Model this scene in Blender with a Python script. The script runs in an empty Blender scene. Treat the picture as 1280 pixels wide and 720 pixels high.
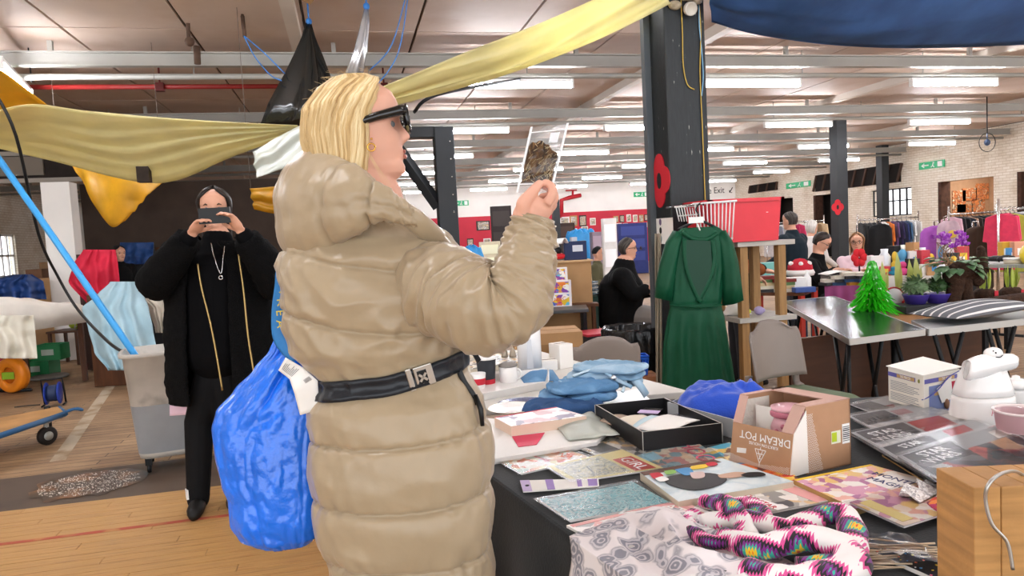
import bpy, math, random, re
from mathutils import Vector, Matrix, noise
SC = bpy.context.scene
COL = SC.collection
PI = math.pi
rnd = random.Random(11)
def U(a, b): return rnd.uniform(a, b)

# ------------------------------------------------------------------ camera, light, exposure
F = 900.0
YAW, PITCH, ROLL = math.radians(12.7), math.radians(4.0), math.radians(3.0)
EYE = Vector((0, 0, 1.4))
FH = Vector((math.sin(YAW), math.cos(YAW), 0)); RH = Vector((math.cos(YAW), -math.sin(YAW), 0)); UP = Vector((0, 0, 1))
FW = FH*math.cos(PITCH) - UP*math.sin(PITCH); U0 = UP*math.cos(PITCH) + FH*math.sin(PITCH)
CR = RH*math.cos(ROLL) - U0*math.sin(ROLL); CU = RH*math.sin(ROLL) + U0*math.cos(ROLL)
cd = bpy.data.cameras.new('camera'); cam = bpy.data.objects.new('camera', cd); COL.objects.link(cam)
cd.sensor_width = 36; cd.lens = 36*F/1280; cd.clip_start = .05; cd.clip_end = 200
m3 = Matrix((CR, CU, -FW)).transposed(); cam.matrix_world = Matrix.Translation(EYE) @ m3.to_4x4()
SC.camera = cam
w = bpy.data.worlds.new('world'); SC.world = w; w.use_nodes = True
w.node_tree.nodes['Background'].inputs[0].default_value = (.93, .96, 1, 1)
w.node_tree.nodes['Background'].inputs[1].default_value = 1.1
SC.view_settings.view_transform = 'Standard'; SC.view_settings.look = 'None'
SC.view_settings.exposure = 1.5; SC.view_settings.gamma = 1
TUBE_POWER = 34.0          # emission of the fluorescent tubes

# positions are worked out from the photograph once, as points at a true depth or on a true level
def V(px, py, d): return EYE + (FW*F + CR*(px-640) + CU*(360-py))*(d/F)
def Z(px, py, z):
    r = FW*F + CR*(px-640) + CU*(360-py); return EYE + r*((z-EYE.z)/r.z)
def YY(px, py, y):
    r = FW*F + CR*(px-640) + CU*(360-py); return EYE + r*((y-EYE.y)/r.y)
def XX(px, py, x):
    r = FW*F + CR*(px-640) + CU*(360-py); return EYE + r*((x-EYE.x)/r.x)
def CP(xc, d, z): return EYE*1.0 + RH*xc + FH*d + UP*(z-EYE.z)

# ------------------------------------------------------------------ materials
def lin(h):
    if isinstance(h, (tuple, list)): return tuple(h)[:3]
    h = h.lstrip('#'); c = [int(h[i:i+2], 16)/255 for i in (0, 2, 4)]
    return tuple(x/12.92 if x <= .04045 else ((x+.055)/1.055)**2.4 for x in c)
MATS = {}
class NT:
    def __init__(s, m): s.t = m.node_tree; s.b = s.t.nodes['Principled BSDF']
    def n(s, typ, **kw):
        n = s.t.nodes.new('ShaderNode'+typ)
        for k, v in kw.items():
            if k.startswith('i_'):
                k = k[2:]; n.inputs[int(k) if k.isdigit() else k].default_value = v
            else: setattr(n, k, v)
        return n
    def l(s, a, b): s.t.links.new(a, b)
def bs(b, key, val):
    if key in b.inputs: b.inputs[key].default_value = val
def ramp(nt, fac, stops, const=False):
    r = nt.n('ValToRGB'); e = r.color_ramp; e.interpolation = 'CONSTANT' if const else 'LINEAR'
    while len(e.elements) < len(stops): e.elements.new(.5)
    for el, (p, c) in zip(e.elements, stops): el.position = p; el.color = (*lin(c), 1)
    nt.l(fac, r.inputs[0]); return r.outputs[0]
def coords(nt, scale=(1, 1, 1), rot=(0, 0, 0), rand=False):
    tc = nt.n('TexCoord'); mp = nt.n('Mapping'); mp.inputs['Scale'].default_value = scale; mp.inputs['Rotation'].default_value = rot
    src = tc.outputs['Object']
    if rand:
        oi = nt.n('ObjectInfo'); ad = nt.n('VectorMath', operation='MULTIPLY_ADD'); ad.inputs[1].default_value = (1, 1, 1)
        ml = nt.n('VectorMath', operation='SCALE'); ml.inputs[0].default_value = (37, 53, 71); nt.l(oi.outputs['Random'], ml.inputs['Scale'])
        nt.l(src, ad.inputs[0]); nt.l(ml.outputs[0], ad.inputs[2]); src = ad.outputs[0]
    nt.l(src, mp.inputs[0]); return mp.outputs[0]
def mat(name, col='#808080', rough=.6, metal=0, bump=0, bsc=60, var=0, vsc=8, vstretch=(1, 1, 1), spec=.4, trans=0, alpha=1, emit=0,
        sheen=0, coat=0, obj=False, sss=0, ior=1.45, mix=None, mixp=(.5, .62), bstretch=(1, 1, 1), detail=4, rand=True):
    if name in MATS: return MATS[name]
    m = bpy.data.materials.new(name); m.use_nodes = True; nt = NT(m); b = nt.b
    bs(b, 'Roughness', rough); bs(b, 'Metallic', metal); bs(b, 'Specular IOR Level', spec); bs(b, 'IOR', ior)
    bs(b, 'Transmission Weight', trans); bs(b, 'Alpha', alpha); bs(b, 'Sheen Weight', sheen); bs(b, 'Coat Weight', coat)
    if sss:
        bs(b, 'Subsurface Weight', sss); bs(b, 'Subsurface Scale', .01); bs(b, 'Subsurface Radius', (1, .4, .25))
    c = lin(col)
    if obj: oi = nt.n('ObjectInfo'); src = oi.outputs['Color']
    else:
        rg = nt.n('RGB'); rg.outputs[0].default_value = (*c, 1); src = rg.outputs[0]
    if mix:
        no = nt.n('TexNoise', i_Scale=vsc, i_Detail=detail); nt.l(coords(nt, vstretch, rand=rand), no.inputs['Vector'])
        mr = nt.n('MapRange'); mr.inputs[1].default_value, mr.inputs[2].default_value = mixp; nt.l(no.outputs[0], mr.inputs[0])
        mx = nt.n('MixRGB'); nt.l(mr.outputs[0], mx.inputs[0]); nt.l(src, mx.inputs[1]); mx.inputs[2].default_value = (*lin(mix), 1); src = mx.outputs[0]
    if var:
        no = nt.n('TexNoise', i_Scale=vsc, i_Detail=detail); nt.l(coords(nt, vstretch, rand=rand), no.inputs['Vector'])
        mr = nt.n('MapRange'); mr.inputs[1].default_value, mr.inputs[2].default_value = .3, .7; mr.inputs[3].default_value, mr.inputs[4].default_value = 1-var, 1+var*.6
        nt.l(no.outputs[0], mr.inputs[0]); mx = nt.n('MixRGB', blend_type='MULTIPLY', i_Fac=1); nt.l(src, mx.inputs[1]); nt.l(mr.outputs[0], mx.inputs[2]); src = mx.outputs[0]
    nt.l(src, b.inputs['Base Color'])
    if emit:
        bs(b, 'Emission Strength', emit); nt.l(src, b.inputs['Emission Color'])
    if bump:
        no = nt.n('TexNoise', i_Scale=bsc, i_Detail=3); nt.l(coords(nt, bstretch), no.inputs['Vector'])
        bp = nt.n('Bump', i_Strength=bump, i_Distance=.01); nt.l(no.outputs[0], bp.inputs['Height']); nt.l(bp.outputs[0], b.inputs['Normal'])
    MATS[name] = m; return m
def film(name, col='#ffffff', amount=.25, rough=.08, bump=.3, bsc=25, fres=True):
    """thin clear plastic: mostly see-through, glossy"""
    if name in MATS: return MATS[name]
    m = bpy.data.materials.new(name); m.use_nodes = True; nt = NT(m); nt.t.nodes.remove(nt.b)
    out = [n for n in nt.t.nodes if n.type == 'OUTPUT_MATERIAL'][0]
    tr = nt.n('BsdfTransparent'); gl = nt.n('BsdfGlossy', i_Roughness=rough); df = nt.n('BsdfTranslucent'); df.inputs[0].default_value = (*lin(col), 1)
    no = nt.n('TexNoise', i_Scale=bsc, i_Detail=2); nt.l(coords(nt), no.inputs['Vector']); bp = nt.n('Bump', i_Strength=bump, i_Distance=.02); nt.l(no.outputs[0], bp.inputs['Height'])
    nt.l(bp.outputs[0], gl.inputs['Normal'])
    fr = nt.n('Fresnel', i_IOR=1.5); nt.l(bp.outputs[0], fr.inputs['Normal'])
    a = nt.n('MixShader', i_Fac=amount); nt.l(tr.outputs[0], a.inputs[1]); nt.l(df.outputs[0], a.inputs[2])
    b2 = nt.n('MixShader', i_Fac=.05)
    if fres: nt.l(fr.outputs[0], b2.inputs[0])
    nt.l(a.outputs[0], b2.inputs[1]); nt.l(gl.outputs[0], b2.inputs[2])
    nt.l(b2.outputs[0], out.inputs[0]); MATS[name] = m; return m
def sheet(name, col, trl=.4, rough=.5, bump=.2, bsc=30, var=.12, vsc=4, bstretch=(1, 1, 1), gloss=.06):
    """cloth or plastic sheet that lets some light through"""
    if name in MATS: return MATS[name]
    m = bpy.data.materials.new(name); m.use_nodes = True; nt = NT(m); nt.t.nodes.remove(nt.b)
    out = [n for n in nt.t.nodes if n.type == 'OUTPUT_MATERIAL'][0]
    no = nt.n('TexNoise', i_Scale=vsc, i_Detail=4); nt.l(coords(nt, bstretch), no.inputs['Vector'])
    c = lin(col); r = ramp(nt, no.outputs[0], [(.3, tuple(x*(1-var) for x in c)), (.7, tuple(min(1, x*(1+var)) for x in c))])
    d = nt.n('BsdfDiffuse'); t = nt.n('BsdfTranslucent'); g = nt.n('BsdfGlossy', i_Roughness=rough)
    nt.l(r, d.inputs[0]); nt.l(r, t.inputs[0])
    n2 = nt.n('TexNoise', i_Scale=bsc, i_Detail=3); nt.l(coords(nt, bstretch), n2.inputs['Vector']); bp = nt.n('Bump', i_Strength=bump, i_Distance=.02); nt.l(n2.outputs[0], bp.inputs['Height'])
    for q in (d, g): nt.l(bp.outputs[0], q.inputs['Normal'])
    a = nt.n('MixShader', i_Fac=trl); nt.l(d.outputs[0], a.inputs[1]); nt.l(t.outputs[0], a.inputs[2])
    b2 = nt.n('MixShader', i_Fac=gloss); nt.l(a.outputs[0], b2.inputs[1]); nt.l(g.outputs[0], b2.inputs[2])
    nt.l(b2.outputs[0], out.inputs[0]); MATS[name] = m; return m
def prints(name, pal, scale=14, stretch=(1, 1, 1), rough=.35, kind='cells', distort=1.5, coat=0, frac=None):
    """printed picture: flat patches of the colours of PAL; every object gets its own patches"""
    if name in MATS: return MATS[name]
    m = bpy.data.materials.new(name); m.use_nodes = True; nt = NT(m)
    co = coords(nt, stretch, rand=True)
    if kind == 'cells':
        no = nt.n('TexNoise', i_Scale=scale*.6, i_Detail=3); nt.l(co, no.inputs['Vector'])
        ad = nt.n('VectorMath', operation='MULTIPLY_ADD'); ad.inputs[1].default_value = (distort/scale,)*3; nt.l(no.outputs['Color'], ad.inputs[0]); nt.l(co, ad.inputs[2])
        v = nt.n('TexVoronoi', i_Scale=scale); nt.l(ad.outputs[0], v.inputs['Vector'])
        sp = nt.n('SeparateColor'); nt.l(v.outputs['Color'], sp.inputs[0]); fac = sp.outputs[0]
    else:
        v = nt.n('TexNoise', i_Scale=scale, i_Detail=5, i_Distortion=distort); nt.l(co, v.inputs['Vector'])
        mr = nt.n('MapRange'); mr.inputs[1].default_value, mr.inputs[2].default_value = .25, .75; nt.l(v.outputs[0], mr.inputs[0]); fac = mr.outputs[0]
    n = len(pal); st = [((frac[i] if frac else i/n), c) for i, c in enumerate(pal)]
    nt.l(ramp(nt, fac, st, kind in ('cells', 'hard')), nt.b.inputs['Base Color']); bs(nt.b, 'Roughness', rough); bs(nt.b, 'Coat Weight', coat); bs(nt.b, 'Specular IOR Level', .4)
    MATS[name] = m; return m

# ------------------------------------------------------------------ mesh building
class MB:
    def __init__(s): s.v = []; s.f = []; s.mi = []; s.sm = []; s.m = 0; s.M = None
    def add(s, vs, fs, smooth=False):
        b = len(s.v)
        s.v += [s.M @ Vector(p) for p in vs] if s.M is not None else [Vector(p) for p in vs]
        s.f += [tuple(b+i for i in f) for f in fs]; s.mi += [s.m]*len(fs); s.sm += [smooth]*len(fs); return s
    def box(s, c, d, M=None, rz=0, taper=1.0):
        x, y, z = (k/2 for k in d); vs = []
        R = M if M is not None else (Matrix.Rotation(rz, 3, 'Z') if rz else None)
        for k in (-1, 1):
            t = taper if k == 1 else 1
            for a, b2 in ((-1, -1), (1, -1), (1, 1), (-1, 1)):
                p = Vector((a*x*t, b2*y*t, k*z)); vs.append((R @ p if R is not None else p)+Vector(c))
        return s.add(vs, [(0, 3, 2, 1), (4, 5, 6, 7), (0, 1, 5, 4), (1, 2, 6, 5), (2, 3, 7, 6), (3, 0, 4, 7)])
    def slab(s, q, t, up=(0, 0, 1)):
        """four points (bottom face), thickened along UP"""
        q = [Vector(p) for p in q]; n = Vector(up)*t
        if (q[1]-q[0]).cross(q[2]-q[0]).dot(n) < 0: q = q[::-1]
        k = len(q); vs = q+[p+n for p in q]
        return s.add(vs, [tuple(range(k-1, -1, -1)), tuple(range(k, 2*k))]+[(i, (i+1) % k, k+(i+1) % k, k+i) for i in range(k)])
    def loft(s, rings, caps=True, smooth=True, close=True):
        n = len(rings[0]); vs = [p for r in rings for p in r]; fs = []
        for i in range(len(rings)-1):
            for j in range(n if close else n-1):
                a, b2 = i*n+j, i*n+(j+1) % n; fs.append((a, b2, b2+n, a+n))
        s.add(vs, fs, smooth)
        if caps:
            k = len(rings)-1; b = len(s.v)-len(vs)
            s.f += [tuple(b+i for i in range(n-1, -1, -1)), tuple(b+k*n+i for i in range(n))]; s.mi += [s.m]*2; s.sm += [smooth]*2
        return s
    def tube(s, pts, r, n=8, caps=True, flat=1.0, upv=None):
        pts = [Vector(p) for p in pts]; k = len(pts); rs = r if isinstance(r, (list, tuple)) else [r]*k; rings = []
        t0 = (pts[1]-pts[0]).normalized(); a = Vector(upv) if upv is not None else (Vector((0, 0, 1)) if abs(t0.z) < .9 else Vector((1, 0, 0)))
        for i, p in enumerate(pts):
            t = (pts[min(i+1, k-1)]-pts[max(i-1, 0)])
            t = t.normalized() if t.length > 1e-9 else t0
            a = (a-t*a.dot(t)); a = a.normalized() if a.length > 1e-6 else t.orthogonal().normalized(); b = t.cross(a)
            rings.append([p+(a*math.cos(2*PI*j/n)*flat+b*math.sin(2*PI*j/n))*rs[i] for j in range(n)])
        return s.loft(rings, caps, n > 4)
    def lathe(s, prof, c=(0, 0, 0), n=20, M=None, smooth=True, caps=True):
        c = Vector(c); rings = []
        for r, z in prof:
            ring = [Vector((r*math.cos(2*PI*j/n), r*math.sin(2*PI*j/n), z)) for j in range(n)]
            rings.append([(M @ p if M is not None else p)+c for p in ring])
        return s.loft(rings, caps, smooth)
    def ell(s, c, r, M=None, nu=16, nv=10, fn=None):
        c = Vector(c); r = (r, r, r) if not isinstance(r, (tuple, list, Vector)) else r; rings = []
        for i in range(nv+1):
            th = PI*(i/nv) if 0 < i < nv else (1e-3 if i == 0 else PI-1e-3); ring = []
            for j in range(nu):
                ph = 2*PI*j/nu; p = Vector((math.sin(th)*math.cos(ph), math.sin(th)*math.sin(ph), -math.cos(th)))
                k = fn(p) if fn else 1; p = Vector((p.x*r[0], p.y*r[1], p.z*r[2]))*k; ring.append((M @ p if M is not None else p)+c)
            rings.append(ring)
        return s.loft(rings, True, True)
    def grid(s, fn, nu, nv, smooth=True, wrap=False):
        vs = [fn(i/(nu-1) if not wrap else i/nu, j/(nv-1)) for j in range(nv) for i in range(nu)]; fs = []
        for j in range(nv-1):
            for i in range(nu if wrap else nu-1): a, b = j*nu+i, j*nu+(i+1) % nu; fs.append((a, b, b+nu, a+nu))
        return s.add(vs, fs, smooth)
    def prism(s, poly, o, ex, ey, ez, t):
        """2-D outline POLY in the frame O, EX, EY, extruded along EZ by T"""
        o, ex, ey, ez = (Vector(k) for k in (o, ex, ey, ez)); q = [o+ex*a+ey*b for a, b in poly]; k = len(q)
        A = sum(poly[i][0]*poly[(i+1) % k][1]-poly[(i+1) % k][0]*poly[i][1] for i in range(k))
        if A*ex.cross(ey).dot(ez)*t < 0: q = q[::-1]
        return s.add(q+[p+ez*t for p in q], [tuple(range(k-1, -1, -1)), tuple(range(k, 2*k))]+[(i, (i+1) % k, k+(i+1) % k, k+i) for i in range(k)])
    def build(s, name, mats, parent=None, world=True, bevel=0, sub=0, remesh=0, solid=0, smooth=0, origin=None):
        mats = mats if isinstance(mats, (list, tuple)) else [mats]
        me = bpy.data.meshes.new(name)
        inv = W2L[parent.name].inverted() if parent is not None and world and parent.name in W2L else None
        vs = [inv @ p for p in s.v] if inv is not None else s.v
        if origin is not None: vs = [p-origin for p in vs]
        me.from_pydata([tuple(p) for p in vs], [], s.f); me.polygons.foreach_set('material_index', s.mi); me.polygons.foreach_set('use_smooth', s.sm)
        for q in mats: me.materials.append(q)
        me.update(); o = bpy.data.objects.new(name, me); COL.objects.link(o)
        if origin is not None: o.location = origin
        if parent is not None:
            o.parent = parent
            if parent.name in W2L: W2L[o.name] = W2L[parent.name]
        if remesh:
            q = o.modifiers.new('r', 'REMESH'); q.mode = 'VOXEL'; q.voxel_size = remesh; q.use_smooth_shade = True
        if smooth:
            q = o.modifiers.new('s', 'SMOOTH'); q.iterations = smooth; q.factor = .5
        if solid:
            q = o.modifiers.new('t', 'SOLIDIFY'); q.thickness = abs(solid); q.offset = 1 if solid > 0 else -1
        if bevel:
            q = o.modifiers.new('b', 'BEVEL'); q.width = bevel; q.segments = 2; q.limit_method = 'ANGLE'; q.angle_limit = .7; q.harden_normals = False
        if sub:
            q = o.modifiers.new('u', 'SUBSURF'); q.levels = sub; q.render_levels = sub
        return o
W2L = {}
def tag(o, label=None, cat=None, group=None, kind=None, color=None):
    if label: o['label'] = label
    if cat: o['category'] = cat
    if group: o['group'] = group
    if kind: o['kind'] = kind
    if color is not None: o.color = (*lin(color), 1)
    return o
def thing(name, label, cat, base=(0, 0, 0), rz=0, group=None, M=None):
    o = bpy.data.objects.new(name, None); COL.objects.link(o); o.empty_display_size = .05
    W = Matrix.Translation(Vector(base)) @ (M.to_4x4() if M is not None else Matrix.Rotation(rz, 4, 'Z')); o.matrix_world = W; W2L[o.name] = W
    return tag(o, label, cat, group)
def solo(mb, name, mats, label, cat, base=None, group=None, color=None, **kw):
    """a thing that is one mesh; its origin goes to BASE (or the middle of its lowest points)"""
    if base is None:
        z = min(p.z for p in mb.v); base = Vector((sum(p.x for p in mb.v)/len(mb.v), sum(p.y for p in mb.v)/len(mb.v), z))
    o = mb.build(name, mats, origin=Vector(base), **kw); W2L[o.name] = Matrix.Translation(Vector(base)); return tag(o, label, cat, group, color=color)
def struct(mb, name, mats, parent=None, **kw):
    o = mb.build(name, mats, parent, **kw); o['kind'] = 'structure' if parent is None else o.get('kind', 'structure')
    if parent is not None: del o['kind']
    return o
def copy_part(o, parent=None, loc=None, color=None, name=None):
    c = o.copy(); COL.objects.link(c)
    if parent is not None: c.parent = parent
    if loc is not None: c.location = loc
    if color is not None: c.color = (*lin(color), 1)
    return c
def dup(root, base, rz=0, label=None, group=None, color=None, scale=None):
    r = root.copy(); COL.objects.link(r); r.location = Vector(base); r.rotation_euler = (0, 0, rz)
    if scale: r.scale = (scale,)*3 if not isinstance(scale, tuple) else scale
    if label: r['label'] = label
    if group: r['group'] = group
    if color is not None: r.color = (*lin(color), 1)
    for ch in list(root.children):
        c = ch.copy(); COL.objects.link(c); c.parent = r
        if color is not None: c.color = (*lin(color), 1)
        for g in ch.children: d = g.copy(); COL.objects.link(d); d.parent = c
    return r
def crv(pts, k=6):
    """smooth path through the points"""
    pts = [Vector(p) for p in pts]; out = []
    for i in range(len(pts)-1):
        p0, p1, p2, p3 = pts[max(i-1, 0)], pts[i], pts[i+1], pts[min(i+2, len(pts)-1)]
        for j in range(k):
            t = j/k; out.append(.5*((2*p1)+(p2-p0)*t+(2*p0-5*p1+4*p2-p3)*t*t+(3*p1-p0-3*p2+p3)*t**3))
    return out+[pts[-1]]
def lerp(tab, x):
    if x <= tab[0][0]: return tab[0][1]
    for (a, p), (b, q) in zip(tab, tab[1:]):
        if x <= b: t = (x-a)/(b-a); t = t*t*(3-2*t)*.5+t*.5; return p+(q-p)*t
    return tab[-1][1]
def text(name, body, size, p, right, up, material, parent, ext=.0006, align='CENTER', shear=0, width=1.0, off=.0008):
    right = Vector(right).normalized(); n = right.cross(Vector(up)).normalized(); up = n.cross(right)
    cu = bpy.data.curves.new(name, 'FONT'); cu.body = body; cu.size = size; cu.extrude = ext; cu.align_x = align; cu.align_y = 'CENTER'; cu.resolution_u = 2; cu.shear = shear
    tmp = bpy.data.objects.new(name, cu); me = bpy.data.meshes.new_from_object(tmp); bpy.data.objects.remove(tmp); bpy.data.curves.remove(cu)
    me.materials.clear(); me.materials.append(material); me.polygons.foreach_set('material_index', [0]*len(me.polygons)); o = bpy.data.objects.new(name, me); COL.objects.link(o)
    W = Matrix.Translation(Vector(p)+n*off) @ Matrix((right*width, up, n)).transposed().to_4x4()
    if parent is not None:
        o.parent = parent; W = W2L[parent.name].inverted() @ W if parent.name in W2L else Matrix.Translation(-parent.location) @ W
    o.matrix_local = W; return o
def fbm(p, s=1.0): return noise.noise(Vector(p)*s)
def frame(fwd, up=(0, 0, 1)):
    """3x3 with x forward, y left, z up"""
    x = Vector(fwd).normalized(); y = Vector(up).cross(x).normalized(); return Matrix((x, y, x.cross(y))).transposed()
def obj_mat(name='painted', **kw): return mat('oc_'+name, obj=True, **kw)

# stock materials
WHITE = mat('white_plastic', '#ecebe8', .35); BLACKP = mat('black_plastic', '#151617', .4); STEEL = mat('galvanised_steel', '#a3a49e', .45, .5, var=.12, vsc=3)
DARKM = mat('dark_metal', '#1b1d1f', .45, .3); CHROME = mat('chrome', '#d8d8d8', .18, 1); WOOD = mat('pine', '#b98a52', .6, var=.25, vsc=5, vstretch=(1, 1, 12), bump=.1)
BROWNW = mat('brown_wood', '#5a341c', .5, var=.3, vsc=4, vstretch=(6, 1, 1)); CARD = mat('cardboard', '#b08a60', .85, var=.06, vsc=9)
PAPER = mat('white_paper', '#f1efea', .7); INKB = mat('black_ink', '#17181a', .6); INKR = mat('red_ink', '#c8283a', .6); SKIN = mat('skin', '#e0ab94', .5, var=.06, vsc=18, sss=.08, spec=.35)
SKIN2 = mat('skin_pale', '#d8a287', .55, var=.07, vsc=12)
CLOTH = obj_mat('cloth', rough=.9, var=.14, vsc=14, sheen=.2, bump=.15, bsc=120); PLASTIC = obj_mat('plastic', rough=.35); GLOSSY = obj_mat('gloss', rough=.15, coat=.4)
CARDO = obj_mat('card', rough=.7, var=.05, vsc=12)
# ================================================================== the hall
def floor_mat(name, a, b, c, rough=.55, w=.075, dirt=.5):
    m = bpy.data.materials.new(name); m.use_nodes = True; nt = NT(m)
    co = coords(nt); br = nt.n('TexBrick', offset=.37); nt.l(co, br.inputs['Vector'])
    for k, v in (('Scale', 1), ('Mortar Size', .004), ('Mortar Smooth', .3), ('Bias', 0), ('Brick Width', 1.3), ('Row Height', w)): br.inputs[k].default_value = v
    br.inputs['Color1'].default_value = (*lin(a), 1); br.inputs['Color2'].default_value = (*lin(b), 1); br.inputs['Mortar'].default_value = (*lin(c), 1)
    no = nt.n('TexNoise', i_Scale=1.1, i_Detail=8, i_Roughness=.65); nt.l(co, no.inputs['Vector'])
    d = ramp(nt, no.outputs[0], [(.38, (.25, .19, .15)), (.6, (1, 1, 1))]); mx = nt.n('MixRGB', blend_type='MULTIPLY', i_Fac=dirt); nt.l(br.outputs[0], mx.inputs[1]); nt.l(d, mx.inputs[2])
    n2 = nt.n('TexNoise', i_Scale=3, i_Detail=6); nt.l(coords(nt, (1, 14, 1)), n2.inputs['Vector']); d2 = ramp(nt, n2.outputs[0], [(.3, (.6, .56, .5)), (.65, (1.1, 1.08, 1.05))])
    m2 = nt.n('MixRGB', blend_type='MULTIPLY', i_Fac=.8); nt.l(mx.outputs[0], m2.inputs[1]); nt.l(d2, m2.inputs[2]); nt.l(m2.outputs[0], nt.b.inputs['Base Color']); bs(nt.b, 'Roughness', rough)
    bp = nt.n('Bump', i_Strength=.3, i_Distance=.004); nt.l(br.outputs['Fac'], bp.inputs['Height']); bp.invert = True; nt.l(bp.outputs[0], nt.b.inputs['Normal']); return m
def brick_mat(name, a, b, c, sc=(1, 1, 1)):
    m = bpy.data.materials.new(name); m.use_nodes = True; nt = NT(m)
    tc = nt.n('TexCoord'); sx = nt.n('SeparateXYZ'); nt.l(tc.outputs['Object'], sx.inputs[0]); ad = nt.n('Math', operation='ADD'); nt.l(sx.outputs[0], ad.inputs[0]); nt.l(sx.outputs[1], ad.inputs[1])
    cx = nt.n('CombineXYZ'); nt.l(ad.outputs[0], cx.inputs[0]); nt.l(sx.outputs[2], cx.inputs[1])
    br = nt.n('TexBrick'); nt.l(cx.outputs[0], br.inputs['Vector'])
    for k, v in (('Scale', 1), ('Mortar Size', .008), ('Brick Width', .23), ('Row Height', .078), ('Bias', 0)): br.inputs[k].default_value = v
    br.inputs['Color1'].default_value = (*lin(a), 1); br.inputs['Color2'].default_value = (*lin(b), 1); br.inputs['Mortar'].default_value = (*lin(c), 1)
    no = nt.n('TexNoise', i_Scale=1.3, i_Detail=7); nt.l(tc.outputs['Object'], no.inputs['Vector']); d = ramp(nt, no.outputs[0], [(.35, (.72, .64, .52)), (.52, (1, 1, 1))])
    mx = nt.n('MixRGB', blend_type='MULTIPLY', i_Fac=.6); nt.l(br.outputs[0], mx.inputs[1]); nt.l(d, mx.inputs[2]); nt.l(mx.outputs[0], nt.b.inputs['Base Color']); bs(nt.b, 'Roughness', .7)
    bp = nt.n('Bump', i_Strength=.5, i_Distance=.01); bp.invert = True; nt.l(br.outputs['Fac'], bp.inputs['Height']); nt.l(bp.outputs[0], nt.b.inputs['Normal']); return m
XL, XR, YB, YF, ZC = -10.0, 18.0, 31.0, -4.0, 3.8
FLOORM = floor_mat('old_floor', '#b39470', '#a08060', '#3c2a1c', w=.09, dirt=.5)
mb = MB(); mb.box(((XL+XR)/2+1, (YB+YF)/2, -.06), (XR-XL+8, YB-YF+2, .108)); floor = struct(mb, 'floor', FLOORM)
PLK = mat('floor_plank', '#c99d63', .42, var=.28, vsc=3, vstretch=(1, 22, 6), bump=.12, bsc=40, bstretch=(1, 14, 1), mix='#7d5836', mixp=(.52, .78), detail=6)
yl = Z(140, 623, 0).y
mb = MB(); mb.box((0, 0, -.003), (1.236, .072, .006)); plank0 = mb.build('plank', PLK, floor); first = True
for r in range(30):
    y = yl-.0375-r*.075; off = (r*.47) % 1.24
    for k in range(5):
        x = -3.75+off+k*1.24
        if first: o, first = plank0, False
        else: o = copy_part(plank0, floor)
        o.location = (x, y, U(-.0008, 0)); o.rotation_euler = (0, 0, PI if U(0, 1) < .5 else 0)
mb = MB(); mb.box((-1.4, yl+.36, -.0052), (6.4, .72, .003)); struct(mb, 'worn_strip', mat('worn_floor', '#6b5a4b', .5, var=.4, vsc=3, mix='#463a31', mixp=(.4, .65), detail=8), floor)
# the plain boards round the separate ones, at the same level
mb = MB(); mb.box(((XR+1.2)/2, (yl+YF)/2, -.0035), (XR-1.2, yl-YF, .006)); o = struct(mb, 'floor_boards', floor_mat('boards', '#c99d63', '#b98d57', '#5d3f25', .42, .075, .35), floor)
mb = MB(); mb.box((-.9, (yl-.0375-30*.075+.0375+YF)/2, -.003), (6.2, yl-30*.075-YF, .006)); o = struct(mb, 'floor_boards', bpy.data.materials['boards'], floor)
a, b = Z(0, 683, 0), Z(285, 642, 0); ym = (a.y+b.y)/2
mb = MB(); mb.box((-1.55, ym, .0006), (4.6, .036, .001)); struct(mb, 'painted_line', mat('red_floor_paint', '#b0503c', .6, mix='#c18a55', mixp=(.5, .66), vsc=7), floor)
a, b = Z(72, 575, 0), Z(152, 462, 0); n = (b-a).cross(UP).normalized()*.05
mb = MB(); mb.slab([a-n+UP*-.0055, a+n+UP*-.0055, b+n+UP*-.0055, b-n+UP*-.0055], .001); struct(mb, 'painted_line', mat('white_floor_paint', '#b9ab95', .6, mix='#8d7250', mixp=(.45, .7), vsc=6), floor)

CEIL = mat('ceiling_board', '#c9b5a6', .6, var=.1, vsc=1.3, bump=.06, bsc=5, mix='#b39a86', mixp=(.5, .75))
mb = MB(); mb.box(((XL+XR)/2, (YB+YF)/2, ZC+.08), (XR-XL+.5, YB-YF+.5, .1)); ceiling = struct(mb, 'ceiling', mat('ceiling_void', '#4d3f36', .8))
BAY = 3.8; bays = [-3.0+BAY*i for i in range(9)]
mb = MB(); mb.box((0, 0, .015), (1.185, BAY-.02, .03)); pan0 = mb.build('panel', CEIL, ceiling); first = True
holes = {(7, 2), (8, 2)}
for j, y in enumerate(bays):
    for i in range(23):
        x = XL+.6+i*1.215
        if first: o, first = pan0, False
        else: o = copy_part(pan0, ceiling)
        o.location = (x, y+BAY/2, ZC+U(-.004, .004)); o.rotation_euler = (U(-.002, .002), U(-.004, .004), 0)
STL = mat('painted_steel', '#a5a39c', .5, .2, var=.1, vsc=2)
for i, y in enumerate(bays[1:]):
    mb = MB(); mb.box(((XL+XR)/2, y+.5, ZC-.13), (XR-XL, .1, .016)); mb.box(((XL+XR)/2, y+.5, ZC-.27), (XR-XL, .1, .016)); mb.box(((XL+XR)/2, y+.5, ZC-.2), (XR-XL, .012, .14))
    for x in range(-9, 18, 3): mb.box((x, y+.5, ZC-.065), (.05, .05, .13))
    struct(mb, 'trim_%d' % (i+1), STL)
for i, x in enumerate((-5.3, -.4, 4.5, 9.4, 14.3)):
    mb = MB(); mb.box((x, (YB+YF)/2, ZC-.06), (.13, YB-YF, .12)); struct(mb, 'trim_%d' % (i+20), mat('rafter_paint', '#cfc6bb', .6, var=.08, vsc=2))
ORD = 'first second third fourth fifth sixth seventh eighth'.split()
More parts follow.
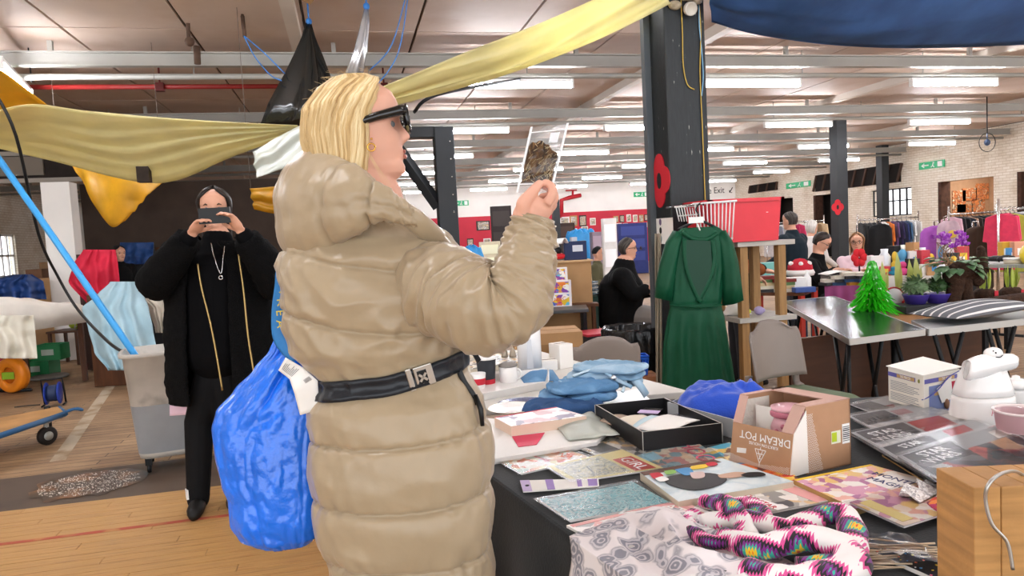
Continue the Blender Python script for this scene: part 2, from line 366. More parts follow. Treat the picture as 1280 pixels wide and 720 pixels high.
# conduits that carry the lights, red sprinkler pipe
for i, y in enumerate([r+.72 for r in bays[1:]]):
    mb = MB(); mb.tube([(XL, y, 3.46), (XR, y, 3.46)], .035, 10)
    for x in range(-8, 18, 2): mb.box((x+.4, y, 3.63), (.012, .012, .34))
    solo(mb, 'conduit', STL, 'grey steel conduit carrying the %s row of tube lights from the camera' % ORD[i], 'pipe', group='conduits under the ceiling')
RED = mat('red_pipe', '#8e2420', .45)
t = thing('sprinkler_pipe', 'long dark red sprinkler pipe hung under the ceiling on the left', 'pipe', (-4, 9.75, 3.5))
mb = MB(); mb.tube([YY(38, 109, 9.75), YY(667, 107, 9.75)], .03, 10); mb.build('pipe_run', RED, t)
for px in (200, 480):
    p = YY(px, 109, 9.75); mb = MB(); mb.box(p, (.1, .09, .1)); mb.tube([p, (p.x, p.y, ZC)], .012, 6); mb.build('bracket', mat('dark_red', '#5a1a18', .5), t)
# tube lights
TUBE = mat('lit_tube', '#f6f8ff', .4, emit=TUBE_POWER)
def tube_light():
    t = thing('ceiling_light', 'lit white fluorescent tube light hung from a grey ceiling conduit', 'light', (0, 0, 3.4), 0, 'rows of fluorescent tube lights')
    mb = MB(); mb.box((0, 0, 3.405), (1.5, .05, .04)); mb.build('batten', WHITE, t)
    mb = MB(); mb.tube([(-.74, 0, 3.34), (.74, 0, 3.34)], .03, 12); mb.build('lit_tube', TUBE, t)
    for s in (-1, 1): mb = MB(); mb.box((s*.75, 0, 3.365), (.03, .065, .12)); mb.build('end_cap', WHITE, t)
    return t
t0 = tube_light(); first = True
for k, y in enumerate([r+.72 for r in bays[1:]]):
    for i in range(-3 if y < 7 else 0, 5):  # near rows reach further left: unseen tubes added to brighten the left side
        if y < 0 and i > 2: continue
        p = (2.25+3.35*i, y, 3.395)
        lb = 'lit tube light, %s from the left in the %s ceiling row from the camera' % (ORD[i+(3 if y < 7 else 0)], ORD[k])
        if first: t0.location = p; first = False; t0['label'] = lb
        else: dup(t0, p, 0, lb)
# a tube light above the yellow sheet on the left
o = dup(t0, Z(20, 98, 3.37), PI/2+.2, 'fluorescent tube light above the yellow sheet at the far left', 'rows of fluorescent tube lights'); del o['group']; o.location.z = 3.395
mb = MB(); p = o.location; mb.tube([(p.x, p.y-.4, 3.42), (p.x, p.y-.4, ZC)], .008, 6); mb.tube([(p.x, p.y+.4, 3.42), (p.x, p.y+.4, ZC)], .008, 6); solo(mb, 'hanging_rods', DARKM, 'pair of thin rods holding the tube light above the yellow sheet', 'rod')

# walls
BRK = brick_mat('white_brick', '#f0e9dc', '#e6dccb', '#cfc1aa'); WPL = mat('white_wall', '#efece6', .7, var=.05, vsc=1.5)
mb = MB(); mb.box(((XL+XR)/2, YB+.1, ZC/2), (XR-XL+.4, .2, ZC)); wall_back = struct(mb, 'wall_back', WPL)
x0, x1 = YY(500, 290, YB).x, YY(850, 290, YB).x; ztop = YY(700, 266, YB).z
mb = MB(); mb.box(((x0+x1)/2, YB-.02, ztop/2), (x1-x0, .04, ztop)); struct(mb, 'red_panel', mat('red_wall', '#c0283c', .6, var=.08, vsc=2), wall_back)
# right wall, with its openings: (pixel left, right, top y, bottom y)
def opening(pl, pr, yt, yb): 
    a, b = XX(pl, yt, XR), XX(pr, yt, XR); c = XX((pl+pr)/2, (yt if yb is None else yb), XR); m = XX((pl+pr)/2, yt, XR); return [b.y, a.y, 0 if yb is None else c.z, m.z]
ops = [opening(1173, 1242, 224, None), opening(1089, 1139, 236, 270), opening(1017, 1046, 243, None), opening(964, 991, 248, None)]
e = XX(1272, 215, XR); ops.append([e.y-2.2, e.y, 0, e.z])
ops.sort(); wall_r = None; ybs = [YF]
def wallbox(y0, y1, z0, z1):
    global wall_r
    if y1-y0 < .01 or z1-z0 < .01: return
    mb = MB(); mb.box((XR+.15, (y0+y1)/2, (z0+z1)/2), (.3, y1-y0, z1-z0))
    if wall_r is None: wall_r = struct(mb, 'wall_right', BRK)
    else: struct(mb, 'wall_section', BRK, wall_r)
y = YF
for a, b, z0, z1 in ops:
    wallbox(y, a, 0, ZC); wallbox(a, b, z1, ZC); wallbox(a, b, 0, z0); y = b
wallbox(y, YB, 0, ZC)
for i, (a, b, z0, z1) in enumerate(ops):     # rooms seen through the openings, and dark jambs
    if z0 > .1: 
        fr = MB(); 
        for yy in [a+(b-a)*k/6 for k in range(7)]: fr.box((XR+.1, yy, (z0+z1)/2), (.05, .04, z1-z0))
        for zz in (z0+.02, z0+(z1-z0)*.55, z1-.02): fr.box((XR+.1, (a+b)/2, zz), (.05, b-a, .04))
        wn = struct(fr, 'window_1', DARKM)
        gb = MB(); gb.box((XR+.1, (a+b)/2, (z0+z1)/2), (.006, b-a, z1-z0)); struct(gb, 'pane', film('window_glass', '#ffffff', .02, .02, 0, fres=False), wn); continue
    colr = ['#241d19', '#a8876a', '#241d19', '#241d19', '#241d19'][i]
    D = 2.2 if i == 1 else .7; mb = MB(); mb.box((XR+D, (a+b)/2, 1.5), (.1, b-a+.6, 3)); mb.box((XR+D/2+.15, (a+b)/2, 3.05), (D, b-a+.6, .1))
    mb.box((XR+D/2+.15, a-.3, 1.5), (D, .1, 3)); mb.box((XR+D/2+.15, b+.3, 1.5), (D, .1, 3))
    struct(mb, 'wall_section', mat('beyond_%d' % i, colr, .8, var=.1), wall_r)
    mb = MB(); mb.box((XR+.15, b-.06, z1/2), (.34, .12, z1)); struct(mb, 'door_jamb', mat('dark_brick', '#4a2f22', .8, var=.4, vsc=9), wall_r)
# lamp of the room behind the wide opening
a, b, z0, z1 = ops[1]; l = bpy.data.lights.new('room_lamp', 'AREA'); l.energy = 22; l.size = 1; l.color = (1, .93, .85); lo = bpy.data.objects.new('room_lamp', l); COL.objects.link(lo); lo.location = (XR+1, (a+b)/2, 2.9)
PST = prints('old_poster', ['#c8502e', '#e8c49a', '#7a2f22', '#d98a52', '#3a2a22', '#e9d9c0'], 5, kind='noise', distort=2)
for k, (px, py, w_, h) in enumerate(((1200, 252, .5, .7), (1213, 243, .55, .4), (1229, 239, .5, .5), (1224, 258, .5, .45), (1207, 262, .6, .35))): p = YY(px, py, ops[1][1]+.2); mb = MB(); mb.box((p.x, ops[1][1]+.235, p.z), (w_, .02, h)); solo(mb, 'old_poster', PST, 'old colourful poster, number %s from the left inside the wide wall opening' % 'one two four five three'.split()[k], 'poster')
# high louvred vents in the right wall
for k, (pl, pr, yt1, yt2, hgt) in enumerate(((1020, 1126, 226, 196, .62), (938, 972, 231, 228, .35))):
    p, q = XX(pl, yt1, XR), XX(pr, yt2, XR); zt = min(3.7, (p.z+q.z)/2); L = p.y-q.y; c = Vector((XR-.02, (p.y+q.y)/2, zt-hgt/2))
    t = thing('wall_vent', ['long dark louvred vent high on the right wall behind the pillar', 'short dark louvred vent beside the exit writing at the far corner'][k], 'vent', c)
    mb = MB(); mb.box(c, (.05, L, hgt)); mb.build('backing', mat('vent_dark', '#17110e', .9), t)
    n = int(L/.55)
    for i in range(n+1): mb = MB(); mb.box((XR-.06, q.y+L*i/n, zt-hgt/2), (.06, .07, hgt), Matrix.Rotation(.35, 3, 'X')); mb.build('slat', mat('vent_slat', '#4a352a', .8), t)
# left wall with bright window
mb = MB(); yb = XX(-8, 330, XL).y; ya = XX(22, 330, XL).y; wz0, wz1 = 1.0, 2.3
mb.box((XL-.1, (YF+yb)/2, ZC/2), (.2, yb-YF, ZC)); wl = struct(mb, 'wall_left', BRK)
for y0, y1, z0, z1 in ((ya, YB, 0, ZC), (yb, ya, 0, wz0), (yb, ya, wz1, ZC)): mb = MB(); mb.box((XL-.1, (y0+y1)/2, (z0+z1)/2), (.2, y1-y0, z1-z0)); struct(mb, 'wall_section', BRK, wl)
mb = MB()
for k in range(5): mb.box((XL-.1, yb+(ya-yb)*k/4, (wz0+wz1)/2), (.06, .07, wz1-wz0))
for z in (wz0+.03, (wz0+wz1)/2, wz1-.03): mb.box((XL-.1, (ya+yb)/2, z), (.06, ya-yb, .06))
wn = struct(mb, 'window_2', WHITE); gb = MB(); gb.box((XL-.1, (ya+yb)/2, (wz0+wz1)/2), (.006, ya-yb, wz1-wz0)); struct(gb, 'pane', film('window_glass', '#ffffff', .02, .02, 0, fres=False), wn)
# dark timber fascia below the ceiling at the left
p = YY(-60, 232, 13.2); q = YY(132, 232, 13.2)
mb = MB(); mb.box(((p.x+q.x)/2-.6, 13.2, (ZC+2.7)/2), (q.x-p.x+1.2, .12, ZC-2.7)); fs = struct(mb, 'trim_40', mat('dark_fascia', '#2a211c', .8, var=.2))
for k, z in enumerate((2.72, 3.15, 3.5)): mb = MB(); mb.box(((p.x+q.x)/2-.6, 13.12, z), (q.x-p.x+1.2, .06, .07)); struct(mb, 'rail', mat('fascia_rail', '#a0978c', .6), fs)
mb = MB(); mb.box(((p.x+q.x)/2-.8, 13.1, 2.95), (2.1, .05, .3)); struct(mb, 'hatch', mat('fascia_hatch', '#7d7265', .6), fs)
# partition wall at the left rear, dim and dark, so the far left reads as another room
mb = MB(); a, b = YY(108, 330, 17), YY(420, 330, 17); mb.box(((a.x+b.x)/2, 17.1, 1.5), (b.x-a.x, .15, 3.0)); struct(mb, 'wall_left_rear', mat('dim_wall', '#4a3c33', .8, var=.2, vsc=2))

# pillars ------------------------------------------------------------
BLK = mat('black_paint', '#24282a', .45, var=.25, vsc=10, vstretch=(8, 8, 1), mix='#c9c5bb', mixp=(.70, .74), detail=9, bump=.15, bsc=30)
BLK2 = mat('black_paint_plain', '#2b2e31', .5)
def pillar(px_edge, wpx, d, label, w, ztop=ZC, zbot=0):
    p = V(px_edge, 300, d); t = thing('support_pillar', label, 'pillar', (p.x+w/2, p.y+w/2, 0)); return t, Vector((p.x+w/2, p.y+w/2, 0))
# big pillar: its corner nearest the camera is at pixel column ~835
W1 = .30; c1 = V(840, 300, 4.95); P1 = Vector((c1.x+W1/2, c1.y+W1/2, 0))
big_pillar = thing('support_pillar', 'big scuffed black pillar in the middle with the green dress hanging from it', 'pillar', P1)
mb = MB(); mb.box((P1.x, P1.y, ZC/2), (W1, W1, ZC)); mb.build('shaft', BLK, big_pillar, bevel=.012)
mb = MB(); mb.box((P1.x-W1/2-.02, P1.y+W1/2-.03, ZC/2), (.05, .06, ZC)); mb.build('side_channel', mat('grey_channel', '#5a6064', .5, .3), big_pillar)
YEL = mat('yellow_cord', '#c9a94a', .5); BLUC = mat('blue_cord', '#7fb2d6', .5)
yf = P1.y-W1/2-.008
for k, (pts, m_, r) in enumerate((([(851, -6), (853, 40), (854, 80), (859, 105), (868, 112)], YEL, .004), ([(873, -6), (876, 40), (875, 90), (878, 160), (882, 262)], YEL, .004), ([(874, -6), (874, 30), (877, 62), (879, 95), (877, 120)], BLUC, .004))):
    mb = MB(); mb.tube(crv([YY(a, b, yf) for a, b in pts]), r, 6); mb.build('cord', m_, big_pillar)
mb = MB(); p = YY(860, 11, yf-.02); mb.lathe([(.028, 0), (.045, .02), (.045, .05), (.036, .05), (.02, .02)], p, 16, Matrix.Rotation(PI/2+.3, 3, 'X')); mb.build('pipe_ring', mat('old_white', '#cfc8bb', .6), big_pillar)
mb = MB()
for k in range(9): mb.ell(YY(U(832, 876), U(-8, 8), yf-.01), (U(.02, .05), .03, U(.015, .035)), None, 8, 6)
mb.build('knotted_rag', mat('rag', '#b3a58d', .9, var=.3, vsc=30), big_pillar)
def poppy(o, ex, ey, r, label):
    ez = Vector(ex).cross(Vector(ey)); t = thing('paper_poppy', label, 'decoration', o); mb = MB()
    pts = [(r*(.72+.3*abs(math.cos(2*a)))*math.cos(a), r*1.12*(.72+.3*abs(math.cos(2*a)))*math.sin(a)) for a in [2*PI*k/48 for k in range(48)]]
    mb.prism(pts, o, ex, ey, ez, .006); mb.build('petals', mat('poppy_red', '#c3222f', .7), t)
    mb = MB(); mb.prism([(r*.2*math.cos(2*PI*k/16), r*.34*math.sin(2*PI*k/16)) for k in range(16)], o+ez*.006, ex, ey, ez, .003); mb.build('poppy_centre', INKB, t)
px1 = P1.x-W1/2; po = XX(825, 226, px1-.001); poppy(po, Vector((0, -1, 0)), UP, .165, 'large red paper poppy on the side of the big middle pillar')
# paper sheet on the pillar's left face
p, q = XX(817, 305, px1-.003), XX(837, 272, px1-.003); t = thing('taped_sheet', 'white printed sheet taped low on the side of the big middle pillar', 'poster', p)
mb = MB(); mb.box(((px1-.002), (p.y+q.y)/2-.02, (p.z+q.z)/2), (.003, abs(p.y-q.y)+.05, q.z-p.z)); mb.build('sheet', PAPER, t)
for k in range(6):
    mb = MB(); o_ = Vector((px1-.0036, p.y+.02-(k % 2)*.13-.02, p.z+.035+.06*(k//2))); r = .02
    mb.prism([(r*math.cos(2*PI*i/14), r*1.2*math.sin(2*PI*i/14)) for i in range(14)], o_, (0, -1, 0), UP, (-1, 0, 0), .0006); mb.build('printed_shape', [INKB, mat('grey_print', '#8fa3ad', .6), mat('purple_print', '#6c5a7c', .6)][k % 3], t)
# the braced timber frame behind the woman
d2 = 9.4; T1 = V(553, 160, d2); base2 = Vector((T1.x, T1.y, 0)); zt = T1.z
t = thing('timber_frame', 'black timber post with crossbar and diagonal brace behind the blonde woman', 'pillar', base2)
mb = MB(); mb.box((base2.x, base2.y, zt/2), (.25, .25, zt)); mb.build('post', BLK2, t, bevel=.01)
xl = V(470, 165, d2).x
mb = MB(); mb.box(((xl+base2.x)/2, base2.y, zt-.06), (base2.x-xl, .2, .14)); mb.build('crossbar', BLK2, t, bevel=.01)
a, b = V(492, 190, d2), V(549, 258, d2); mb = MB(); mb.tube([(a.x, base2.y, a.z+.1), (b.x, base2.y, b.z)], .085, 4); mb.build('brace', BLK2, t)
mb = MB(); mb.box((xl+.1, base2.y, zt/2), (.2, .2, zt)); mb.build('post', BLK2, t)
for k in range(5): mb = MB(); p = V(558-k, 178+22*k, d2); mb.ell((base2.x+.07, base2.y-.127, p.z), .012, None, 8, 6); mb.build('bolt', CHROME, t)
# far pillars
for px, d, w_, lab in ((1049.5, 17.0, .27, 'slim black pillar with a red poppy behind the seated couple'), (1104, 24, .27, 'far black pillar standing before the right window'), (695, 22, .2, 'thin black post before the red wall right of the raised hand')):
    p = V(px, 270, d); t = thing('support_pillar', lab, 'pillar', (p.x, p.y, 0)); mb = MB(); h = ZC if px != 695 else V(695, 250, d).z
    mb.box((p.x, p.y, h/2), (w_, w_, h)); mb.build('shaft', BLK2, t)
    mb = MB(); mb.box((p.x, p.y, .01), (w_+.12, w_+.12, .02)); mb.build('foot_plate', BLK2, t)
    if px == 1049.5:
        o_ = YY(1047, 259, p.y-w_/2-.001); poppy(o_, Vector((1, 0, 0)), UP, .16, 'red paper poppy on the slim pillar behind the seated couple')
# dark timber post under the yellow sheet
p = V(181, 228, 6.38); mb = MB(); mb.box((p.x, p.y, p.z+.12), (.1, .1, .24)); solo(mb, 'hanging_post', mat('dark_timber', '#33271f', .7, var=.3, vsc=20), 'dark square timber post end hanging below the large yellow sheet', 'post')
p = V(80, 300, 10.2); mb = MB(); mb.box((p.x, p.y, 1.25), (.36, .3, 2.5)); solo(mb, 'wall_pier', WPL, 'white painted pier behind the red covered box at the left', 'pillar')
# ================================================================== sheets slung below the ceiling
YS = sheet('yellow_sheet', '#efe8b4', .5, .35, .25, 6, .1, 3); OS = sheet('orange_sheet', '#e0ae22', .5, .4, .3, 8, .15, 4); BT = sheet('navy_tarp', '#3a649f', .08, .45, .35, 7, .25, 3)
BP = mat('black_polythene', '#191b1a', .16, spec=.7, bump=.35, bsc=7, bstretch=(1, 1, .25)); SP = mat('silver_polythene', '#c9ccd0', .2, .7, bump=.4, bsc=12, bstretch=(1, 1, .2)); WS = sheet('white_polythene', '#dfe3da', .5, .3, .4, 14, .06, 6, gloss=.12)
def hung(name, m_, label, top, bot, nu=48, nv=16, sag=0, fold=.02, ff=18, cat='sheet', thick=.004, cords=()):
    """sheet between two edges given as (px, py, depth) paths"""
    T = crv([V(*p) for p in top], 10); B = crv([V(*p) for p in bot], 10)
    def at(P, u): x = u*(len(P)-1); i = min(int(x), len(P)-2); return P[i].lerp(P[i+1], x-i)
    def fn(u, v):
        p = at(T, u).lerp(at(B, u), v); k = math.sin(PI*v)
        p = p+UP*(-sag*k*math.sin(PI*u)) + FH*(fold*math.sin(ff*v+4*u+2*fbm((u*3, v*2, 0)))*(.3+.7*k)) + UP*(.6*fold*fbm((u*5, v*9, 3))*k)
        return p
    mb = MB(); mb.grid(fn, nu, nv); o = solo(mb, name, m_, label, cat, solid=thick)
    for u in cords: p = fn(u, 0); c = MB(); c.tube([p, (p.x, p.y, ZC)], .003, 5); c.build('cord', mat('grey_cord', '#6b625a', .7), o)
    return o
hung('yellow_sheet', YS, 'large pale yellow sheet slung across the ceiling at the left',
     [(-60, 158, 5.2), (28, 131, 5.4), (110, 139, 5.6), (240, 150, 5.9), (372, 157, 6.2)],
     [(-60, 172, 6.4), (60, 200, 6.5), (195, 229, 6.6), (290, 196, 6.6), (374, 164, 6.4)], 60, 24, 0, .035, 30)
hung('yellow_sheet', YS, 'long yellow sheet rising from the blonde head to the big pillar',
     [(470, 112, 5.6), (570, 70, 5.4), (660, 35, 5.2), (760, -8, 4.9), (826, -30, 4.74)],
     [(478, 136, 5.9), (570, 112, 5.7), (660, 84, 5.5), (750, 48, 5.0), (838, 4, 4.72)], 60, 20, .05, .03, 12)
hung('orange_sheet', OS, 'orange yellow sheet hanging down behind the large yellow sheet', [(70, 178, 8.5), (130, 190, 8.4), (206, 226, 8.2)], [(128, 272, 8.6), (142, 284, 8.5), (156, 276, 8.4)], 30, 20, 0, .06, 3, cords=(.02, .98))
hung('orange_sheet', OS, 'orange yellow sheet hanging in the top left corner', [(-40, 72, 5.0), (0, 88, 5.2), (60, 132, 5.6)], [(-40, 150, 5.6), (0, 140, 5.6), (46, 136, 5.7)], 20, 12, 0, .03, 8)
hung('orange_sheet', OS, 'orange yellow sheet hanging behind the padded coat hood', [(312, 236, 7.2), (345, 233, 7.2), (400, 228, 7.2)], [(318, 262, 7.4), (350, 268, 7.4), (400, 268, 7.4)], 20, 14, .02, .04, 12, cords=(.03, .9))
hung('navy_tarp', BT, 'dark navy tarpaulin slung from the big pillar towards the top right',
     [(888, -60, 4.3), (960, -120, 4.0), (1120, -170, 3.9), (1400, -190, 4.2)],
     [(889, 28, 4.95), (950, 45, 5.1), (1050, 57, 5.3), (1180, 60, 5.6), (1400, 50, 6.0)], 60, 24, .12, .045, 10)
hung('plastic_sheet', WS, 'white plastic sheet hanging beside the blonde hair', [(316, 190, 6.1), (345, 172, 6.15), (385, 152, 6.2)], [(320, 222, 6.1), (345, 214, 6.15), (392, 196, 6.2)], 24, 14, 0, .03, 9)
# polythene cones hung from the ceiling
def cone_bag(name, m_, label, apex, rows, d):
    """rows: (y, xl, xr)"""
    rings = []; n = 40
    for k, (y, a, b) in enumerate(rows):
        c = V((a+b)/2, y, d); r = (b-a)/2*d/F; ring = []
        for j in range(n):
            t = 2*PI*j/n; q = r*(1+.22*math.sin(5*t+k*.35)+.1*math.sin(11*t+k)); ring.append(c+RH*(q*math.cos(t))+FH*(q*.7*math.sin(t)))
        rings.append(ring)
    mb = MB(); mb.loft(rings, False); t = thing(name, label, 'sheet', V(*apex, d)); mb.build('sheeting', m_, t, solid=.003)
    top = V(*apex, d); mb = MB(); mb.tube([top, (top.x, top.y, ZC)], .008, 6); mb.ell(top, (.03, .03, .035), None, 10, 8); mb.build('blue_cord', mat('blue_rope', '#2f6fb4', .6), t); return t
cone_bag('polythene_hood', BP, 'black shiny polythene hung like a tent from the ceiling', (386, 27), [(27, 383, 388), (45, 378, 392), (70, 369, 400), (100, 356, 409), (130, 344, 414), (155, 335, 418)], 6.9)
cone_bag('polythene_strip', SP, 'thin silver plastic strip hanging above the blonde hair', (458, 8), [(8, 456, 460), (30, 451, 461), (60, 444, 458), (98, 430, 451)], 6.6)
# blue cords, cables
BR = mat('blue_rope', '#2f6fb4', .6)
for pts, lab in (([(514, 26), (490, 55), (462, 88)], 'thin blue cord from the ceiling to the silver strip, upper one'), ([(515, 27), (498, 65), (470, 108)], 'thin blue cord from the ceiling past the silver strip, lower one'),
                 ([(305, 45), (318, 70), (337, 93), (352, 101)], 'thin blue cord hanging left of the black polythene'), ([(305, 45), (330, 66), (356, 92)], 'thin slack blue cord beside the black polythene')):
    P = [V(a, b, 6.7) for a, b in pts]; P[0].z = ZC if pts[0][1] < 30 else P[0].z
    mb = MB(); mb.tube(crv(P), .006, 5); solo(mb, 'blue_rope', BR, lab, 'rope')
mb = MB(); mb.tube([V(233, -4, 7.5), V(236, 50, 7.5)], .02, 8); mb.ell(V(237, 52, 7.5), .05, None, 10, 8); mb.tube([V(246, 58, 7.6), V(247, 80, 7.6)], .035, 8)
p = V(233, -4, 7.5); mb.tube([p, (p.x, p.y, ZC)], .02, 8); solo(mb, 'drop_pipe', mat('rusty_pipe', '#5b4436', .7, var=.3), 'short rusty drop pipe hanging from the ceiling at the left', 'pipe')
mb = MB(); mb.tube([V(303, 20, 7.3), V(306, 46, 7.3)], .02, 8); p = V(303, 20, 7.3); mb.tube([p, (p.x, p.y, ZC)], .015, 8); solo(mb, 'ceiling_bracket', mat('rusty_pipe'), 'short dark bracket holding blue cord below the ceiling', 'bracket')
# broken patch of ceiling
mb = MB(); p = V(403, 14, 6.6)
for k in range(14): mb.box((p.x+U(-.3, .3), p.y+U(-.25, .25), ZC-U(.01, .1)), (U(.05, .22), U(.05, .2), U(.01, .04)), Matrix.Rotation(U(-.6, .6), 3, 'X') @ Matrix.Rotation(U(0, 3), 3, 'Z'))
solo(mb, 'broken_board', mat('broken_board', '#8a6a48', .9, var=.5, vsc=9), 'torn brown boards hanging from a hole in the ceiling', 'debris')
mb = MB(); p = V(500, -3, 6.3); mb.box((p.x, p.y, ZC-.02), (.55, .3, .05)); solo(mb, 'ceiling_hole_slab', mat('dark_hole', '#0e0c0b', .95), 'dark rectangular slab standing for a hole in the ceiling above the blonde woman', 'hatch')  # near-black slab under the boards; its colour gives the darkness of a hole
# round cable loop on the far right conduit
t = thing('cable_loop', 'loop of black cable with a blue lamp hanging under the ceiling', 'cable', V(1234, 178, 15))
mb = MB(); o_ = V(1234, 178, 15); mb.tube([o_+RH*(.17*math.cos(a))+UP*(.19*math.sin(a)) for a in [2*PI*k/28 for k in range(29)]], .008, 6); mb.tube([o_+UP*.19, (o_.x, o_.y, ZC)], .012, 6); mb.build('loop', DARKM, t)
mb = MB(); mb.ell(o_, (.06, .06, .07), None, 12, 8); mb.tube([o_, o_+UP*.19], .012, 6); mb.build('lamp', mat('blue_lamp', '#3a4a66', .4), t)
mb = MB(); mb.tube(crv([V(518, 140, 7.6), V(548, 118, 7.5), YY(650, 99, 9.12)]), .02, 6); solo(mb, 'black_cable', DARKM, 'thick black cable below the long yellow sheet', 'cable')
# ================================================================== heads, hands, figures
HF = [(-.122, .02), (-.112, .06), (-.102, .076), (-.09, .0785), (-.075, .074), (-.05, .079), (-.035, .081), (-.015, .081), (.0, .080), (.015, .083), (.028, .088), (.05, .0885), (.075, .080), (.095, .060), (.110, .024), (.118, -.012)]
HB = [(-.122, .0), (-.11, -.012), (-.09, -.04), (-.07, -.058), (-.04, -.082), (0, -.097), (.04, -.100), (.075, -.085), (.1, -.054), (.118, -.013)]
HW = [(-.122, .012), (-.112, .032), (-.1, .045), (-.08, .054), (-.05, .064), (-.02, .069), (0, .0715), (.03, .075), (.06, .0725), (.09, .053), (.11, .026), (.118, .003)]
NOSE = [(-.048, 0), (-.040, .003), (-.035, .014), (-.027, .0235), (-.02, .021), (-.01, .016), (.0, .010), (.012, .005), (.024, 0)]
def head_pt(t, z):
    x0 = -.012; c, s = math.cos(t), math.sin(t); f, b, w_ = lerp(HF, z), lerp(HB, z), lerp(HW, z); e = 2/2.35
    x = x0+(f-x0 if c >= 0 else x0-b)*(1 if c >= 0 else -1)*abs(c)**e; y = w_*(1 if s >= 0 else -1)*abs(s)**e
    if c > 0:
        x += lerp(NOSE, z)*math.exp(-(y/(.0075+.006*min(1, max(0, -z/.03))))**2)
        x -= .010*math.exp(-((abs(y)-.031)/.013)**2-((z-.002)/.011)**2)
        x += .006*math.exp(-(y/.02)**2-((z+.057)/.005)**2)+.0065*math.exp(-(y/.018)**2-((z+.069)/.0055)**2)
        x += .003*math.exp(-((abs(y)-.038)/.015)**2-((z+.03)/.016)**2)
    return Vector((x, y, z))
def add_head(mb, c, M, s=1.0, nu=48, nz=54, ears=True):
    rings = []
    for k in range(nz+1):
        z = -.122+.24*(.5-.5*math.cos(PI*k/nz)); rings.append([M @ (head_pt(2*PI*j/nu, z)*s)+Vector(c) for j in range(nu)])
    mb.loft(rings)
    if ears:
        for q in (-1, 1): mb.ell(Vector(c)+M @ Vector((-.018, q*.073, -.012))*s, (.017*s, .008*s, .031*s), M @ Matrix.Rotation(q*.25, 3, 'Z'), 12, 8)
def limb(mb, pts, rs, n=12):
    P = [Vector(p) for p in pts]
    mb.tube(P, rs, n)
    for p, r in zip(P, rs): mb.ell(p, r*.995, None, n, 8)
def add_hand(mb, wrist, d, up, s=1.0, curl=.5, side=1):
    """palm and five fingers from the wrist along D; UP is the back of the hand; SIDE which side the thumb leaves"""
    d = Vector(d).normalized(); up = (Vector(up)-d*Vector(up).dot(d)).normalized(); l = up.cross(d)*side; w_ = Vector(wrist)
    mb.tube([w_, w_+d*.045*s, w_+d*.09*s], [.027*s, .04*s, .036*s], 12, True, .5, up)
    for i, (o, L) in enumerate(((.03, .075), (.01, .085), (-.011, .078), (-.03, .06))):
        p = w_+d*.085*s+l*o*s; pts = [p]; a = 0
        for k in range(3):
            a += curl*(.5+.35*k); p = p+(d*math.cos(a)-up*math.sin(a))*(L*s*(.45, .32, .23)[k]); pts.append(p)
        mb.tube(pts, [.0095*s, .009*s, .008*s, .0065*s], 8); mb.ell(pts[-1], .0066*s, None, 8, 6)
    p = w_+d*.02*s+l*.028*s; q = p+(d*.6+l*.7-up*.2).normalized()*.045*s; mb.tube([p, q, q+(d*.9+l*.2-up*.3).normalized()*.035*s], [.014*s, .012*s, .008*s], 8)
HAIRK = {}
def hair_mat(name, a, b, c):
    m = bpy.data.materials.new(name); m.use_nodes = True; nt = NT(m)
    n1 = nt.n('TexNoise', i_Scale=1, i_Detail=4); at = nt.n('Attribute', attribute_name='strand'); nt.l(at.outputs['Vector'], n1.inputs['Vector'])
    nt.l(ramp(nt, n1.outputs[0], [(.32, c), (.47, b), (.62, a)]), nt.b.inputs['Base Color']); bs(nt.b, 'Roughness', .45); bs(nt.b, 'Specular IOR Level', .3)
    bp = nt.n('Bump', i_Strength=.6, i_Distance=.004); nt.l(n1.outputs[0], bp.inputs['Height']); nt.l(bp.outputs[0], nt.b.inputs['Normal']); return m
def strands(o, nu, nv, ku):
    a = o.data.attributes.new('strand', 'FLOAT_VECTOR', 'POINT')
    for j in range(nv):
        for i in range(nu): a.data[j*nu+i].vector = (ku*i/(nu-1), 1.6*j/(nv-1), 3.3)
def hair_cap(mb, c, M, s, A, zmin, th=.012, nu=40, nz=22, strand=.0025, drop=0, flare=.0):
    """hair shell: A(z) is how far round from the back it reaches"""
    def fn(u, v):
        z = .118+(zmin-.118)*v; a = (2*u-1)*lerp(A, z); t = PI-a; zz = max(z, -.045) if drop else z
        p = head_pt(t, zz); p.z = z; edge = min(1, (1-abs(2*u-1))*8); k = th*(.25+.75*edge)*(1-.0*v); q = Vector((p.x+.012, p.y, 0)); q = q.normalized() if q.length > 1e-5 else q
        top = max(0, (z-.06)/.058); nrm = (q*(1-top*.8)+UP*top).normalized()
        if z < -.045 and drop: k += flare*(-.045-z)
        k += strand*fbm((a*14, z*8, 1.7))+strand*.8*fbm((a*37, z*10, 4.2))
        return M @ ((p+nrm*k)*s)+Vector(c)
    mb.grid(fn, nu, nz)
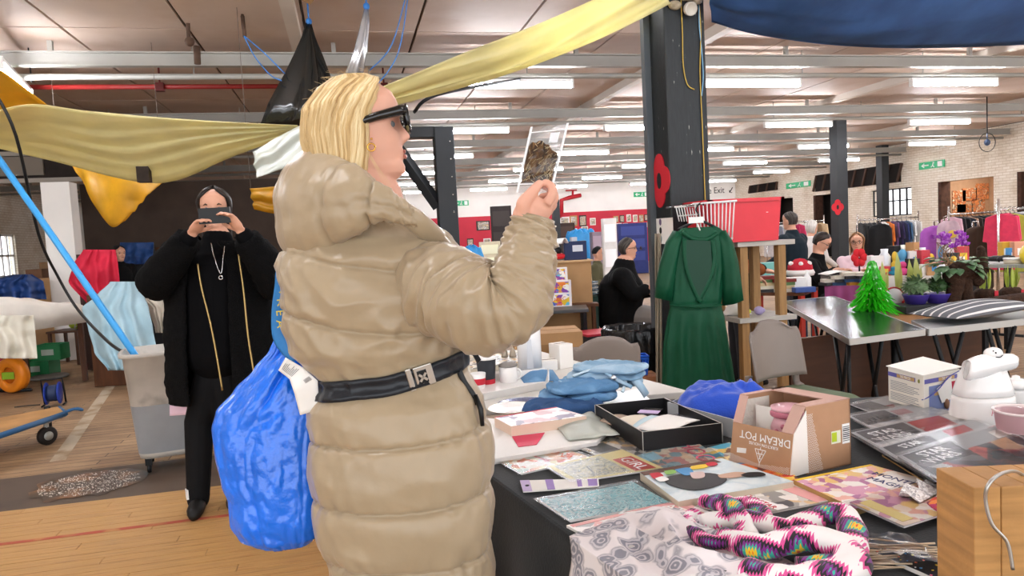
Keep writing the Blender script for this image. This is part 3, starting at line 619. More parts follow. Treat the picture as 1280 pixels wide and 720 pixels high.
def figure(label, base, head_c, face, joints, shirt, trousers=None, hair=None, vox=.008, glasses=False, hands=(True, True), s=1.0, shoes='#151515', tilt_up=(0, 0, 1), hold=None, cat='person', hairA=None, hs=1.0):
    """person: joints give pelvis, chest, neck, shoulders, elbows, wrists, knees, ankles in world space"""
    J = {k: Vector(v) for k, v in joints.items()}; t = thing('person', label, cat, base); M = frame(face, tilt_up); hc = Vector(head_c)
    mb = MB(); add_head(mb, hc, M, hs, 36, 40)
    limb(mb, [J['neck'], hc+M @ Vector((-.02, 0, -.06))*hs], [.06*hs, .05*hs])
    limb(mb, [J['pelvis'], J['chest'], J['neck']], [.14*s, .15*s, .07*s], 14)
    for q in 'lr':
        limb(mb, [J['s'+q], J['e'+q], J['w'+q]], [.05*s, .042*s, .028*s])
        if 'h'+q in J: add_hand(mb, J['w'+q], J['h'+q]-J['w'+q], J.get('u'+q, UP), s, .5, 1 if q == 'r' else -1)
        if 'k'+q in J:
            limb(mb, [J['pelvis']+(J['k'+q]-J['pelvis'])*.05, J['k'+q], J['a'+q]], [.085*s, .058*s, .04*s])
    body = mb.build('body', SKIN2, t, remesh=vox*.75, smooth=1)
    mb = MB(); limb(mb, [J['pelvis'], J['pelvis'].lerp(J['chest'], .5), J['chest'], J['neck']-(J['neck']-J['chest'])*.12], [.175*s, .175*s, .18*s, .085*s], 16)
    for q in 'lr':
        e = J['w'+q].lerp(J['e'+q], .08)
        limb(mb, [J['chest'].lerp(J['s'+q], .5)+UP*.03, J['s'+q], J['e'+q], e], [.11*s, .078*s, .064*s, .047*s])
    top = mb.build('top', shirt, t, remesh=vox, smooth=2)
    if 'kl' in J:
        mb = MB(); limb(mb, [J['pelvis'], J['pelvis']+UP*.06], [.165*s, .165*s], 14)
        for q in 'lr': limb(mb, [J['pelvis'].lerp(J['k'+q], .08), J['k'+q], J['a'+q]], [.105*s, .08*s, .06*s])
        mb.build('trousers', trousers, t, remesh=vox, smooth=2)
        for q in 'lr':
            a = J['a'+q]; fd = Vector((face[0], face[1], 0)).normalized(); mb = MB(); z0 = a.z-.055
            mb.tube([Vector((a.x, a.y, z0+.03))-fd*.07, Vector((a.x, a.y, z0+.035)), Vector((a.x, a.y, z0+.028))+fd*.13, Vector((a.x, a.y, z0+.02))+fd*.19], [.03, .045, .042, .02], 10); mb.build('shoe', mat('shoe_black', '#121212', .5), t)
    if hair is not None:
        A = hairA or [(-.12, 1.35), (-.06, 1.4), (-.02, 1.5), (.02, 1.62), (.06, 1.9), (.09, 2.5), (.115, PI)]
        mb = MB(); hair_cap(mb, hc, M, hs, A, hair[1], hair[2] if len(hair) > 2 else .01, drop=hair[1] < -.09); strands(mb.build('hair', hair[0], t, solid=-.004), 40, 22, 50)
    for q in (-1, 1):
        mb = MB(); mb.ell(hc+M @ Vector((.064, q*.031, .002))*hs, .0115*hs, None, 12, 8); e_ = mb.build('eye', mat('eye_white', '#e8e4de', .3), t); mb = MB(); mb.ell(hc+M @ Vector((.0735, q*.031, .002))*hs, (.003*hs, .0055*hs, .0055*hs), M, 10, 6); mb.build('iris', mat('iris', '#2c2a26', .3), e_)
        mb = MB(); mb.tube([hc+M @ head_pt(q*.28, .022)*hs, hc+M @ (head_pt(q*.42, .027)+Vector((.002, 0, 0)))*hs, hc+M @ head_pt(q*.62, .022)*hs], [.003*hs, .0045*hs, .002*hs], 6); mb.build('eyebrow', mat('brow', '#4b3a2b', .7), t)
    mb = MB(); mb.ell(hc+M @ Vector((.0835, 0, -.062))*hs, (.005*hs, .021*hs, .006*hs), M, 12, 6); mb.build('lips', mat('lips', '#b5665c', .5), t)
    if glasses:
        mb = MB()
        for q in (-1, 1):
            c0 = hc+M @ Vector((.098, q*.034, .0))*s; mb.tube([c0+M @ Vector((0, .025*math.cos(a), .019*math.sin(a)))*hs for a in [2*PI*k/16 for k in range(17)]], .0028*hs, 5)
            mb.tube([hc+M @ Vector((.097, q*.06, .008))*hs, hc+M @ Vector((.03, q*.077, .008))*hs, hc+M @ Vector((-.02, q*.078, .0))*hs], .0026*hs, 5)
        mb.tube([hc+M @ Vector((.1, -.01, .004))*hs, hc+M @ Vector((.1, .01, .004))*hs], .0024*hs, 5); mb.build('glasses', mat('glasses_frame', '#3a2a22', .35), t)
    return t
# ================================================================== the woman in the padded coat
COAT = mat('coat_fabric', '#a8967a', .31, sheen=.15, bump=.12, bsc=28, var=.05, vsc=6, spec=.45)
D0 = 1.62
TOR = [(252, 418, 486), (262, 398, 502), (280, 374, 536), (300, 358, 560), (325, 351, 580), (360, 354, 588), (400, 360, 588), (430, 368, 584), (448, 383, 581), (468, 399, 582), (482, 396, 590), (500, 390, 601), (540, 390, 614), (580, 391, 617), (620, 394, 616), (660, 402, 615), (700, 416, 616), (740, 430, 618), (800, 446, 612), (850, 452, 600)]
TL = [(a, b) for a, b, c in TOR]; TR = [(a, c) for a, b, c in TOR]
SEAMS = [262, 326, 402, 466, 536, 610, 682, 752, 830, 900]
def coat_pt(th, y, off=0.0):
    cth, sth = math.cos(th), math.sin(th); wgt = math.exp(-((y-468)/55)**2); yy = y-(19 if cth > 0 else 9)*cth*wgt
    a, b = lerp(TL, yy), lerp(TR, yy); rx = (b-a)/2*D0/F; rz = rx*lerp([(260, .62), (285, .68), (310, .80), (400, .82), (468, .8), (560, .82), (850, .85)], yy)
    c = V((a+b)/2, yy, D0); e = 2/2.3
    p = c+RH*(rx*math.copysign(abs(cth)**e, cth))+FH*(rz*math.copysign(abs(sth)**e, sth))
    n = (RH*cth/rx+FH*sth/rz).normalized()
    ys = y+5*math.sin(2*th+1)*(1 if y < 450 else .3)-20*cth*max(0, min(1, (440-y)/40))*min(1, max(0, (y-285)/30))
    for s0, s1 in zip(SEAMS, SEAMS[1:]):
        if s0 <= ys <= s1:
            f = (ys-s0)/(s1-s0); q = abs(math.sin(PI*f))**.5; edge = 1-q; gr = min(ys-s0, s1-ys)
            big = .013 if y > 480 else .010
            k = big*(q-.75)-(.006*math.exp(-(gr/2.4)**2) if s0 > 262 else 0)
            k += (.0045+.003*edge)*fbm((th*9, y*.045, 2.2))*(.4+edge)+.006*fbm((th*3.1+y*.012, y*.022-th*1.3, 7.7))
            k += .006*(1-abs(fbm((th*2.2+y*.02, y*.03-th*2.6, 3.3)))*4)*(1 if y < 455 else .25)*.6
            break
    else: k = 0
    if y > 476: k -= .008*math.exp(-((th+1.19)/.03)**2)+.004*math.exp(-((th+1.19)/.12)**2)*abs(fbm((y*.09, 1, 1)))*2
    if y < 300: k *= max(.2, (y-250)/50)
    return p+n*(k+off)
wbase = CP((497-640)/F*D0, D0, 0)
wm = thing('person', 'blonde woman in a long tan padded coat and sunglasses holding up a clear packet', 'person', wbase)
# head: faces right and slightly away, tilted up a little
hface = (RH*.985+FH*.17+UP*.13).normalized(); HM = frame(hface, UP-RH*.02); HC = V(453, 165, D0-.02); HS = 1.0
body = MB(); add_head(body, HC, HM, HS, 72, 84, True)
limb(body, [V(468, 250, D0), HC+HM @ Vector((-.025, 0, -.07))], [.066, .055], 18)
limb(body, [V(490, 480, D0), V(480, 380, D0), V(468, 300, D0), V(466, 255, D0)], [.11, .11, .06, .05], 18)
SH, EL, WR = V(508, 338, 1.52), V(632, 378, 1.40), V(665, 278, 1.42)
limb(body, [V(480, 345, 1.62), V(520, 352, 1.58), EL, WR], [.05, .05, .045, .027], 16)
# right hand holding the packet
body.tube([V(665, 280, 1.42), V(666, 268, 1.418), V(669, 257, 1.415), V(675, 248, 1.415)], [.027, .034, .036, .030], 16, True, .62, FH)
for ch, rs in (([(683, 255, 1.40), (690, 244, 1.398), (690, 234, 1.403), (682, 228, 1.41)], (.0105, .0098, .009, .0075)), ([(684, 258, 1.42), (693, 248, 1.43), (688, 236, 1.435), (680, 233, 1.43)], (.0105, .0098, .009, .0075)),
               ([(683, 263, 1.435), (691, 256, 1.447), (686, 246, 1.45), (677, 246, 1.445)], (.0105, .0098, .009, .0075)), ([(680, 268, 1.445), (687, 263, 1.458), (683, 255, 1.46), (675, 256, 1.455)], (.0095, .0088, .008, .0068)),
               ([(656, 268, 1.405), (654, 255, 1.392), (663, 243, 1.393), (674, 230, 1.402)], (.017, .0145, .0118, .009))):
    P = crv([V(*p) for p in ch], 4); k = len(P); R = [lerp([(i, r) for i, r in enumerate(rs)], 3*j/(k-1)) for j in range(k)]
    body.tube(P, R, 10); body.ell(P[-1], R[-1]*.99, None, 10, 8)
body.tube([V(657, 276, 1.41), V(653, 266, 1.405), V(655, 258, 1.4)], [.016, .021, .016], 10)
# left arm down at the far side, legs under the coat
limb(body, [V(480, 345, 1.63), V(472, 360, 1.77), V(480, 420, 1.85), V(494, 480, 1.88), V(504, 530, 1.88)], [.05, .05, .048, .04, .028], 12)
add_hand(body, V(504, 530, 1.88), RH*.2-UP, FH, 1, .5)
for q in (-1, 1): 
    hp = CP(-.28, D0, .86)+FH*(.085*q); limb(body, [hp, hp-UP*.40+RH*.02, hp-UP*.78], [.09, .062, .042], 14)
    f0 = hp-UP*.81; body.tube([f0+UP*.03-RH*.06, f0+UP*.03, f0+UP*.0+RH*.12, f0-UP*.005+RH*.17], [.035, .045, .038, .02], 10)
body.build('body', SKIN, wm, remesh=.0034, smooth=2)
LEG = mat('black_leggings', '#17181a', .8)
for q in (-1, 1):
    hp = CP(-.28, D0, .86)+FH*(.085*q); mb = MB(); limb(mb, [hp, hp-UP*.40+RH*.02, hp-UP*.7], [.1, .072, .055], 14); mb.build('legging', LEG, wm, remesh=.01)
    mb = MB(); f0 = hp-UP*.86; mb.tube([f0+UP*.3, f0+UP*.1, f0+UP*.06], [.062, .055, .055], 12); mb.tube([f0+UP*.052-RH*.075, f0+UP*.055, f0+UP*.05+RH*.13, f0+UP*.035+RH*.2], [.042, .054, .048, .028], 12); mb.build('boot', mat('boot_leather', '#1a1614', .4), wm, remesh=.008)
# coat body
mb = MB(); n = 170; ys = [252+598*k/260 for k in range(261)]
mb.loft([[coat_pt(2*PI*j/n, y) for j in range(n)] for y in ys]); coat = mb.build('coat', COAT, wm)
def sleeve(path, name, amp=1.0, seams=(), nn=72):
    P = crv([V(*p[:3]) for p in path], 22); k = len(P); R = [lerp([(i, p[3]) for i, p in enumerate(path)], (len(path)-1)*j/(k-1)) for j in range(k)]
    rings = []; a = UP
    for i, p in enumerate(P):
        t = (P[min(i+1, k-1)]-P[max(i-1, 0)]).normalized(); a = (a-t*a.dot(t)).normalized(); b = t.cross(a); u = (len(path)-1)*i/(k-1); ring = []
        for j in range(nn):
            th = 2*PI*j/nn; d = a*math.cos(th)+b*math.sin(th)
            q = .0065*amp*fbm((u*4.2+th*.5, th*1.6, 5))+.005*amp*(1-4*abs(fbm((u*3.3+th*.9, th*1.1-u, 9))))*.7+.0016*amp*fbm((u*11, th*4, 2))
            for s_ in seams: q -= .009*math.exp(-((u+.12*math.sin(th*1)-s_)/.045)**2)
            ring.append(p+d*(R[i]+q))
        rings.append(ring)
    mb = MB(); mb.loft(rings); return mb.build(name, COAT, coat)
sleeve([(508, 345, 1.63, .084), (536, 356, 1.545, .097), (574, 372, 1.455, .094), (606, 387, 1.40, .087), (638, 380, 1.39, .075), (654, 344, 1.40, .063), (662, 302, 1.415, .051), (668, 276, 1.42, .040)], 'sleeve', 1.1, (1.1, 2.15, 3.6))
sleeve([(485, 335, 1.60, .085), (470, 350, 1.76, .09), (478, 410, 1.85, .08), (492, 470, 1.88, .068), (504, 528, 1.88, .048)], 'sleeve', 1, (1.1, 2.2))
mb = MB(); c0, c1 = V(668, 277, 1.42), V(669.5, 271, 1.42); mb.tube([c0, c1], [.0405, .0385], 40, False); mb.build('cuff', COAT, coat, solid=-.004)
# the hood lying on the shoulders
path = [(518, 272, 1.48, .012, .016), (503, 263, 1.465, .018, .022), (474, 250, 1.455, .030, .036), (436, 248, 1.48, .060, .072), (400, 254, 1.56, .086, .119), (392, 250, 1.66, .085, .12), (408, 246, 1.76, .078, .10), (450, 246, 1.82, .06, .075), (500, 258, 1.79, .04, .045)]
P = crv([V(*p[:3]) for p in path], 14); k = len(P); rings = []; nn = 60
for i, p in enumerate(P):
    u = (len(path)-1)*i/(k-1); rx = lerp([(j, q[3]) for j, q in enumerate(path)], u); rz = lerp([(j, q[4]) for j, q in enumerate(path)], u)
    t = (P[min(i+1, k-1)]-P[max(i-1, 0)]).normalized(); o_ = t.cross(UP).normalized(); ring = []
    if (p-V(455, 250, 1.63)).dot(o_) < 0: o_ = -o_
    for j in range(nn):
        th = 2*PI*j/nn; q = .010*(abs(math.sin(th*1.5+.4))**.5-.6)+.005*fbm((u*3, th*1.5, 8))+.004*fbm((u*9, th*2.5, 3))
        for s_ in (2.2, 3.15, 4.6, 6.2): q -= .012*math.exp(-((u+.10*math.sin(th)-s_)/.035)**2)
        low = 1.12 if math.sin(th) < 0 else 1
        ring.append(p+o_*((rx+q)*math.cos(th)-.25*rx*math.sin(th))+UP*((rz+q)*math.sin(th)*low))
    rings.append(ring)
mb = MB(); mb.loft(rings); mb.build('hood', COAT, coat)
# stand-up collar at the front
mb = MB(); P = crv([V(466, 258, 1.49), V(502, 265, 1.475), V(530, 285, 1.50), V(555, 308, 1.58)], 8); mb.tube(P, [.016]*4+[.018]*(len(P)-8)+[.014]*4, 16, True, 1.3, UP); mb.build('collar', COAT, coat)
# belt, buckle, zip, loose belt end
BELT = mat('belt_leather', '#20242a', .32, bump=.1, bsc=90); SILV = mat('buckle_metal', '#c4c1bb', .35, 1)
mb = MB(); mb.grid(lambda u, v: coat_pt(2*PI*u, 468+(v-.5)*22, .007+.004*math.sin(PI*v)), 120, 5, wrap=True); mb.build('belt', BELT, coat, solid=.004)
def frame_at(th, y):
    p = coat_pt(th, y, .018); ex = (coat_pt(th+.06, y)-coat_pt(th-.06, y)).normalized(); ey = (coat_pt(th, y-8)-coat_pt(th, y+8)).normalized(); return p, ex, ey, ex.cross(ey)
p, ex, ey, ez = frame_at(-1.06, 468); B = Matrix((ex, ey, ez)).transposed()
mb = MB(); mb.box(p, (.040, .046, .006), B); mb.box(p-ex*.03, (.012, .05, .007), B); bk = mb.build('buckle', SILV, coat, bevel=.002)
mb = MB(); mb.box(p+ez*.004-ex*.004, (.020, .028, .004), B); mb.build('buckle_centre', DARKM, coat, bevel=.001)
mb = MB(); mb.box(p+ez*.007-ex*.004, (.022, .005, .003), B @ Matrix.Rotation(.8, 3, 'Z')); mb.box(p+ez*.007-ex*.004, (.022, .005, .003), B @ Matrix.Rotation(-.8, 3, 'Z')); mb.build('buckle_prong', SILV, coat)
mb = MB(); P = [coat_pt(a, y, .004) for a, y in ((-.42, 478), (-.40, 490), (-.36, 502), (-.34, 512))]; mb.tube(crv(P), [.007]*19, 8, True, .5, -FH); P = [coat_pt(a, y, .010) for a, y in ((-.36, 503), (-.37, 516), (-.40, 532))]; mb.tube(P, [.005, .006, .0045], 8); mb.build('zip', BLACKP, coat)
mb = MB(); P = [coat_pt(-.2, 452, .01), V(587, 432, 1.53), V(592, 440, 1.5), V(599, 452, 1.49)]; mb.tube(crv(P), .011, 8, True, .3, RH); mb.build('belt_end', BELT, coat)
# hair
BL = hair_mat('blonde_hair', '#f0dfb4', '#d3b47c', '#8a6437')
XBh = [(-.2, -.095), (-.14, -.110), (-.1, -.122), (-.06, -.130), (0, -.134), (.06, -.122), (.1, -.085), (.12, -.052), (.131, -.012)]
XFh = [(-.2, .06), (-.1, .07), (0, .088), (.06, .096), (.085, .090), (.105, .068), (.12, .040), (.131, -.008)]
WDh = [(-.2, .072), (-.14, .082), (-.1, .087), (-.06, .090), (0, .091), (.06, .086), (.1, .066), (.12, .038), (.131, .003)]
AH = [(-.2, 1.3), (-.12, 1.5), (-.08, 1.66), (-.05, 1.74), (0, 1.82), (.03, 1.92), (.06, 2.12), (.085, 2.35), (.1, 2.7), (.112, PI-.05), (.131, PI)]
def hair_p(a, z, off=0, edge=1.0):
    t = PI-a; c, s_ = math.cos(t), math.sin(t); e = 2/2.25; x0 = -.012; f, b, w_ = lerp(XFh, z), lerp(XBh, z), lerp(WDh, z)
    x = x0+(f-x0 if c >= 0 else x0-b)*math.copysign(abs(c)**e, c); y = w_*math.copysign(abs(s_)**e, s_); p = Vector((x, y, z))
    zz = max(-.118, min(.117, z)); h = head_pt(t, zz); h.z = z
    fz = max(.15, min(1, (.12-z)/.06)); k = (.003*fbm((a*6, z*6, 1.1))+.0012*fbm((a*22, z*5, 6.1))+.0006*fbm((a*60, z*5, 3)))*fz
    q = Vector((p.x+.012, p.y, .0)); q = q.normalized() if q.length > 1e-4 else UP
    p = h.lerp(p, edge)+q*(k*edge+off)
    return HM @ p+HC
mb = MB()
def hfn(u, v):
    z = .131+(-.19-.131)*v**1.15; A = lerp(AH, z); a = (2*u-1)*A; ed = min(1, .25+(1-abs(2*u-1))*9); return hair_p(a, z, 0, ed)
mb.grid(hfn, 150, 60); hair = mb.build('hair', BL, wm, solid=-.004); strands(hair, 150, 60, 62)
mb = MB()
for k in range(420):
    a0 = U(-1, 1); zt = U(.098, .124); L = U(.1, .27); pts = []
    wob = U(-.05, .05)
    for j in range(9):
        z = zt-L*j/8; A = lerp(AH, z); a = max(-A, min(A, a0*A+wob*math.sin(j*.5))); pts.append(hair_p(a, z, (U(.0002, .0012)+(.003*U(0, 1) if k % 14 == 0 else 0))*min(1, j/3)-.0012*(1-min(1, j/3)), 1 if abs(a0) < .9 else .7))
    mb.tube(pts, [.0003]*8+[.00015], 3, False)
for k in range(40):   # stray hairs round the crown and down the cheek
    a = U(-PI, PI); p = hair_p(a, U(.08, .13)); q = (p-HC).normalized(); mb.tube([p, p+q*U(.004, .012)+RH*U(-.01, .01), p+q*U(.004, .016)+RH*U(-.025, .02)], .00025, 3, False)
for k in range(5): p = HC+HM @ Vector((.0+.003*k*.5, -.076, -.055)); mb.tube(crv([p, p+HM @ Vector((.012, -.006, -.035)), p+HM @ Vector((.022+.002*(k % 5), -.004, -.075)), p+HM @ Vector((.018, .004, -.1))], 4), .0003, 3, False)
st = mb.build('hair_strands', BL, hair); st['kind'] = 'stuff'
# sunglasses
SG = mat('black_acetate', '#0f1011', .18, coat=.5); LENS = mat('dark_lens', '#2a2d33', .05, spec=.8)
H = lambda x, y, z: HC+HM @ Vector((x, y, z))
sg = MB()
def rim(q): return [(q*(.036+a*.030+ (0 if a*q*0 == 0 else 0)), b*.026-.002+ (.003 if b > 0 else 0)) for a, b in [(math.copysign(abs(math.cos(t))**.6, math.cos(t)), math.copysign(abs(math.sin(t))**.7, math.sin(t))) for t in [2*PI*k/28 for k in range(28)]]]
for q in (-1, 1):
    o_ = rim(q); xx = lambda y: .104-.9*y*y*1.6
    ring = [[H(xx(y)+dx, y*sc+(1-sc)*q*.036, z*sc+.012-(1-sc)*0) for y, z in o_] for dx, sc in ((0, 1.0), (.004, 1.0), (.004, .76), (0, .76))]
    n_ = len(o_); sg.loft(ring+[ring[0]], False)
    sg.tube([H(.094, q*.069, .022), H(.085, q*.075, .021), H(.04, q*.0785, .016), H(-.012, q*.080, .008), H(-.045, q*.079, -.012)], [.0115, .0115, .010, .008, .005], 8, True, 1.0, HM.col[2])
sg.tube([H(.104, -.012, .016), H(.106, 0, .018), H(.104, .012, .016)], .0045, 8)
gl = sg.build('sunglasses', SG, wm)
for q in (-1, 1): mb = MB(); o_ = rim(q); mb.add([H(.105-1.44*y*y, y*.8+.2*q*.036, z*.8+.012) for y, z in o_], [tuple(range(len(o_)))]); mb.build('lens', LENS, gl, solid=.002)
text('temple_lettering', 'Ray-Ban', .0075, H(.073, -.0838, .0205), HM.col[0], HM.col[2], WHITE, gl, .0002, off=.001)
# face details: lips, eyes, brows, earrings
mb = MB(); mb.ell(H(.0835, 0, -.057), (.003, .019, .004), HM, 14, 8); mb.ell(H(.0830, 0, -.0685), (.0042, .017, .005), HM, 14, 8); mb.build('lips', mat('lips_pink', '#cf8f86', .4), wm)
for q in (-1, 1):
    mb = MB(); mb.ell(H(.0595, q*.031, .002), .0118, None, 14, 10); e_ = mb.build('eye', mat('eye_white'), wm); mb = MB(); mb.ell(H(.0695, q*.031, .002), (.003, .0056, .0056), HM, 10, 6); mb.build('iris', mat('iris_blue', '#46606e', .3), e_)
    mb = MB(); mb.tube([H(.0865, q*.018, .024), H(.085, q*.032, .029), H(.072, q*.05, .025)], [.0028, .003, .0015], 6); mb.build('eyebrow', mat('brow_fair', '#a58257', .7), wm)
    mb = MB(); o_ = H(.012, q*.082, -.047); mb.tube([o_+HM @ Vector((.008*math.cos(a), 0, .008*math.sin(a))) for a in [2*PI*k/18 for k in range(19)]], .0017, 6); mb.ell(H(.016, q*.083, -.03), .0025, None, 8, 6); mb.build('earring', mat('gold', '#d9a94e', .2, 1), wm)

# the packet of seeds she holds
pk = thing('seed_packet', 'clear plastic packet of brown seed held up in the raised hand', 'packet', V(668, 240, 1.411))
c00, c10, c11, c01 = V(645, 241, 1.412), V(690, 240, 1.412), V(711, 154, 1.43), V(663, 159, 1.43)
pn = (c10-c00).cross(c01-c00).normalized()
def pkp(u, v, o=0): return c00.lerp(c10, u).lerp(c01.lerp(c11, u), v)+pn*o
bul = lambda u, v: .006*math.sin(PI*min(1, max(0, u)))*math.sin(PI*min(1, max(0, (v-.1)/.75)))
mb = MB(); mb.grid(lambda u, v: pkp(u, v, .0012+bul(u, v)+.0012*fbm((u*6, v*9, 2))), 18, 24); mb.grid(lambda u, v: pkp(u, v, -.0012-bul(u, v)), 18, 24); mb.build('clear_film', film('packet_film', '#f4f6f8', .26, .1, .5, 40), pk)
SEED = prints('seed', ['#3a2616', '#6a4728', '#7f5c36', '#50361f', '#5d4126'], 240, (1, 1, .35), .7, 'cells', 1)
mb = MB()
def sd(u, v, sgn): 
    t_ = .68+.10*math.sin(PI*u*1.4+.3)+.05*fbm((u*7, 1, 4)); return pkp(.07+.84*u, .15+(t_-.15)*v*.98, sgn*(.0006+.75*bul(.07+.84*u, .15+.5*v)+.0008*fbm((u*30, v*40, 3))))
mb.grid(lambda u, v: sd(u, v, 1), 20, 20); mb.grid(lambda u, v: sd(u, v, -1), 20, 20); sdm = mb.build('seed_fill', SEED, pk)
mb = MB()
for k in range(70):
    u, v = U(.04, .96), U(.02, .95); p = sd(u, v, 1)+pn*.0005; a = U(.4, 1.4)*(1 if U(0, 1) < .6 else -1); d = (c10-c00).normalized()*math.cos(a)+(c01-c00).normalized()*math.sin(a); L = U(.003, .007); mb.tube([p-d*L, p+d*L], .0005, 4)
q_ = mb.build('seed_stalks', mat('straw', '#d8c39a', .7), pk); q_['kind'] = 'stuff'
EDGE = mat('packet_edge', '#f3f4f4', .4)
mb = MB()
for sg_ in (.0015, -.0015): 
    for (u0, v0, u1, v1, wv) in ((0, 0, 0, 1, .06), (.94, 0, .94, 1, .06)): q4 = [pkp(u0, v0, sg_), pkp(u0+wv, v0, sg_), pkp(u0+wv, v1, sg_), pkp(u0, v1, sg_)]; mb.slab(q4, .0004, pn)
mb.build('white_margin', EDGE, pk)
mb = MB(); mb.slab([pkp(.0, .115, .002), pkp(1, .115, .002), pkp(1, .13, .002), pkp(0, .13, .002)], .0008, pn); mb.slab([pkp(.0, .9, .002), pkp(1, .9, .002), pkp(1, .915, .002), pkp(0, .915, .002)], .0008, pn); mb.build('zip_seal', EDGE, pk)
mb = MB(); mb.slab([pkp(.58, .72, .003), pkp(.82, .72, .003), pkp(.82, .87, .003), pkp(.58, .87, .003)], .0004, pn); mb.build('paper_label', mat('label_pale', '#e3e6ea', .6), pk)

# blue shopping bag on her back
BB = mat('blue_woven', '#1272ee', .25, bump=.5, bsc=34, var=.18, vsc=7, spec=.7, coat=.2)
bag = thing('shopping_bag', 'large crinkled blue woven plastic shopping bag hanging from the blonde shoulder', 'bag', V(340, 683, 1.70))
BR_ = [(424, 343, 395), (436, 338, 402), (460, 318, 400), (485, 294, 402), (510, 272, 402), (530, 267, 401), (560, 271, 401), (600, 280, 402), (620, 288, 402), (650, 290, 402), (668, 300, 399), (678, 318, 390), (683, 335, 375)]
BLl = [(a, b) for a, b, c in BR_]; BRr = [(a, c) for a, b, c in BR_]; DB = 1.66
def bag_pt(th, y, off=0):
    a, b = lerp(BLl, y), lerp(BRr, y); rx = (b-a)/2*DB/F; rz = min(.11, rx*.75)*lerp([(424, .35), (500, .7), (640, 1), (683, .9)], y); c_, s_ = math.cos(th), math.sin(th)
    vq = Vector((th*1.5+y*.004, y*.007-th*.5, 4)); vo = noise.voronoi(vq)[0]; vo2 = noise.voronoi(vq*2.3+Vector((3, 1, 9)))[0]; q = .040*(vo[1]-vo[0]-.3)+.010*(vo2[1]-vo2[0]-.3)+.004*fbm((th*9, y*.07, 6)); q *= .35+.6*abs(s_)
    return V((a+b)/2, y, DB)+RH*((rx+q*.3*0+off)*c_)+FH*((rz+q+off)*s_)
mb = MB(); mb.loft([[bag_pt(2*PI*j/150, 424+259*k/130) for j in range(150)] for k in range(131)], True); mb.build('bag_body', BB, bag, solid=-.002)
ST_ = mat('strap_blue', '#2f7fc4', .5, bump=.2, bsc=80)
pts = [V(372, 448, 1.60), V(352, 425, 1.60), V(349, 395, 1.595), V(353, 360, 1.58), V(357, 335, 1.57), V(380, 312, 1.56)]
mb = MB(); mb.tube(crv(pts), .017, 8, True, .22, -FH*1.0+RH*.2); mb.build('strap', ST_, bag)
pts = [V(392, 440, 1.74), V(362, 425, 1.72), V(357, 395, 1.70), V(360, 350, 1.68), V(372, 318, 1.66)]; mb = MB(); mb.tube(crv(pts), .014, 8, True, .22, -FH); mb.build('strap', ST_, bag)
YLW = mat('strap_yellow', '#e0c93a', .5)
for ch, (x, y) in zip('IKEA', ((353.5, 365), (351, 378), (350, 391), (350.5, 405))): text('strap_letter', ch, .026, V(x, y, 1.572), UP*-1+RH*.05, RH, YLW, bag, .0004, off=.0005)
mb = MB(); mb.grid(lambda u, v: V(351+42*u*(.75)+12*v+7*math.sin(2.2*v)*0, 452+u*22+v*34+4*math.sin(3*v+u), DB-.128+.02*math.sin(2*v)), 8, 12); 
lab = MB(); P = [[V(351+12*v, 466-4*v+v*36+ (0), 1.535) for v in (0, .5, 1)]]
def tagp(u, v): 
    a_, b_, c_, d_ = (348, 462), (358, 447), (397, 476), (376, 520)
    if v < .55: p = Vector((348+10*u+ (376-348)*v/.55*.9, 464-16*u+(492-464)*v/.55*.9+2*math.sin(v*8)))
    else: w2 = (v-.55)/.45; p = Vector((373+(18-6*w2)*u*.9-w2*3+ (1-w2)*0, 489-14*u+w2*32))
    return V(p.x, p.y, 1.527+.006*math.sin(v*7))
mb = MB()
def tg2(u, v):
    L = (Vector((348, 463)), Vector((362, 474)), Vector((368, 492)), Vector((375, 519))); Rr = (Vector((357, 447)), Vector((378, 459)), Vector((397, 476)), Vector((399, 512)))
    i = min(2, int(v*3)); f = v*3-i; l = L[i].lerp(L[i+1], f); r = Rr[i].lerp(Rr[i+1], f); p = l.lerp(r, u); return V(p.x, p.y, 1.535+.007*math.sin(v*8)-.004*u)
mb.grid(tg2, 8, 16); ct = mb.build('care_tag', PAPER, bag, solid=.001)
mb = MB()
for k in range(9): 
    v = .06+k*.032
    for sg_ in (0,): a_, b_ = tg2(.2, v), tg2(.2+U(.35, .65), v); off = -FH*.0016; mb.tube([a_+off, b_+off], .0006, 4)
for k in range(14):
    u0 = .6+.022*k; a_, b_ = tg2(u0, .52), tg2(u0, .60); mb.tube([a_-FH*.0018, b_-FH*.0018], .0003, 4)
mb.build('tag_print', mat('tag_grey', '#8a8a8c', .6), bag)
# ================================================================== the near stall table and what lies on it
ZT = .744
CLOTHB = mat('black_tablecloth', '#1b2023', .85, sheen=.15, bump=.12, bsc=140)
A_, B_ = Z(616, 595, ZT), Z(715, 667, ZT); dv = (B_-A_); FL, NL = A_-dv*1.55, B_+dv*1.25; FR, NR = CP(2.7, 2.64, ZT), CP(2.7, .9, ZT)
tb = thing('stall_table', 'long trestle table under the black cloth in the foreground', 'table', (NL+FL+FR+NR)/4*1.0-UP*ZT)
cen = (NL+FL+FR+NR)/4
mb = MB(); mb.slab([p.lerp(cen, .03)-UP*.034 for p in (NL, FL, FR, NR)], .028); mb.build('table_top', BROWNW, tb)
for p in (NL, FL, FR, NR):
    q = p.lerp(cen, .12); mb = MB(); mb.box((q.x, q.y, .355), (.05, .05, .71)); mb.build('leg', DARKM, tb)
nE = (dv.normalized()).cross(UP); nE = nE if nE.dot(RH) < 0 else -nE     # outward on the left side
mb = MB(); mb.slab([p-UP*.005 for p in (NL, FL, FR, NR)], .0045)
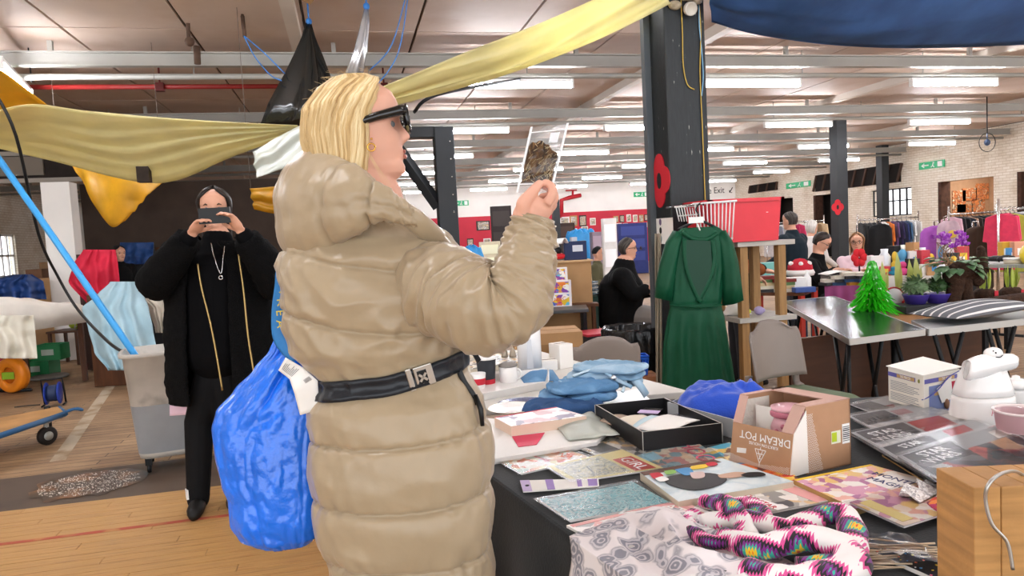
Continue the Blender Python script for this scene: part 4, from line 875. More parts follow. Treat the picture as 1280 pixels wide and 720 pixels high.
def skirt(P, Q, out, folds, seed, nu=90):
    def fn(u, v):
        p = P.lerp(Q, u); prof = [(.0, -.001), (.006, -.004), (.010, -.015), (.014, -.06), (.03, -.36), (.045, -.728)]; x = v*(len(prof)-1); i = min(int(x), 4); f = x-i
        o, z = prof[i][0]*(1-f)+prof[i+1][0]*f, prof[i][1]*(1-f)+prof[i+1][1]*f; amp = max(0, -z-.02)
        return p+out*(o+amp*.05*math.sin(u*folds+2*fbm((u*5, 0, seed))))+UP*z
    mb.grid(fn, nu, 26)
skirt(NL, FL, nE, 34, 1); skirt(FL, FR, FH, 40, 2); skirt(NL, NR, -FH, 40, 3)
solo(mb, 'tablecloth', CLOTHB, 'plain black cloth draped to the floor over the foreground stall table', 'tablecloth', base=Vector((cen.x, cen.y, ZT)))
# white table running away behind the coat
t2 = [CP(-.44, 2.73, 0), CP(.70, 2.88, 0), CP(.10, 4.2, 0), CP(-.86, 4.15, 0)]; c2 = sum(t2, Vector())/4
wt = thing('white_table', 'white topped table crowded with crockery and papers behind the padded coat', 'table', c2)
mb = MB(); mb.slab([p+UP*.712 for p in t2], .03); mb.build('table_top', mat('white_top', '#dedbd4', .5), wt, bevel=.004)
for p in t2: q = p.lerp(c2, .1); mb = MB(); mb.box((q.x, q.y, .356), (.04, .04, .712)); mb.build('leg', DARKM, wt)

# ---- flat printed things
def quadZ(q, z): return [Z(a, b, z) for a, b in q]
def bl(P, u, v):      # P: TL TR BR BL ; u right, v up
    return P[3].lerp(P[2], u).lerp(P[0].lerp(P[1], u), v)
def sheetmag(name, label, q, z, t, cover, cat, group=None, panels=(), titles=(), edge=None, spine=None, plastic=False):
    P = quadZ(q, z+t); base = sum(P, Vector())/4-UP*t; th = thing(name, label, cat, base, 0, group)
    mb = MB(); mb.slab([p-UP*t for p in P], t); mb.build('pages', edge or PAPER, th)
    mb = MB(); mb.slab([bl(P, u, v) for u, v in ((.0, .0), (1, 0), (1, 1), (0, 1))], .0008); mb.build('cover', cover, th)
    for (u0, v0, u1, v1, m_) in panels: mb = MB(); mb.slab([bl(P, u, v)+UP*.0009 for u, v in ((u0, v0), (u1, v0), (u1, v1), (u0, v1))], .0006); mb.build('printed_panel', m_, th)
    for (s_, u, v, hgt, m_) in titles:
        text('lettering', s_, (P[0]-P[3]).length*hgt, bl(P, u, v)+UP*.0012, (P[1]-P[0]), (P[0]-P[3]), m_, th, .0003)
    if plastic:
        cc = sum(P, Vector())/4; g = lambda u, v: bl(P, -.04+1.08*u, -.05+1.1*v)+UP*(.0025+.0015*fbm((u*5, v*5, z*90)))
        mb = MB(); mb.grid(g, 14, 14); mb.build('plastic_sleeve', film('sleeve_film', '#ffffff', .03, .25, .04, 14), th)
    return th
c_or = prints('cover_orange', ['#f0ead8', '#e9b98c', '#d96b3a', '#f4efe2', '#c9d3c4', '#e8d8a0'], 40, kind='cells'); c_gr = prints('cover_grey', ['#e4e2de', '#9a9894', '#55555a', '#cfcac2', '#d8b98a', '#eeeae4'], 34)
c_ye = prints('cover_yellow', ['#ece8d8', '#b9c0b4', '#7f8d8a', '#e9e2b8', '#d7d9cf', '#aab3ab'], 30, kind='noise', distort=3); c_sh = prints('cover_sports', ['#d9c3a2', '#8fb2bb', '#c98f8a', '#e3d9c4', '#6f8f96', '#e8cfae'], 40)
c_te = prints('cover_teal', ['#4fb3c4', '#9fe0e6', '#6cc8d4', '#d8f2f2', '#3c94a8', '#7fd2dc'], 26, (1, 1, 1), kind='noise', distort=4); c_rd = prints('cover_redgrey', ['#e9e6e2', '#c9c6c4', '#e7b3b0', '#efecea', '#aeb0b2', '#d8d4d2'], 30)
c_pk = prints('cover_pink', ['#ecdccb', '#d79bb4', '#e8c77e', '#f1ece4', '#b4709a', '#e9b3a2'], 36); c_bk = prints('cover_picture', ['#cfe0e4', '#dfe9ea', '#c4d6dc', '#d9e4e4'], 9, kind='noise')
INKP = mat('pink_ink', '#d9657f', .6); INKO = mat('orange_ink', '#d9643c', .6); INKLB = mat('blue_ink', '#4d8fc4', .6); INKY = mat('yellow_ink', '#e8c53a', .6); INKW = mat('white_ink', '#f3f2f0', .55); INKG = mat('grey_ink', '#7c8086', .6); INKN = mat('navy_ink', '#27346b', .6); RPAN = mat('red_panel_print', '#c9463f', .5); YPAN = mat('yellow_border_print', '#ecdc8e', .5); PKPAN = mat('pink_panel_print', '#e5a8a6', .5); DKPAN = mat('dark_panel_print', '#3d3f46', .5)
sheetmag('magazine', 'magazine with pale cover and orange lettering lying by the black cloth corner', [(688, 556), (740, 572), (652, 592), (621, 575)], ZT, .004, c_or, 'magazine', titles=(('MONA', .5, .78, .2, INKO), ('weekly', .55, .5, .12, INKR)), plastic=True)
sheetmag('magazine', 'grey photo magazine partly under the black box lid', [(775, 545), (822, 564), (775, 580), (722, 559)], ZT, .004, c_gr, 'magazine', panels=((.1, .1, .6, .5, DKPAN),), plastic=True)
sheetmag('magazine', 'cream comic magazine with yellow border and a red GIRL title', [(778, 562), (829, 585), (716, 602), (684, 583)], ZT+.004, .004, mat('cream_yellow', '#efe3a4', .5), 'magazine', panels=((.07, .06, .93, .66, c_ye), (.34, .70, .96, .94, RPAN)), titles=(('GIRL', .65, .82, .2, INKW),), plastic=True)
sheetmag('magazine', 'football magazine titled SHOOT in front of the black box lid', [(868, 551), (902, 574), (800, 590), (768, 576)], ZT+.001, .004, c_sh, 'magazine', panels=((.05, .1, .5, .45, mat('pale_blue_print', '#a9d3e2', .5)),), titles=(('SHOOT', .55, .84, .26, INKP),), plastic=True)
sheetmag('magazine', 'yellow and blue magazine tucked between black lid and brown gift box', [(912, 553), (935, 572), (894, 583), (872, 563)], ZT, .005, prints('cover_yb', ['#e8c46a', '#5fb4cf', '#e9e2cf', '#8a5a3a'], 34), 'magazine')
sheetmag('magazine', 'teal blue magazine in a clear sleeve near the left table edge', [(790, 602), (837, 628), (713, 650), (674, 624)], ZT, .006, c_te, 'magazine', panels=((.02, .08, .06, .95, DKPAN),), plastic=True)
sheetmag('magazine', 'pale magazine with pink and red headings half under the rose print scarf', [(846, 625), (910, 648), (770, 690), (708, 657)], ZT, .005, c_rd, 'magazine', panels=((.1, .72, .95, .95, PKPAN), (.02, .02, .1, .9, PKPAN)), titles=(('AT ME', .5, .84, .14, INKW), ('WHO', .4, .5, .2, INKW)))
sheetmag('magazine', 'grey newspaper style magazine with red stripes behind the bright headband', [(985, 603), (1041, 625), (930, 647), (868, 631)], ZT, .004, c_gr, 'magazine', panels=((.05, .82, .98, .97, PKPAN), (.05, .38, .98, .5, INKW), (.0, .0, .04, 1, RPAN)), titles=(('THE STAR', .5, .44, .08, INKR),))
bk = sheetmag('picture_book', 'hardback picture book with a seated dark figure on a pale blue cover', [(902, 573), (992, 602), (848, 627), (800, 591)], ZT, .02, c_bk, 'book', edge=mat('page_edge', '#d8cdb8', .8), panels=((.0, .0, .12, .9, BROWNW),))
P = quadZ([(902, 573), (992, 602), (848, 627), (800, 591)], ZT+.021)
def blob(P, pts, m_, par, h=.0008, nm='printed_shape', lift=.0014): mb = MB(); q = crv([bl(P, *p) for p in pts+[pts[0]]], 4)[:-1]; mb.slab([p+UP*lift for p in q], h); mb.build(nm, m_, par)
blob(P, [(.30, .12), (.55, .10), (.80, .22), (.78, .45), (.62, .62), (.40, .58), (.28, .35)], mat('print_dark', '#2f2a28', .5), bk)
blob(P, [(.50, .60), (.60, .58), (.66, .72), (.60, .84), (.50, .78)], mat('print_skin', '#c9a58e', .5), bk, lift=.002)
blob(P, [(.62, .76), (.70, .78), (.74, .92), (.64, .95), (.58, .86)], INKB, bk, lift=.0026)
blob(P, [(.30, .42), (.48, .36), (.50, .46), (.34, .54)], mat('print_pinkgrey', '#d6bcb4', .5), bk, lift=.0026)
for k, (m_, pts) in enumerate(((INKY, [(.10, .55), (.2, .5), (.22, .66), (.12, .72)]), (INKLB, [(.12, .35), (.34, .34), (.34, .44), (.14, .5)]), (INKR, [(.10, .72), (.2, .7), (.2, .8), (.1, .82)]), (INKR, [(.12, .06), (.3, .04), (.3, .14), (.14, .16)]), (INKW, [(.30, .05), (.42, .05), (.40, .15), (.28, .14)]), (mat('print_green', '#7fae4a', .5), [(.13, .22), (.24, .2), (.24, .3), (.14, .32)]))): blob(P, pts, m_, bk, lift=.002+.0004*k)
sheetmag('comic_book', 'thin comic with orange red patterned cover under the brown gift box', [(975, 577), (1003, 603), (958, 610), (905, 580)], ZT, .007, prints('cover_fire', ['#c92f1e', '#e8762c', '#e9c04a', '#5a1f18'], 60), 'comic', panels=((.0, .0, .04, 1, INKLB),))
sheetmag('comic_book', 'pink and cream comic lying in front of the brown gift box', [(1088, 581), (1166, 602), (1070, 636), (992, 600)], ZT, .016, c_pk, 'comic', edge=mat('page_tan', '#b8965e', .8), panels=((.46, .55, .95, .93, PAPER), (.0, .0, .05, 1, INKY)), titles=(('MONTHS', .7, .8, .13, INKN), ('MAGIC', .7, .65, .13, INKN)))
sheetmag('comic_book', 'faded pink comic in a clear sleeve overlapping the pink and cream one', [(1172, 596), (1243, 622), (1130, 658), (1062, 628)], ZT+.016, .004, c_pk, 'comic', panels=((.1, .05, .9, .16, YPAN), (.6, .75, .98, .97, mat('sky_print', '#9cc6e6', .5))), plastic=True)
t = sheetmag('card_strip', 'narrow white and purple card strip with a punched hole at the table edge', [(650, 601), (748, 598), (749, 608), (654, 615)], ZT+.006, .002, PAPER, 'card', panels=((.0, 0, .12, 1, mat('lilac_print', '#c8b6dc', .6)), (.32, 0, .42, 1, mat('purple_pale', '#9a7fc0', .6)), (.72, .1, .78, .9, mat('purple_pale')), (.86, .1, .98, .9, mat('purple_pale')))); mb = MB(); p = Z(659, 607, ZT+.0098); mb.lathe([(.0055, 0), (.0055, .001)], p, 12); mb.build('punched_hole', INKB, t)

# comics in clear sleeves at the right: text reads towards the right
COM = prints('comic_art', ['#4a4b50', '#7d7f84', '#a02c34', '#2b2c30', '#b9b8b6', '#5c4b45'], 22); COMR = prints('comic_art_red', ['#b3303a', '#d86a5a', '#3c3d42', '#d9b48e', '#55565b'], 18); SIL = prints('comic_art_silver', ['#c9cacc', '#e4e4e4', '#a9abae', '#d8d7d5'], 12, kind='noise')
def comic(label, q, z, art, title, tz, red=None, white=None, plast=True):
    t = sheetmag('comic_book', label, q, z, .005, mat('comic_silver', '#b4b6b8', .4), 'comic', 'comics in clear sleeves' if False else None, edge=mat('page_dark', '#2a2a2b', .7),
        panels=((.02, .03, .98, .70, art), (.03, .58, .47, .97, DKPAN))+((red,) if red else ())+((white,) if white else ()), titles=title, plastic=plast); return t
RP = mat('comic_red', '#b8323c', .5); SW = lambda u, v, h=.17: (('STAR', u, v+.085, h, INKW), ('WARS', u, v-.085, h, INKW))
comic('grey comic at the back of the sleeved comics beside the white carton', [(1062, 506), (1112, 496), (1205, 518), (1120, 528)], ZT+.006, COM, (), 0)
comic('silver comic with a curved black title behind the other sleeved comics', [(1060, 520), (1150, 504), (1222, 528), (1118, 552)], ZT+.018, SIL, (('WARS', .27, .72, .16, INKB),), 0, (.5, .62, .7, .9, mat('comic_rose', '#b98a8c', .5)))
comic('silver STAR WARS comic with a red panel in the middle of the sleeved row', [(1064, 541), (1192, 514), (1258, 542), (1130, 578)], ZT+.03, SIL, SW(.22, .72), 0, (.5, .55, .82, .95, RP), (.84, .6, .99, .95, PAPER))
comic('sleeved STAR comic mostly covered by the frontmost one', [(1098, 560), (1218, 526), (1296, 566), (1168, 603)], ZT+.042, SIL, (('STAR', .25, .86, .14, INKW),), 0, (.62, .78, .86, .97, RP))
comic('frontmost dark STAR WARS comic with a red robed figure on its cover', [(1122, 570), (1250, 531), (1338, 580), (1198, 615)], ZT+.054, COM, SW(.25, .77, .18), 0, (.5, .1, .88, .72, COMR), (.82, .74, .96, .92, PAPER))
P = quadZ([(1122, 570), (1250, 531), (1338, 580), (1198, 615)], ZT+.0605)
for i, (q, z0, n_) in enumerate((([(1122, 570), (1250, 531), (1338, 580), (1198, 615)], ZT+.024, 3), ([(1066, 543), (1192, 516), (1258, 544), (1132, 580)], ZT+.006, 3), ([(1104, 566), (1218, 530), (1300, 570), (1172, 608)], ZT+.001, 3))):
    for k in range(n_):
        dx = U(-4, 4); dy = U(-2, 2)+((n_-k)*1.0)
        sheetmag('comic_book', ['third', 'second', 'uppermost'][k]+[' hidden comic below the frontmost dark comic, black edges showing', ' hidden comic below the middle silver comic, dark edges showing', ' bottom comic under the sleeved pile, brown edge showing'][i], [(a+dx, b+dy) for a, b in q], z0+.0072*k, .004, COM, 'comic', edge=mat('page_dark') if i < 2 else mat('page_tan'))

# ---- black box lid with papers
def openbox(name, label, L, Fp, R, h, m_, cat, th=.004, z=ZT, edge=None):
    Lb, Fb, Rb = Z(*L, z), Z(*Fp, z), Z(*R, z); Bb = Lb+Rb-Fb; t = thing(name, label, cat, (Lb+Fb+Rb+Bb)/4); q = [Lb, Fb, Rb, Bb]; c = sum(q, Vector())/4
    mb = MB(); mb.slab(q, th)
    mb.build('bottom', m_, t)
    for k in range(4):
        a, b = q[k], q[(k+1) % 4]; n = (c-(a+b)/2); n = (n-(b-a)*n.dot(b-a)/(b-a).length_squared).normalized()*th
        mb = MB(); mb.slab([a+UP*th, b+UP*th, b+n+UP*th, a+n+UP*th], h); mb.build('side', m_, t)
        if edge: mb = MB(); mb.slab([a+UP*(h+th), b+UP*(h+th), b+n+UP*(h+th), a+n+UP*(h+th)], .0006); mb.tube([a+UP*.004-n*.2, a+UP*(h+th)-n*.2], .0016, 5); mb.build('worn_edge', edge, t)
    return t, q
BLKC = mat('black_card', '#1c1c1e', .42, bump=.05, bsc=40)
bx, q = openbox('box_lid', 'open black cardboard box lid holding papers and small packets', (745, 528), (804, 566), (903, 554), .058, BLKC, 'box', .004, edge=mat('worn_white', '#b9b5ae', .8))
def inbox(u, v, z): return q[0].lerp(q[1], u).lerp(q[3].lerp(q[2], u), v)+UP*z
ex, ey = (q[1]-q[0]).normalized(), (q[3]-q[0]).normalized()
for k, (u, v, w_, l, rz, z, m_, nm, lab, cat) in enumerate(((.35, .2, .15, .10, .3, .010, mat('sepia', '#b5a08e', .7, var=.3, vsc=30), 'postcard', 'sepia postcard lying at the left in the black lid', 'postcard'), (.52, .32, .17, .12, .15, .016, mat('cream_envelope', '#e6ddca', .7), 'envelope', 'cream envelope on the papers in the black lid', 'envelope'),
        (.62, .42, .10, .16, .7, .022, mat('pale_blue_card', '#c2dbe2', .6), 'leaflet', 'pale blue leaflet with a round badge in the black lid', 'leaflet'), (.72, .52, .12, .17, .5, .028, PAPER, 'leaflet', 'plain white leaflet on top in the black lid', 'leaflet'), (.22, .62, .06, .15, .9, .012, film('packet_film'), 'plastic_packet', 'small clear packet with lilac label at the back of the black lid', 'packet'), (.5, .80, .07, .13, .6, .012, mat('foil', '#a9a8ac', .25, .8, bump=.5, bsc=60), 'plastic_packet', 'crinkled silver packet at the right in the black lid', 'packet'))):
    c = inbox(u, v, z+.016); w_ *= 1.0; e1 = ex*math.cos(rz)+ey*math.sin(rz); e2 = UP.cross(e1); mb = MB(); tilt = UP*.08; 
    n_ = 8; mb.grid(lambda a, b: c+e1*(w_*(a-.5))+(e2+tilt*.6)*(l*(b-.5))+UP*(.008*math.sin(PI*b)), n_, n_); o = solo(mb, nm, m_, lab, cat, base=c, solid=.003)
    if k == 2: mb = MB(); mb.lathe([(.014, 0), (.014, .001)], c+e1*.0-e2*.04+UP*.006, 18); mb.build('round_badge', INKLB, o)
    if k == 4: mb = MB(); mb.box(c+UP*.012, (.04, .07, .002), rz=rz); mb.build('label', mat('lilac_print'), o)
# ---- grey box with the blue fleece heaped on it
gbx, q = openbox('grey_box', 'shallow pale grey cardboard tray under the blue fleece', (835, 524), (926, 551), (1000, 520), .055, mat('grey_card', '#a9acad', .7), 'box', .005)
def heap(name, m_, label, cat, c, e1, e2, r1, r2, h, seed, amp=.25, z=None, nu=70, nv=40, pw=.6, fold=9):
    def fn(u, v):
        a = 2*PI*u; r = v; k = 1+.16*fbm((math.cos(a)*1.5, math.sin(a)*1.5, seed)); x, y = r1*r*k*math.cos(a), r2*r*k*math.sin(a)
        hh = h*max(0, 1-r**2.6)**pw; w_ = fbm((x/r1*1.7, y/r2*1.7, seed+4)); f2 = 1-3*abs(fbm((x/r1*2.2+w_, y/r2*1.6, seed+9))); f3 = 1-3*abs(fbm((x/r1*4.5, y/r2*3.5+w_, seed+2)))
        return c+e1*x+e2*y+UP*(max(.001, hh*(1+amp*w_+amp*.7*f2+amp*.3*f3)+ (.0 if r > .97 else .0)))
    mb = MB(); mb.grid(fn, nu, nv, wrap=True); return solo(mb, name, m_, label, cat, base=c, solid=-.002)
FLE = mat('blue_fleece', '#2450c4', .85, sheen=.4, bump=.15, bsc=160); c = sum(q, Vector())/4+UP*.008-RH*.02
heap('fleece', FLE, 'crumpled royal blue fleece heaped on the grey tray', 'garment', c-RH*.01, RH, FH, .175, .125, .112, 3.3, .2, pw=.45)
# ---- brown gift box (upside down) with a pink pot
KR = mat('kraft_card', '#b98f6e', .8, var=.05, vsc=30); KR2 = mat('kraft_pale', '#c9a58c', .8); WCARD = mat('white_card', '#efece6', .75); KPINK = mat('kraft_pinkish', '#c8a496', .8)
Fb, Rb, Lb = Z(1009, 593, ZT), Z(1064, 580, ZT), Z(928, 570, ZT); Bb = Lb+Rb-Fb; Hh = .178; c = (Lb+Rb)/2
gb = thing('gift_box', 'open brown printed gift box standing upside down with a pink pot inside', 'box', c)
fe = (Fb-Lb).normalized(); be = (Rb-Fb).normalized(); fo = fe.cross(UP); fo = fo if fo.dot(FH) < 0 else -fo
def wallq(a, b, h, m_, nm, th_=.004): 
    n = c-(a+b)/2; n = n.normalized()*th_; mb = MB(); mb.slab([a, b, b+n, a+n], h); return mb.build(nm, m_, gb)
wallq(Fb, Rb, Hh, KR, 'side_panel'); wallq(Rb, Bb, Hh, KR, 'side_panel'); wallq(Bb, Lb, Hh, KR, 'side_panel'); mb = MB(); mb.slab([Fb, Rb, Bb, Lb], .004); mb.build('bottom_panel', KR, gb)
mb = MB(); mb.slab([Rb+UP*Hh, Bb+UP*Hh, Bb.lerp(Lb, .35)+UP*Hh, Rb.lerp(Fb, .35)+UP*Hh], .003); mb.build('top_panel', KPINK, gb)
mb = MB(); mb.slab([Fb+UP*Hh, Rb+UP*Hh, Rb.lerp(Bb, .16)+UP*Hh, Fb.lerp(Lb, .16)+UP*Hh], .003); mb.build('top_strip', KPINK, gb)
mb = MB(); mb.slab([Lb+UP*Hh, Bb+UP*Hh, Bb.lerp(Rb, .07)+UP*Hh, Lb.lerp(Fb, .07)+UP*Hh], .003); mb.build('top_strip', KPINK, gb)
mb = MB(); mb.slab([Lb+fe*.035-fo*.02+UP*.004, Lb+fe*.095-fo*.02+UP*.004, Lb+fe*.095-fo*.023+UP*.004, Lb+fe*.035-fo*.023+UP*.004], Hh-.03); mb.build('inner_liner', WCARD, gb)
mb = MB(); mb.slab([Bb.lerp(Lb, .2)-UP*0+fe*0+UP*.02-fo*-.02, Bb.lerp(Lb, .9)+UP*.02+fo*.02, Bb.lerp(Lb, .9)+UP*.02+fo*.03, Bb.lerp(Lb, .2)+UP*.02+fo*.03], Hh-.035); mb.build('inner_liner', mat('tissue', '#e9e4da', .8, bump=.4, bsc=60), gb)
# the bulging front panel
p0, p1 = Z(913, 577, ZT+.002), Z(987, 597, ZT+.002); up_ = (V(920, 524, 2.0)-V(913, 577, 2.0)); hh = .112; lean = -fo*.012
p3, p2 = p0+UP*hh+lean+fe*.006, p1+UP*hh+lean+fe*.006
mb = MB(); mb.slab([p0, p1, p2, p3], -.0025 if False else .0025, fo); mb.build('front_panel', KR, gb)
tl, tr = Lb+UP*Hh, Fb+UP*Hh
mb = MB(); mb.slab([p3, p3+fe*.03, tl+fe*.028, tl], .0025, fo+UP*.5); mb.build('front_strip', KPINK, gb)
mb = MB(); mb.slab([p2-fe*.034, p2, tr, tr-fe*.036], .0025, fo+UP*.5); mb.build('front_strip', KPINK, gb)
mb = MB(); mb.slab([p1+UP*.0, p2, Fb+UP*Hh*.95, Fb-fo*.004+UP*.004], .002, fe); mb.build('liner_edge', WCARD, gb)
FN = fo; fr_ = (p1-p0).normalized(); fu = (p3-p0).normalized(); fw_ = (p1-p0).length
fp = lambda u, v: p0.lerp(p1, u).lerp(p3.lerp(p2, u), v)+FN*.0026
text('lettering', 'DREAM POT', .030, fp(.56, .77), -fr_, -fu, INKW, gb, .0003, width=.95); text('lettering', 'KIRKTON HOUSE', .0115, fp(.55, .60), -fr_, -fu, INKW, gb, .0003)
for q4, r_ in ((((.60, .48), (.42, .48)), 0), (((.60, .48), (.51, .16)), 0), (((.42, .48), (.51, .16)), 0), (((.545, .46), (.50, .25)), 0), (((.47, .46), (.52, .25)), 0), (((.51, .16), (.51, .08)), 0), (((.56, .38), (.46, .38)), 0), (((.51, .48), (.51, .54)), 0)): mb = MB(); mb.tube([fp(*q4[0])+FN*.0004, fp(*q4[1])+FN*.0004], .0011, 4); mb.build('printed_emblem', INKW, gb)
mb = MB(); a = fp(.13, .40); mb.slab([fp(.11, .28), fp(.27, .31), fp(.27, .43), fp(.11, .40)], .0006, FN); mb.build('price_sticker', PAPER, gb)
mb = MB()
for j in range(13):
    for i in range(34):
        v = .02+.022*j; u = (i+.5*(j % 2))/34; dd = abs(u-.5)
        if v > .10+.20*dd+.03: continue
        p = fp(u, v); mb.prism([(.0011*math.cos(a), .0011*math.sin(a)) for a in [PI*k/3 for k in range(6)]], p, fr_, fu, FN, .0003)
SN = (be.cross(UP)); SN = SN if SN.dot((Fb+Rb)/2-c) > 0 else -SN; bl_ = (Rb-Fb).length
for j in range(42):
    for i in range(16):
        v = .02+.021*j; u = .02+(i+.5*(j % 2))*.026
        if v > .94 or u > .36-.22*min(1, v*1.2)+ (0): continue
        p = Fb.lerp(Rb, u)+UP*(Hh*v)+SN*.0006; mb.prism([(.0011*math.cos(a), .0011*math.sin(a)) for a in [PI*k/3 for k in range(6)]], p, be, UP, SN, .0003)
o = mb.build('printed_dots', INKW, gb); o['kind'] = 'stuff'
sp = lambda u, v: Fb.lerp(Rb, u)+UP*(Hh*v)+SN*.0006
def stick(u0, v0, u1, v1, m_, nm='sticker', lift=0): mb = MB(); mb.slab([sp(u0, v0)+SN*lift, sp(u1, v0)+SN*lift, sp(u1, v1)+SN*lift, sp(u0, v1)+SN*lift], .0006, SN); return mb.build(nm, m_, gb)
stick(.55, .37, .76, .56, mat('sticker_pale', '#e6ead0', .6)); stick(.56, .40, .67, .54, mat('sticker_lime', '#b9cf2c', .6), lift=.0007); stick(.80, .34, .97, .64, INKW, 'barcode_label')
for k in range(8): stick(.81, .38+.03*k, .96, .38+.03*k+U(.008, .02), INKB, 'barcode_bar', .0007)
# pink pot
PINK = mat('pink_ceramic', '#e6b3bd', .3, coat=.3); PINKD = mat('pink_band', '#c9788c', .35); pc = Lb.lerp(Fb, .50).lerp(Bb.lerp(Rb, .5), .40)
pot = thing('pink_pot', 'pink ceramic pot with darker pink marks inside the brown gift box', 'pot', (pc.x, pc.y, ZT+.0045))
R8 = Matrix.Rotation(-.12, 3, fe)
mb = MB(); mb.lathe([(.040, .0045), (.052, .015), (.053, .10), (.046, .128)], (pc.x, pc.y, ZT), 28); mb.build('pot_body', PINK, pot)
mb = MB(); mb.lathe([(.05, .128), (.0535, .132), (.0535, .142), (.051, .145)], (pc.x, pc.y, ZT), 28); mb.build('rim_band', PINKD, pot)
mb = MB(); mb.lathe([(.0515, .1455), (.050, .153), (.03, .158), (.001, .159)], (pc.x, pc.y, ZT), 28); mb.build('lid', PINK, pot)
for k in range(9):
    a = math.atan2(-FH.y, -FH.x)+(k-4)*.36; p = Vector((pc.x+.0532*math.cos(a), pc.y+.0532*math.sin(a), ZT+.092+.016*(k % 3-1))); mb = MB(); mb.ell(p, (.007, .007, .007), None, 7, 5); mb.build('printed_mark', PINKD, pot)

# ---- white carton of a kitchen mincer
Fm, Lm, Rm = Z(1155, 519, ZT), Z(1111, 505, ZT), Z(1200, 509, ZT); Bm = Lm+Rm-Fm; hm = .132; cm = (Lm+Rm)/2; mc = thing('mincer_carton', 'white printed carton with purple bands holding a kitchen mincer', 'box', cm)
CRM = mat('cream_carton', '#efeadd', .7)
mb = MB(); mb.slab([Fm, Lm, Bm, Rm], hm); mb.build('carton_body', CRM, mc)
o1 = (Lm-Fm)*.03; o2 = (Rm-Fm)*.03
mb = MB(); mb.slab([Fm-o1-o2+UP*hm, Lm+o1-o2+UP*(hm+.002), Bm+o1+o2+UP*(hm+.012), Rm-o1+o2+UP*(hm+.006)], .003); mb.build('lid_flap', mat('carton_lid', '#f6f3ec', .7), mc)
PUR = mat('purple_band', '#6a66ae', .6); PURB = mat('blue_panel', '#7c8bbb', .6); TANP = mat('tan_print', '#c9a46c', .6)
def facer(P, Q, h):
    n = (Q-P).cross(UP); n = n if n.dot((P+Q)/2-cm) > 0 else -n; n.normalize(); g = lambda u, v, l=0: P.lerp(Q, u)+UP*(h*v)+n*(.0004+l); return g, n
gl_, nl_ = facer(Lm, Fm, hm); gr_, nr_ = facer(Fm, Rm, hm)
def pan(g, n, u0, v0, u1, v1, m_, lift=0, nm='printed_panel'): mb = MB(); mb.slab([g(u0, v0, lift), g(u1, v0, lift), g(u1, v1, lift), g(u0, v1, lift)], .0005, n); mb.build(nm, m_, mc)
pan(gl_, nl_, .0, .78, .78, .89, PUR); pan(gl_, nl_, .26, .79, .76, .88, TANP, .0006); text('lettering', 'THE MINCER', .0145, gl_(.51, .835, .0012), Fm-Lm, UP, INKW, mc, .0002, width=.62)
for k in range(12):
    v = .66-.044*k
    if k == 6: continue
    pan(gl_, nl_, .07, v, U(.7, .9) if k not in (0, 6) else .55, v+.012, INKG)
mb = MB(); mb.ell(gl_(.88, .83), (.004, .004, .007), None, 8, 6); mb.build('printed_emblem', mat('olive_print', '#8c8a3a', .6), mc)
pan(gr_, nr_, .02, .78, .92, .89, PUR); pan(gr_, nr_, .40, .79, .84, .88, TANP, .0006); text('lettering', 'THE MINCER', .0145, gr_(.62, .835, .0012), Rm-Fm, UP, INKW, mc, .0002, width=.6)
pan(gr_, nr_, .14, .0, .72, .70, PURB); pan(gr_, nr_, .72, .0, 1.0, .72, mat('crimson_panel', '#b82440', .6), .0002); pan(gr_, nr_, .28, .44, .40, .56, TANP, .0006)
tg = thing('string_tag', 'white paper tag on a blue string hanging from the white carton', 'tag', gr_(.5, .5, .004)); mb = MB(); mb.slab([gr_(.46, .22, .004), gr_(.76, .30, .004), gr_(.68, .86, .008), gr_(.30, .62, .006)], .0008, nr_); mb.build('tag_paper', PAPER, tg)
mb = MB(); mb.tube(crv([gl_(.97, .38, .003), gr_(.1, .45, .004), gr_(.32, .60, .008), gr_(.6, .86, .009), gr_(.9, .98, .01)]), .0035, 6, True, .3, UP); mb.build('string', mat('blue_ribbon', '#4a4f9c', .6), tg)
mb = MB(); mb.ell(gr_(.58, .18, .006), (.010, .006, .018), None, 10, 8); mb.build('tag_loop', mat('brown_mark', '#8a6650', .6), tg)
# ---- white jar shaped like a tied sack
jc = Z(1229, 533, ZT); CER = mat('white_glaze', '#f4f1ee', .15, coat=.5, bump=.05, bsc=20)
jar = thing('sack_jar', 'white glazed jar shaped like a tied sack with red handwriting', 'jar', jc); S9 = lambda t: 2*PI*t
def sackring(z, r1, r2, w_=0, n=40, cx=0): return [jc+RH*(cx+r1*math.copysign(abs(math.cos(a))**.75, math.cos(a))*(1+w_*math.sin(9*a)))+FH*(r2*math.copysign(abs(math.sin(a))**.75, math.sin(a))*(1+w_*math.sin(9*a+1)))+UP*z for a in [2*PI*j/n for j in range(n)]]
mb = MB(); mb.loft([sackring(*k) for k in ((0, .086, .055), (.006, .095, .062), (.04, .094, .062), (.085, .088, .058), (.096, .086, .057), (.099, .082, .053))]); mb.build('jar_body', CER, jar)
mb = MB(); mb.loft([sackring(*k) for k in ((.1, .083, .054), (.104, .085, .056), (.125, .08, .052, .01), (.155, .07, .045, .03), (.175, .062, .04, .05), (.19, .05, .035, .04), (.2, .03, .02))]); lid = mb.build('jar_lid', CER, jar)
a, b = jc+UP*.185-RH*.058-FH*.03, jc+UP*.198+RH*.085+FH*.0
mb = MB(); mb.tube(crv([a-RH*.012, a, a.lerp(b, .4)+UP*.004, b, b+RH*.012]), [.012, .024, .029, .030, .031, .030, .030, .031, .033, .034, .034, .034, .034, .033, .032, .030, .028, .026, .025, .024, .022, .02, .018, .014, .008], 18); mb.build('rolled_top', CER, lid)
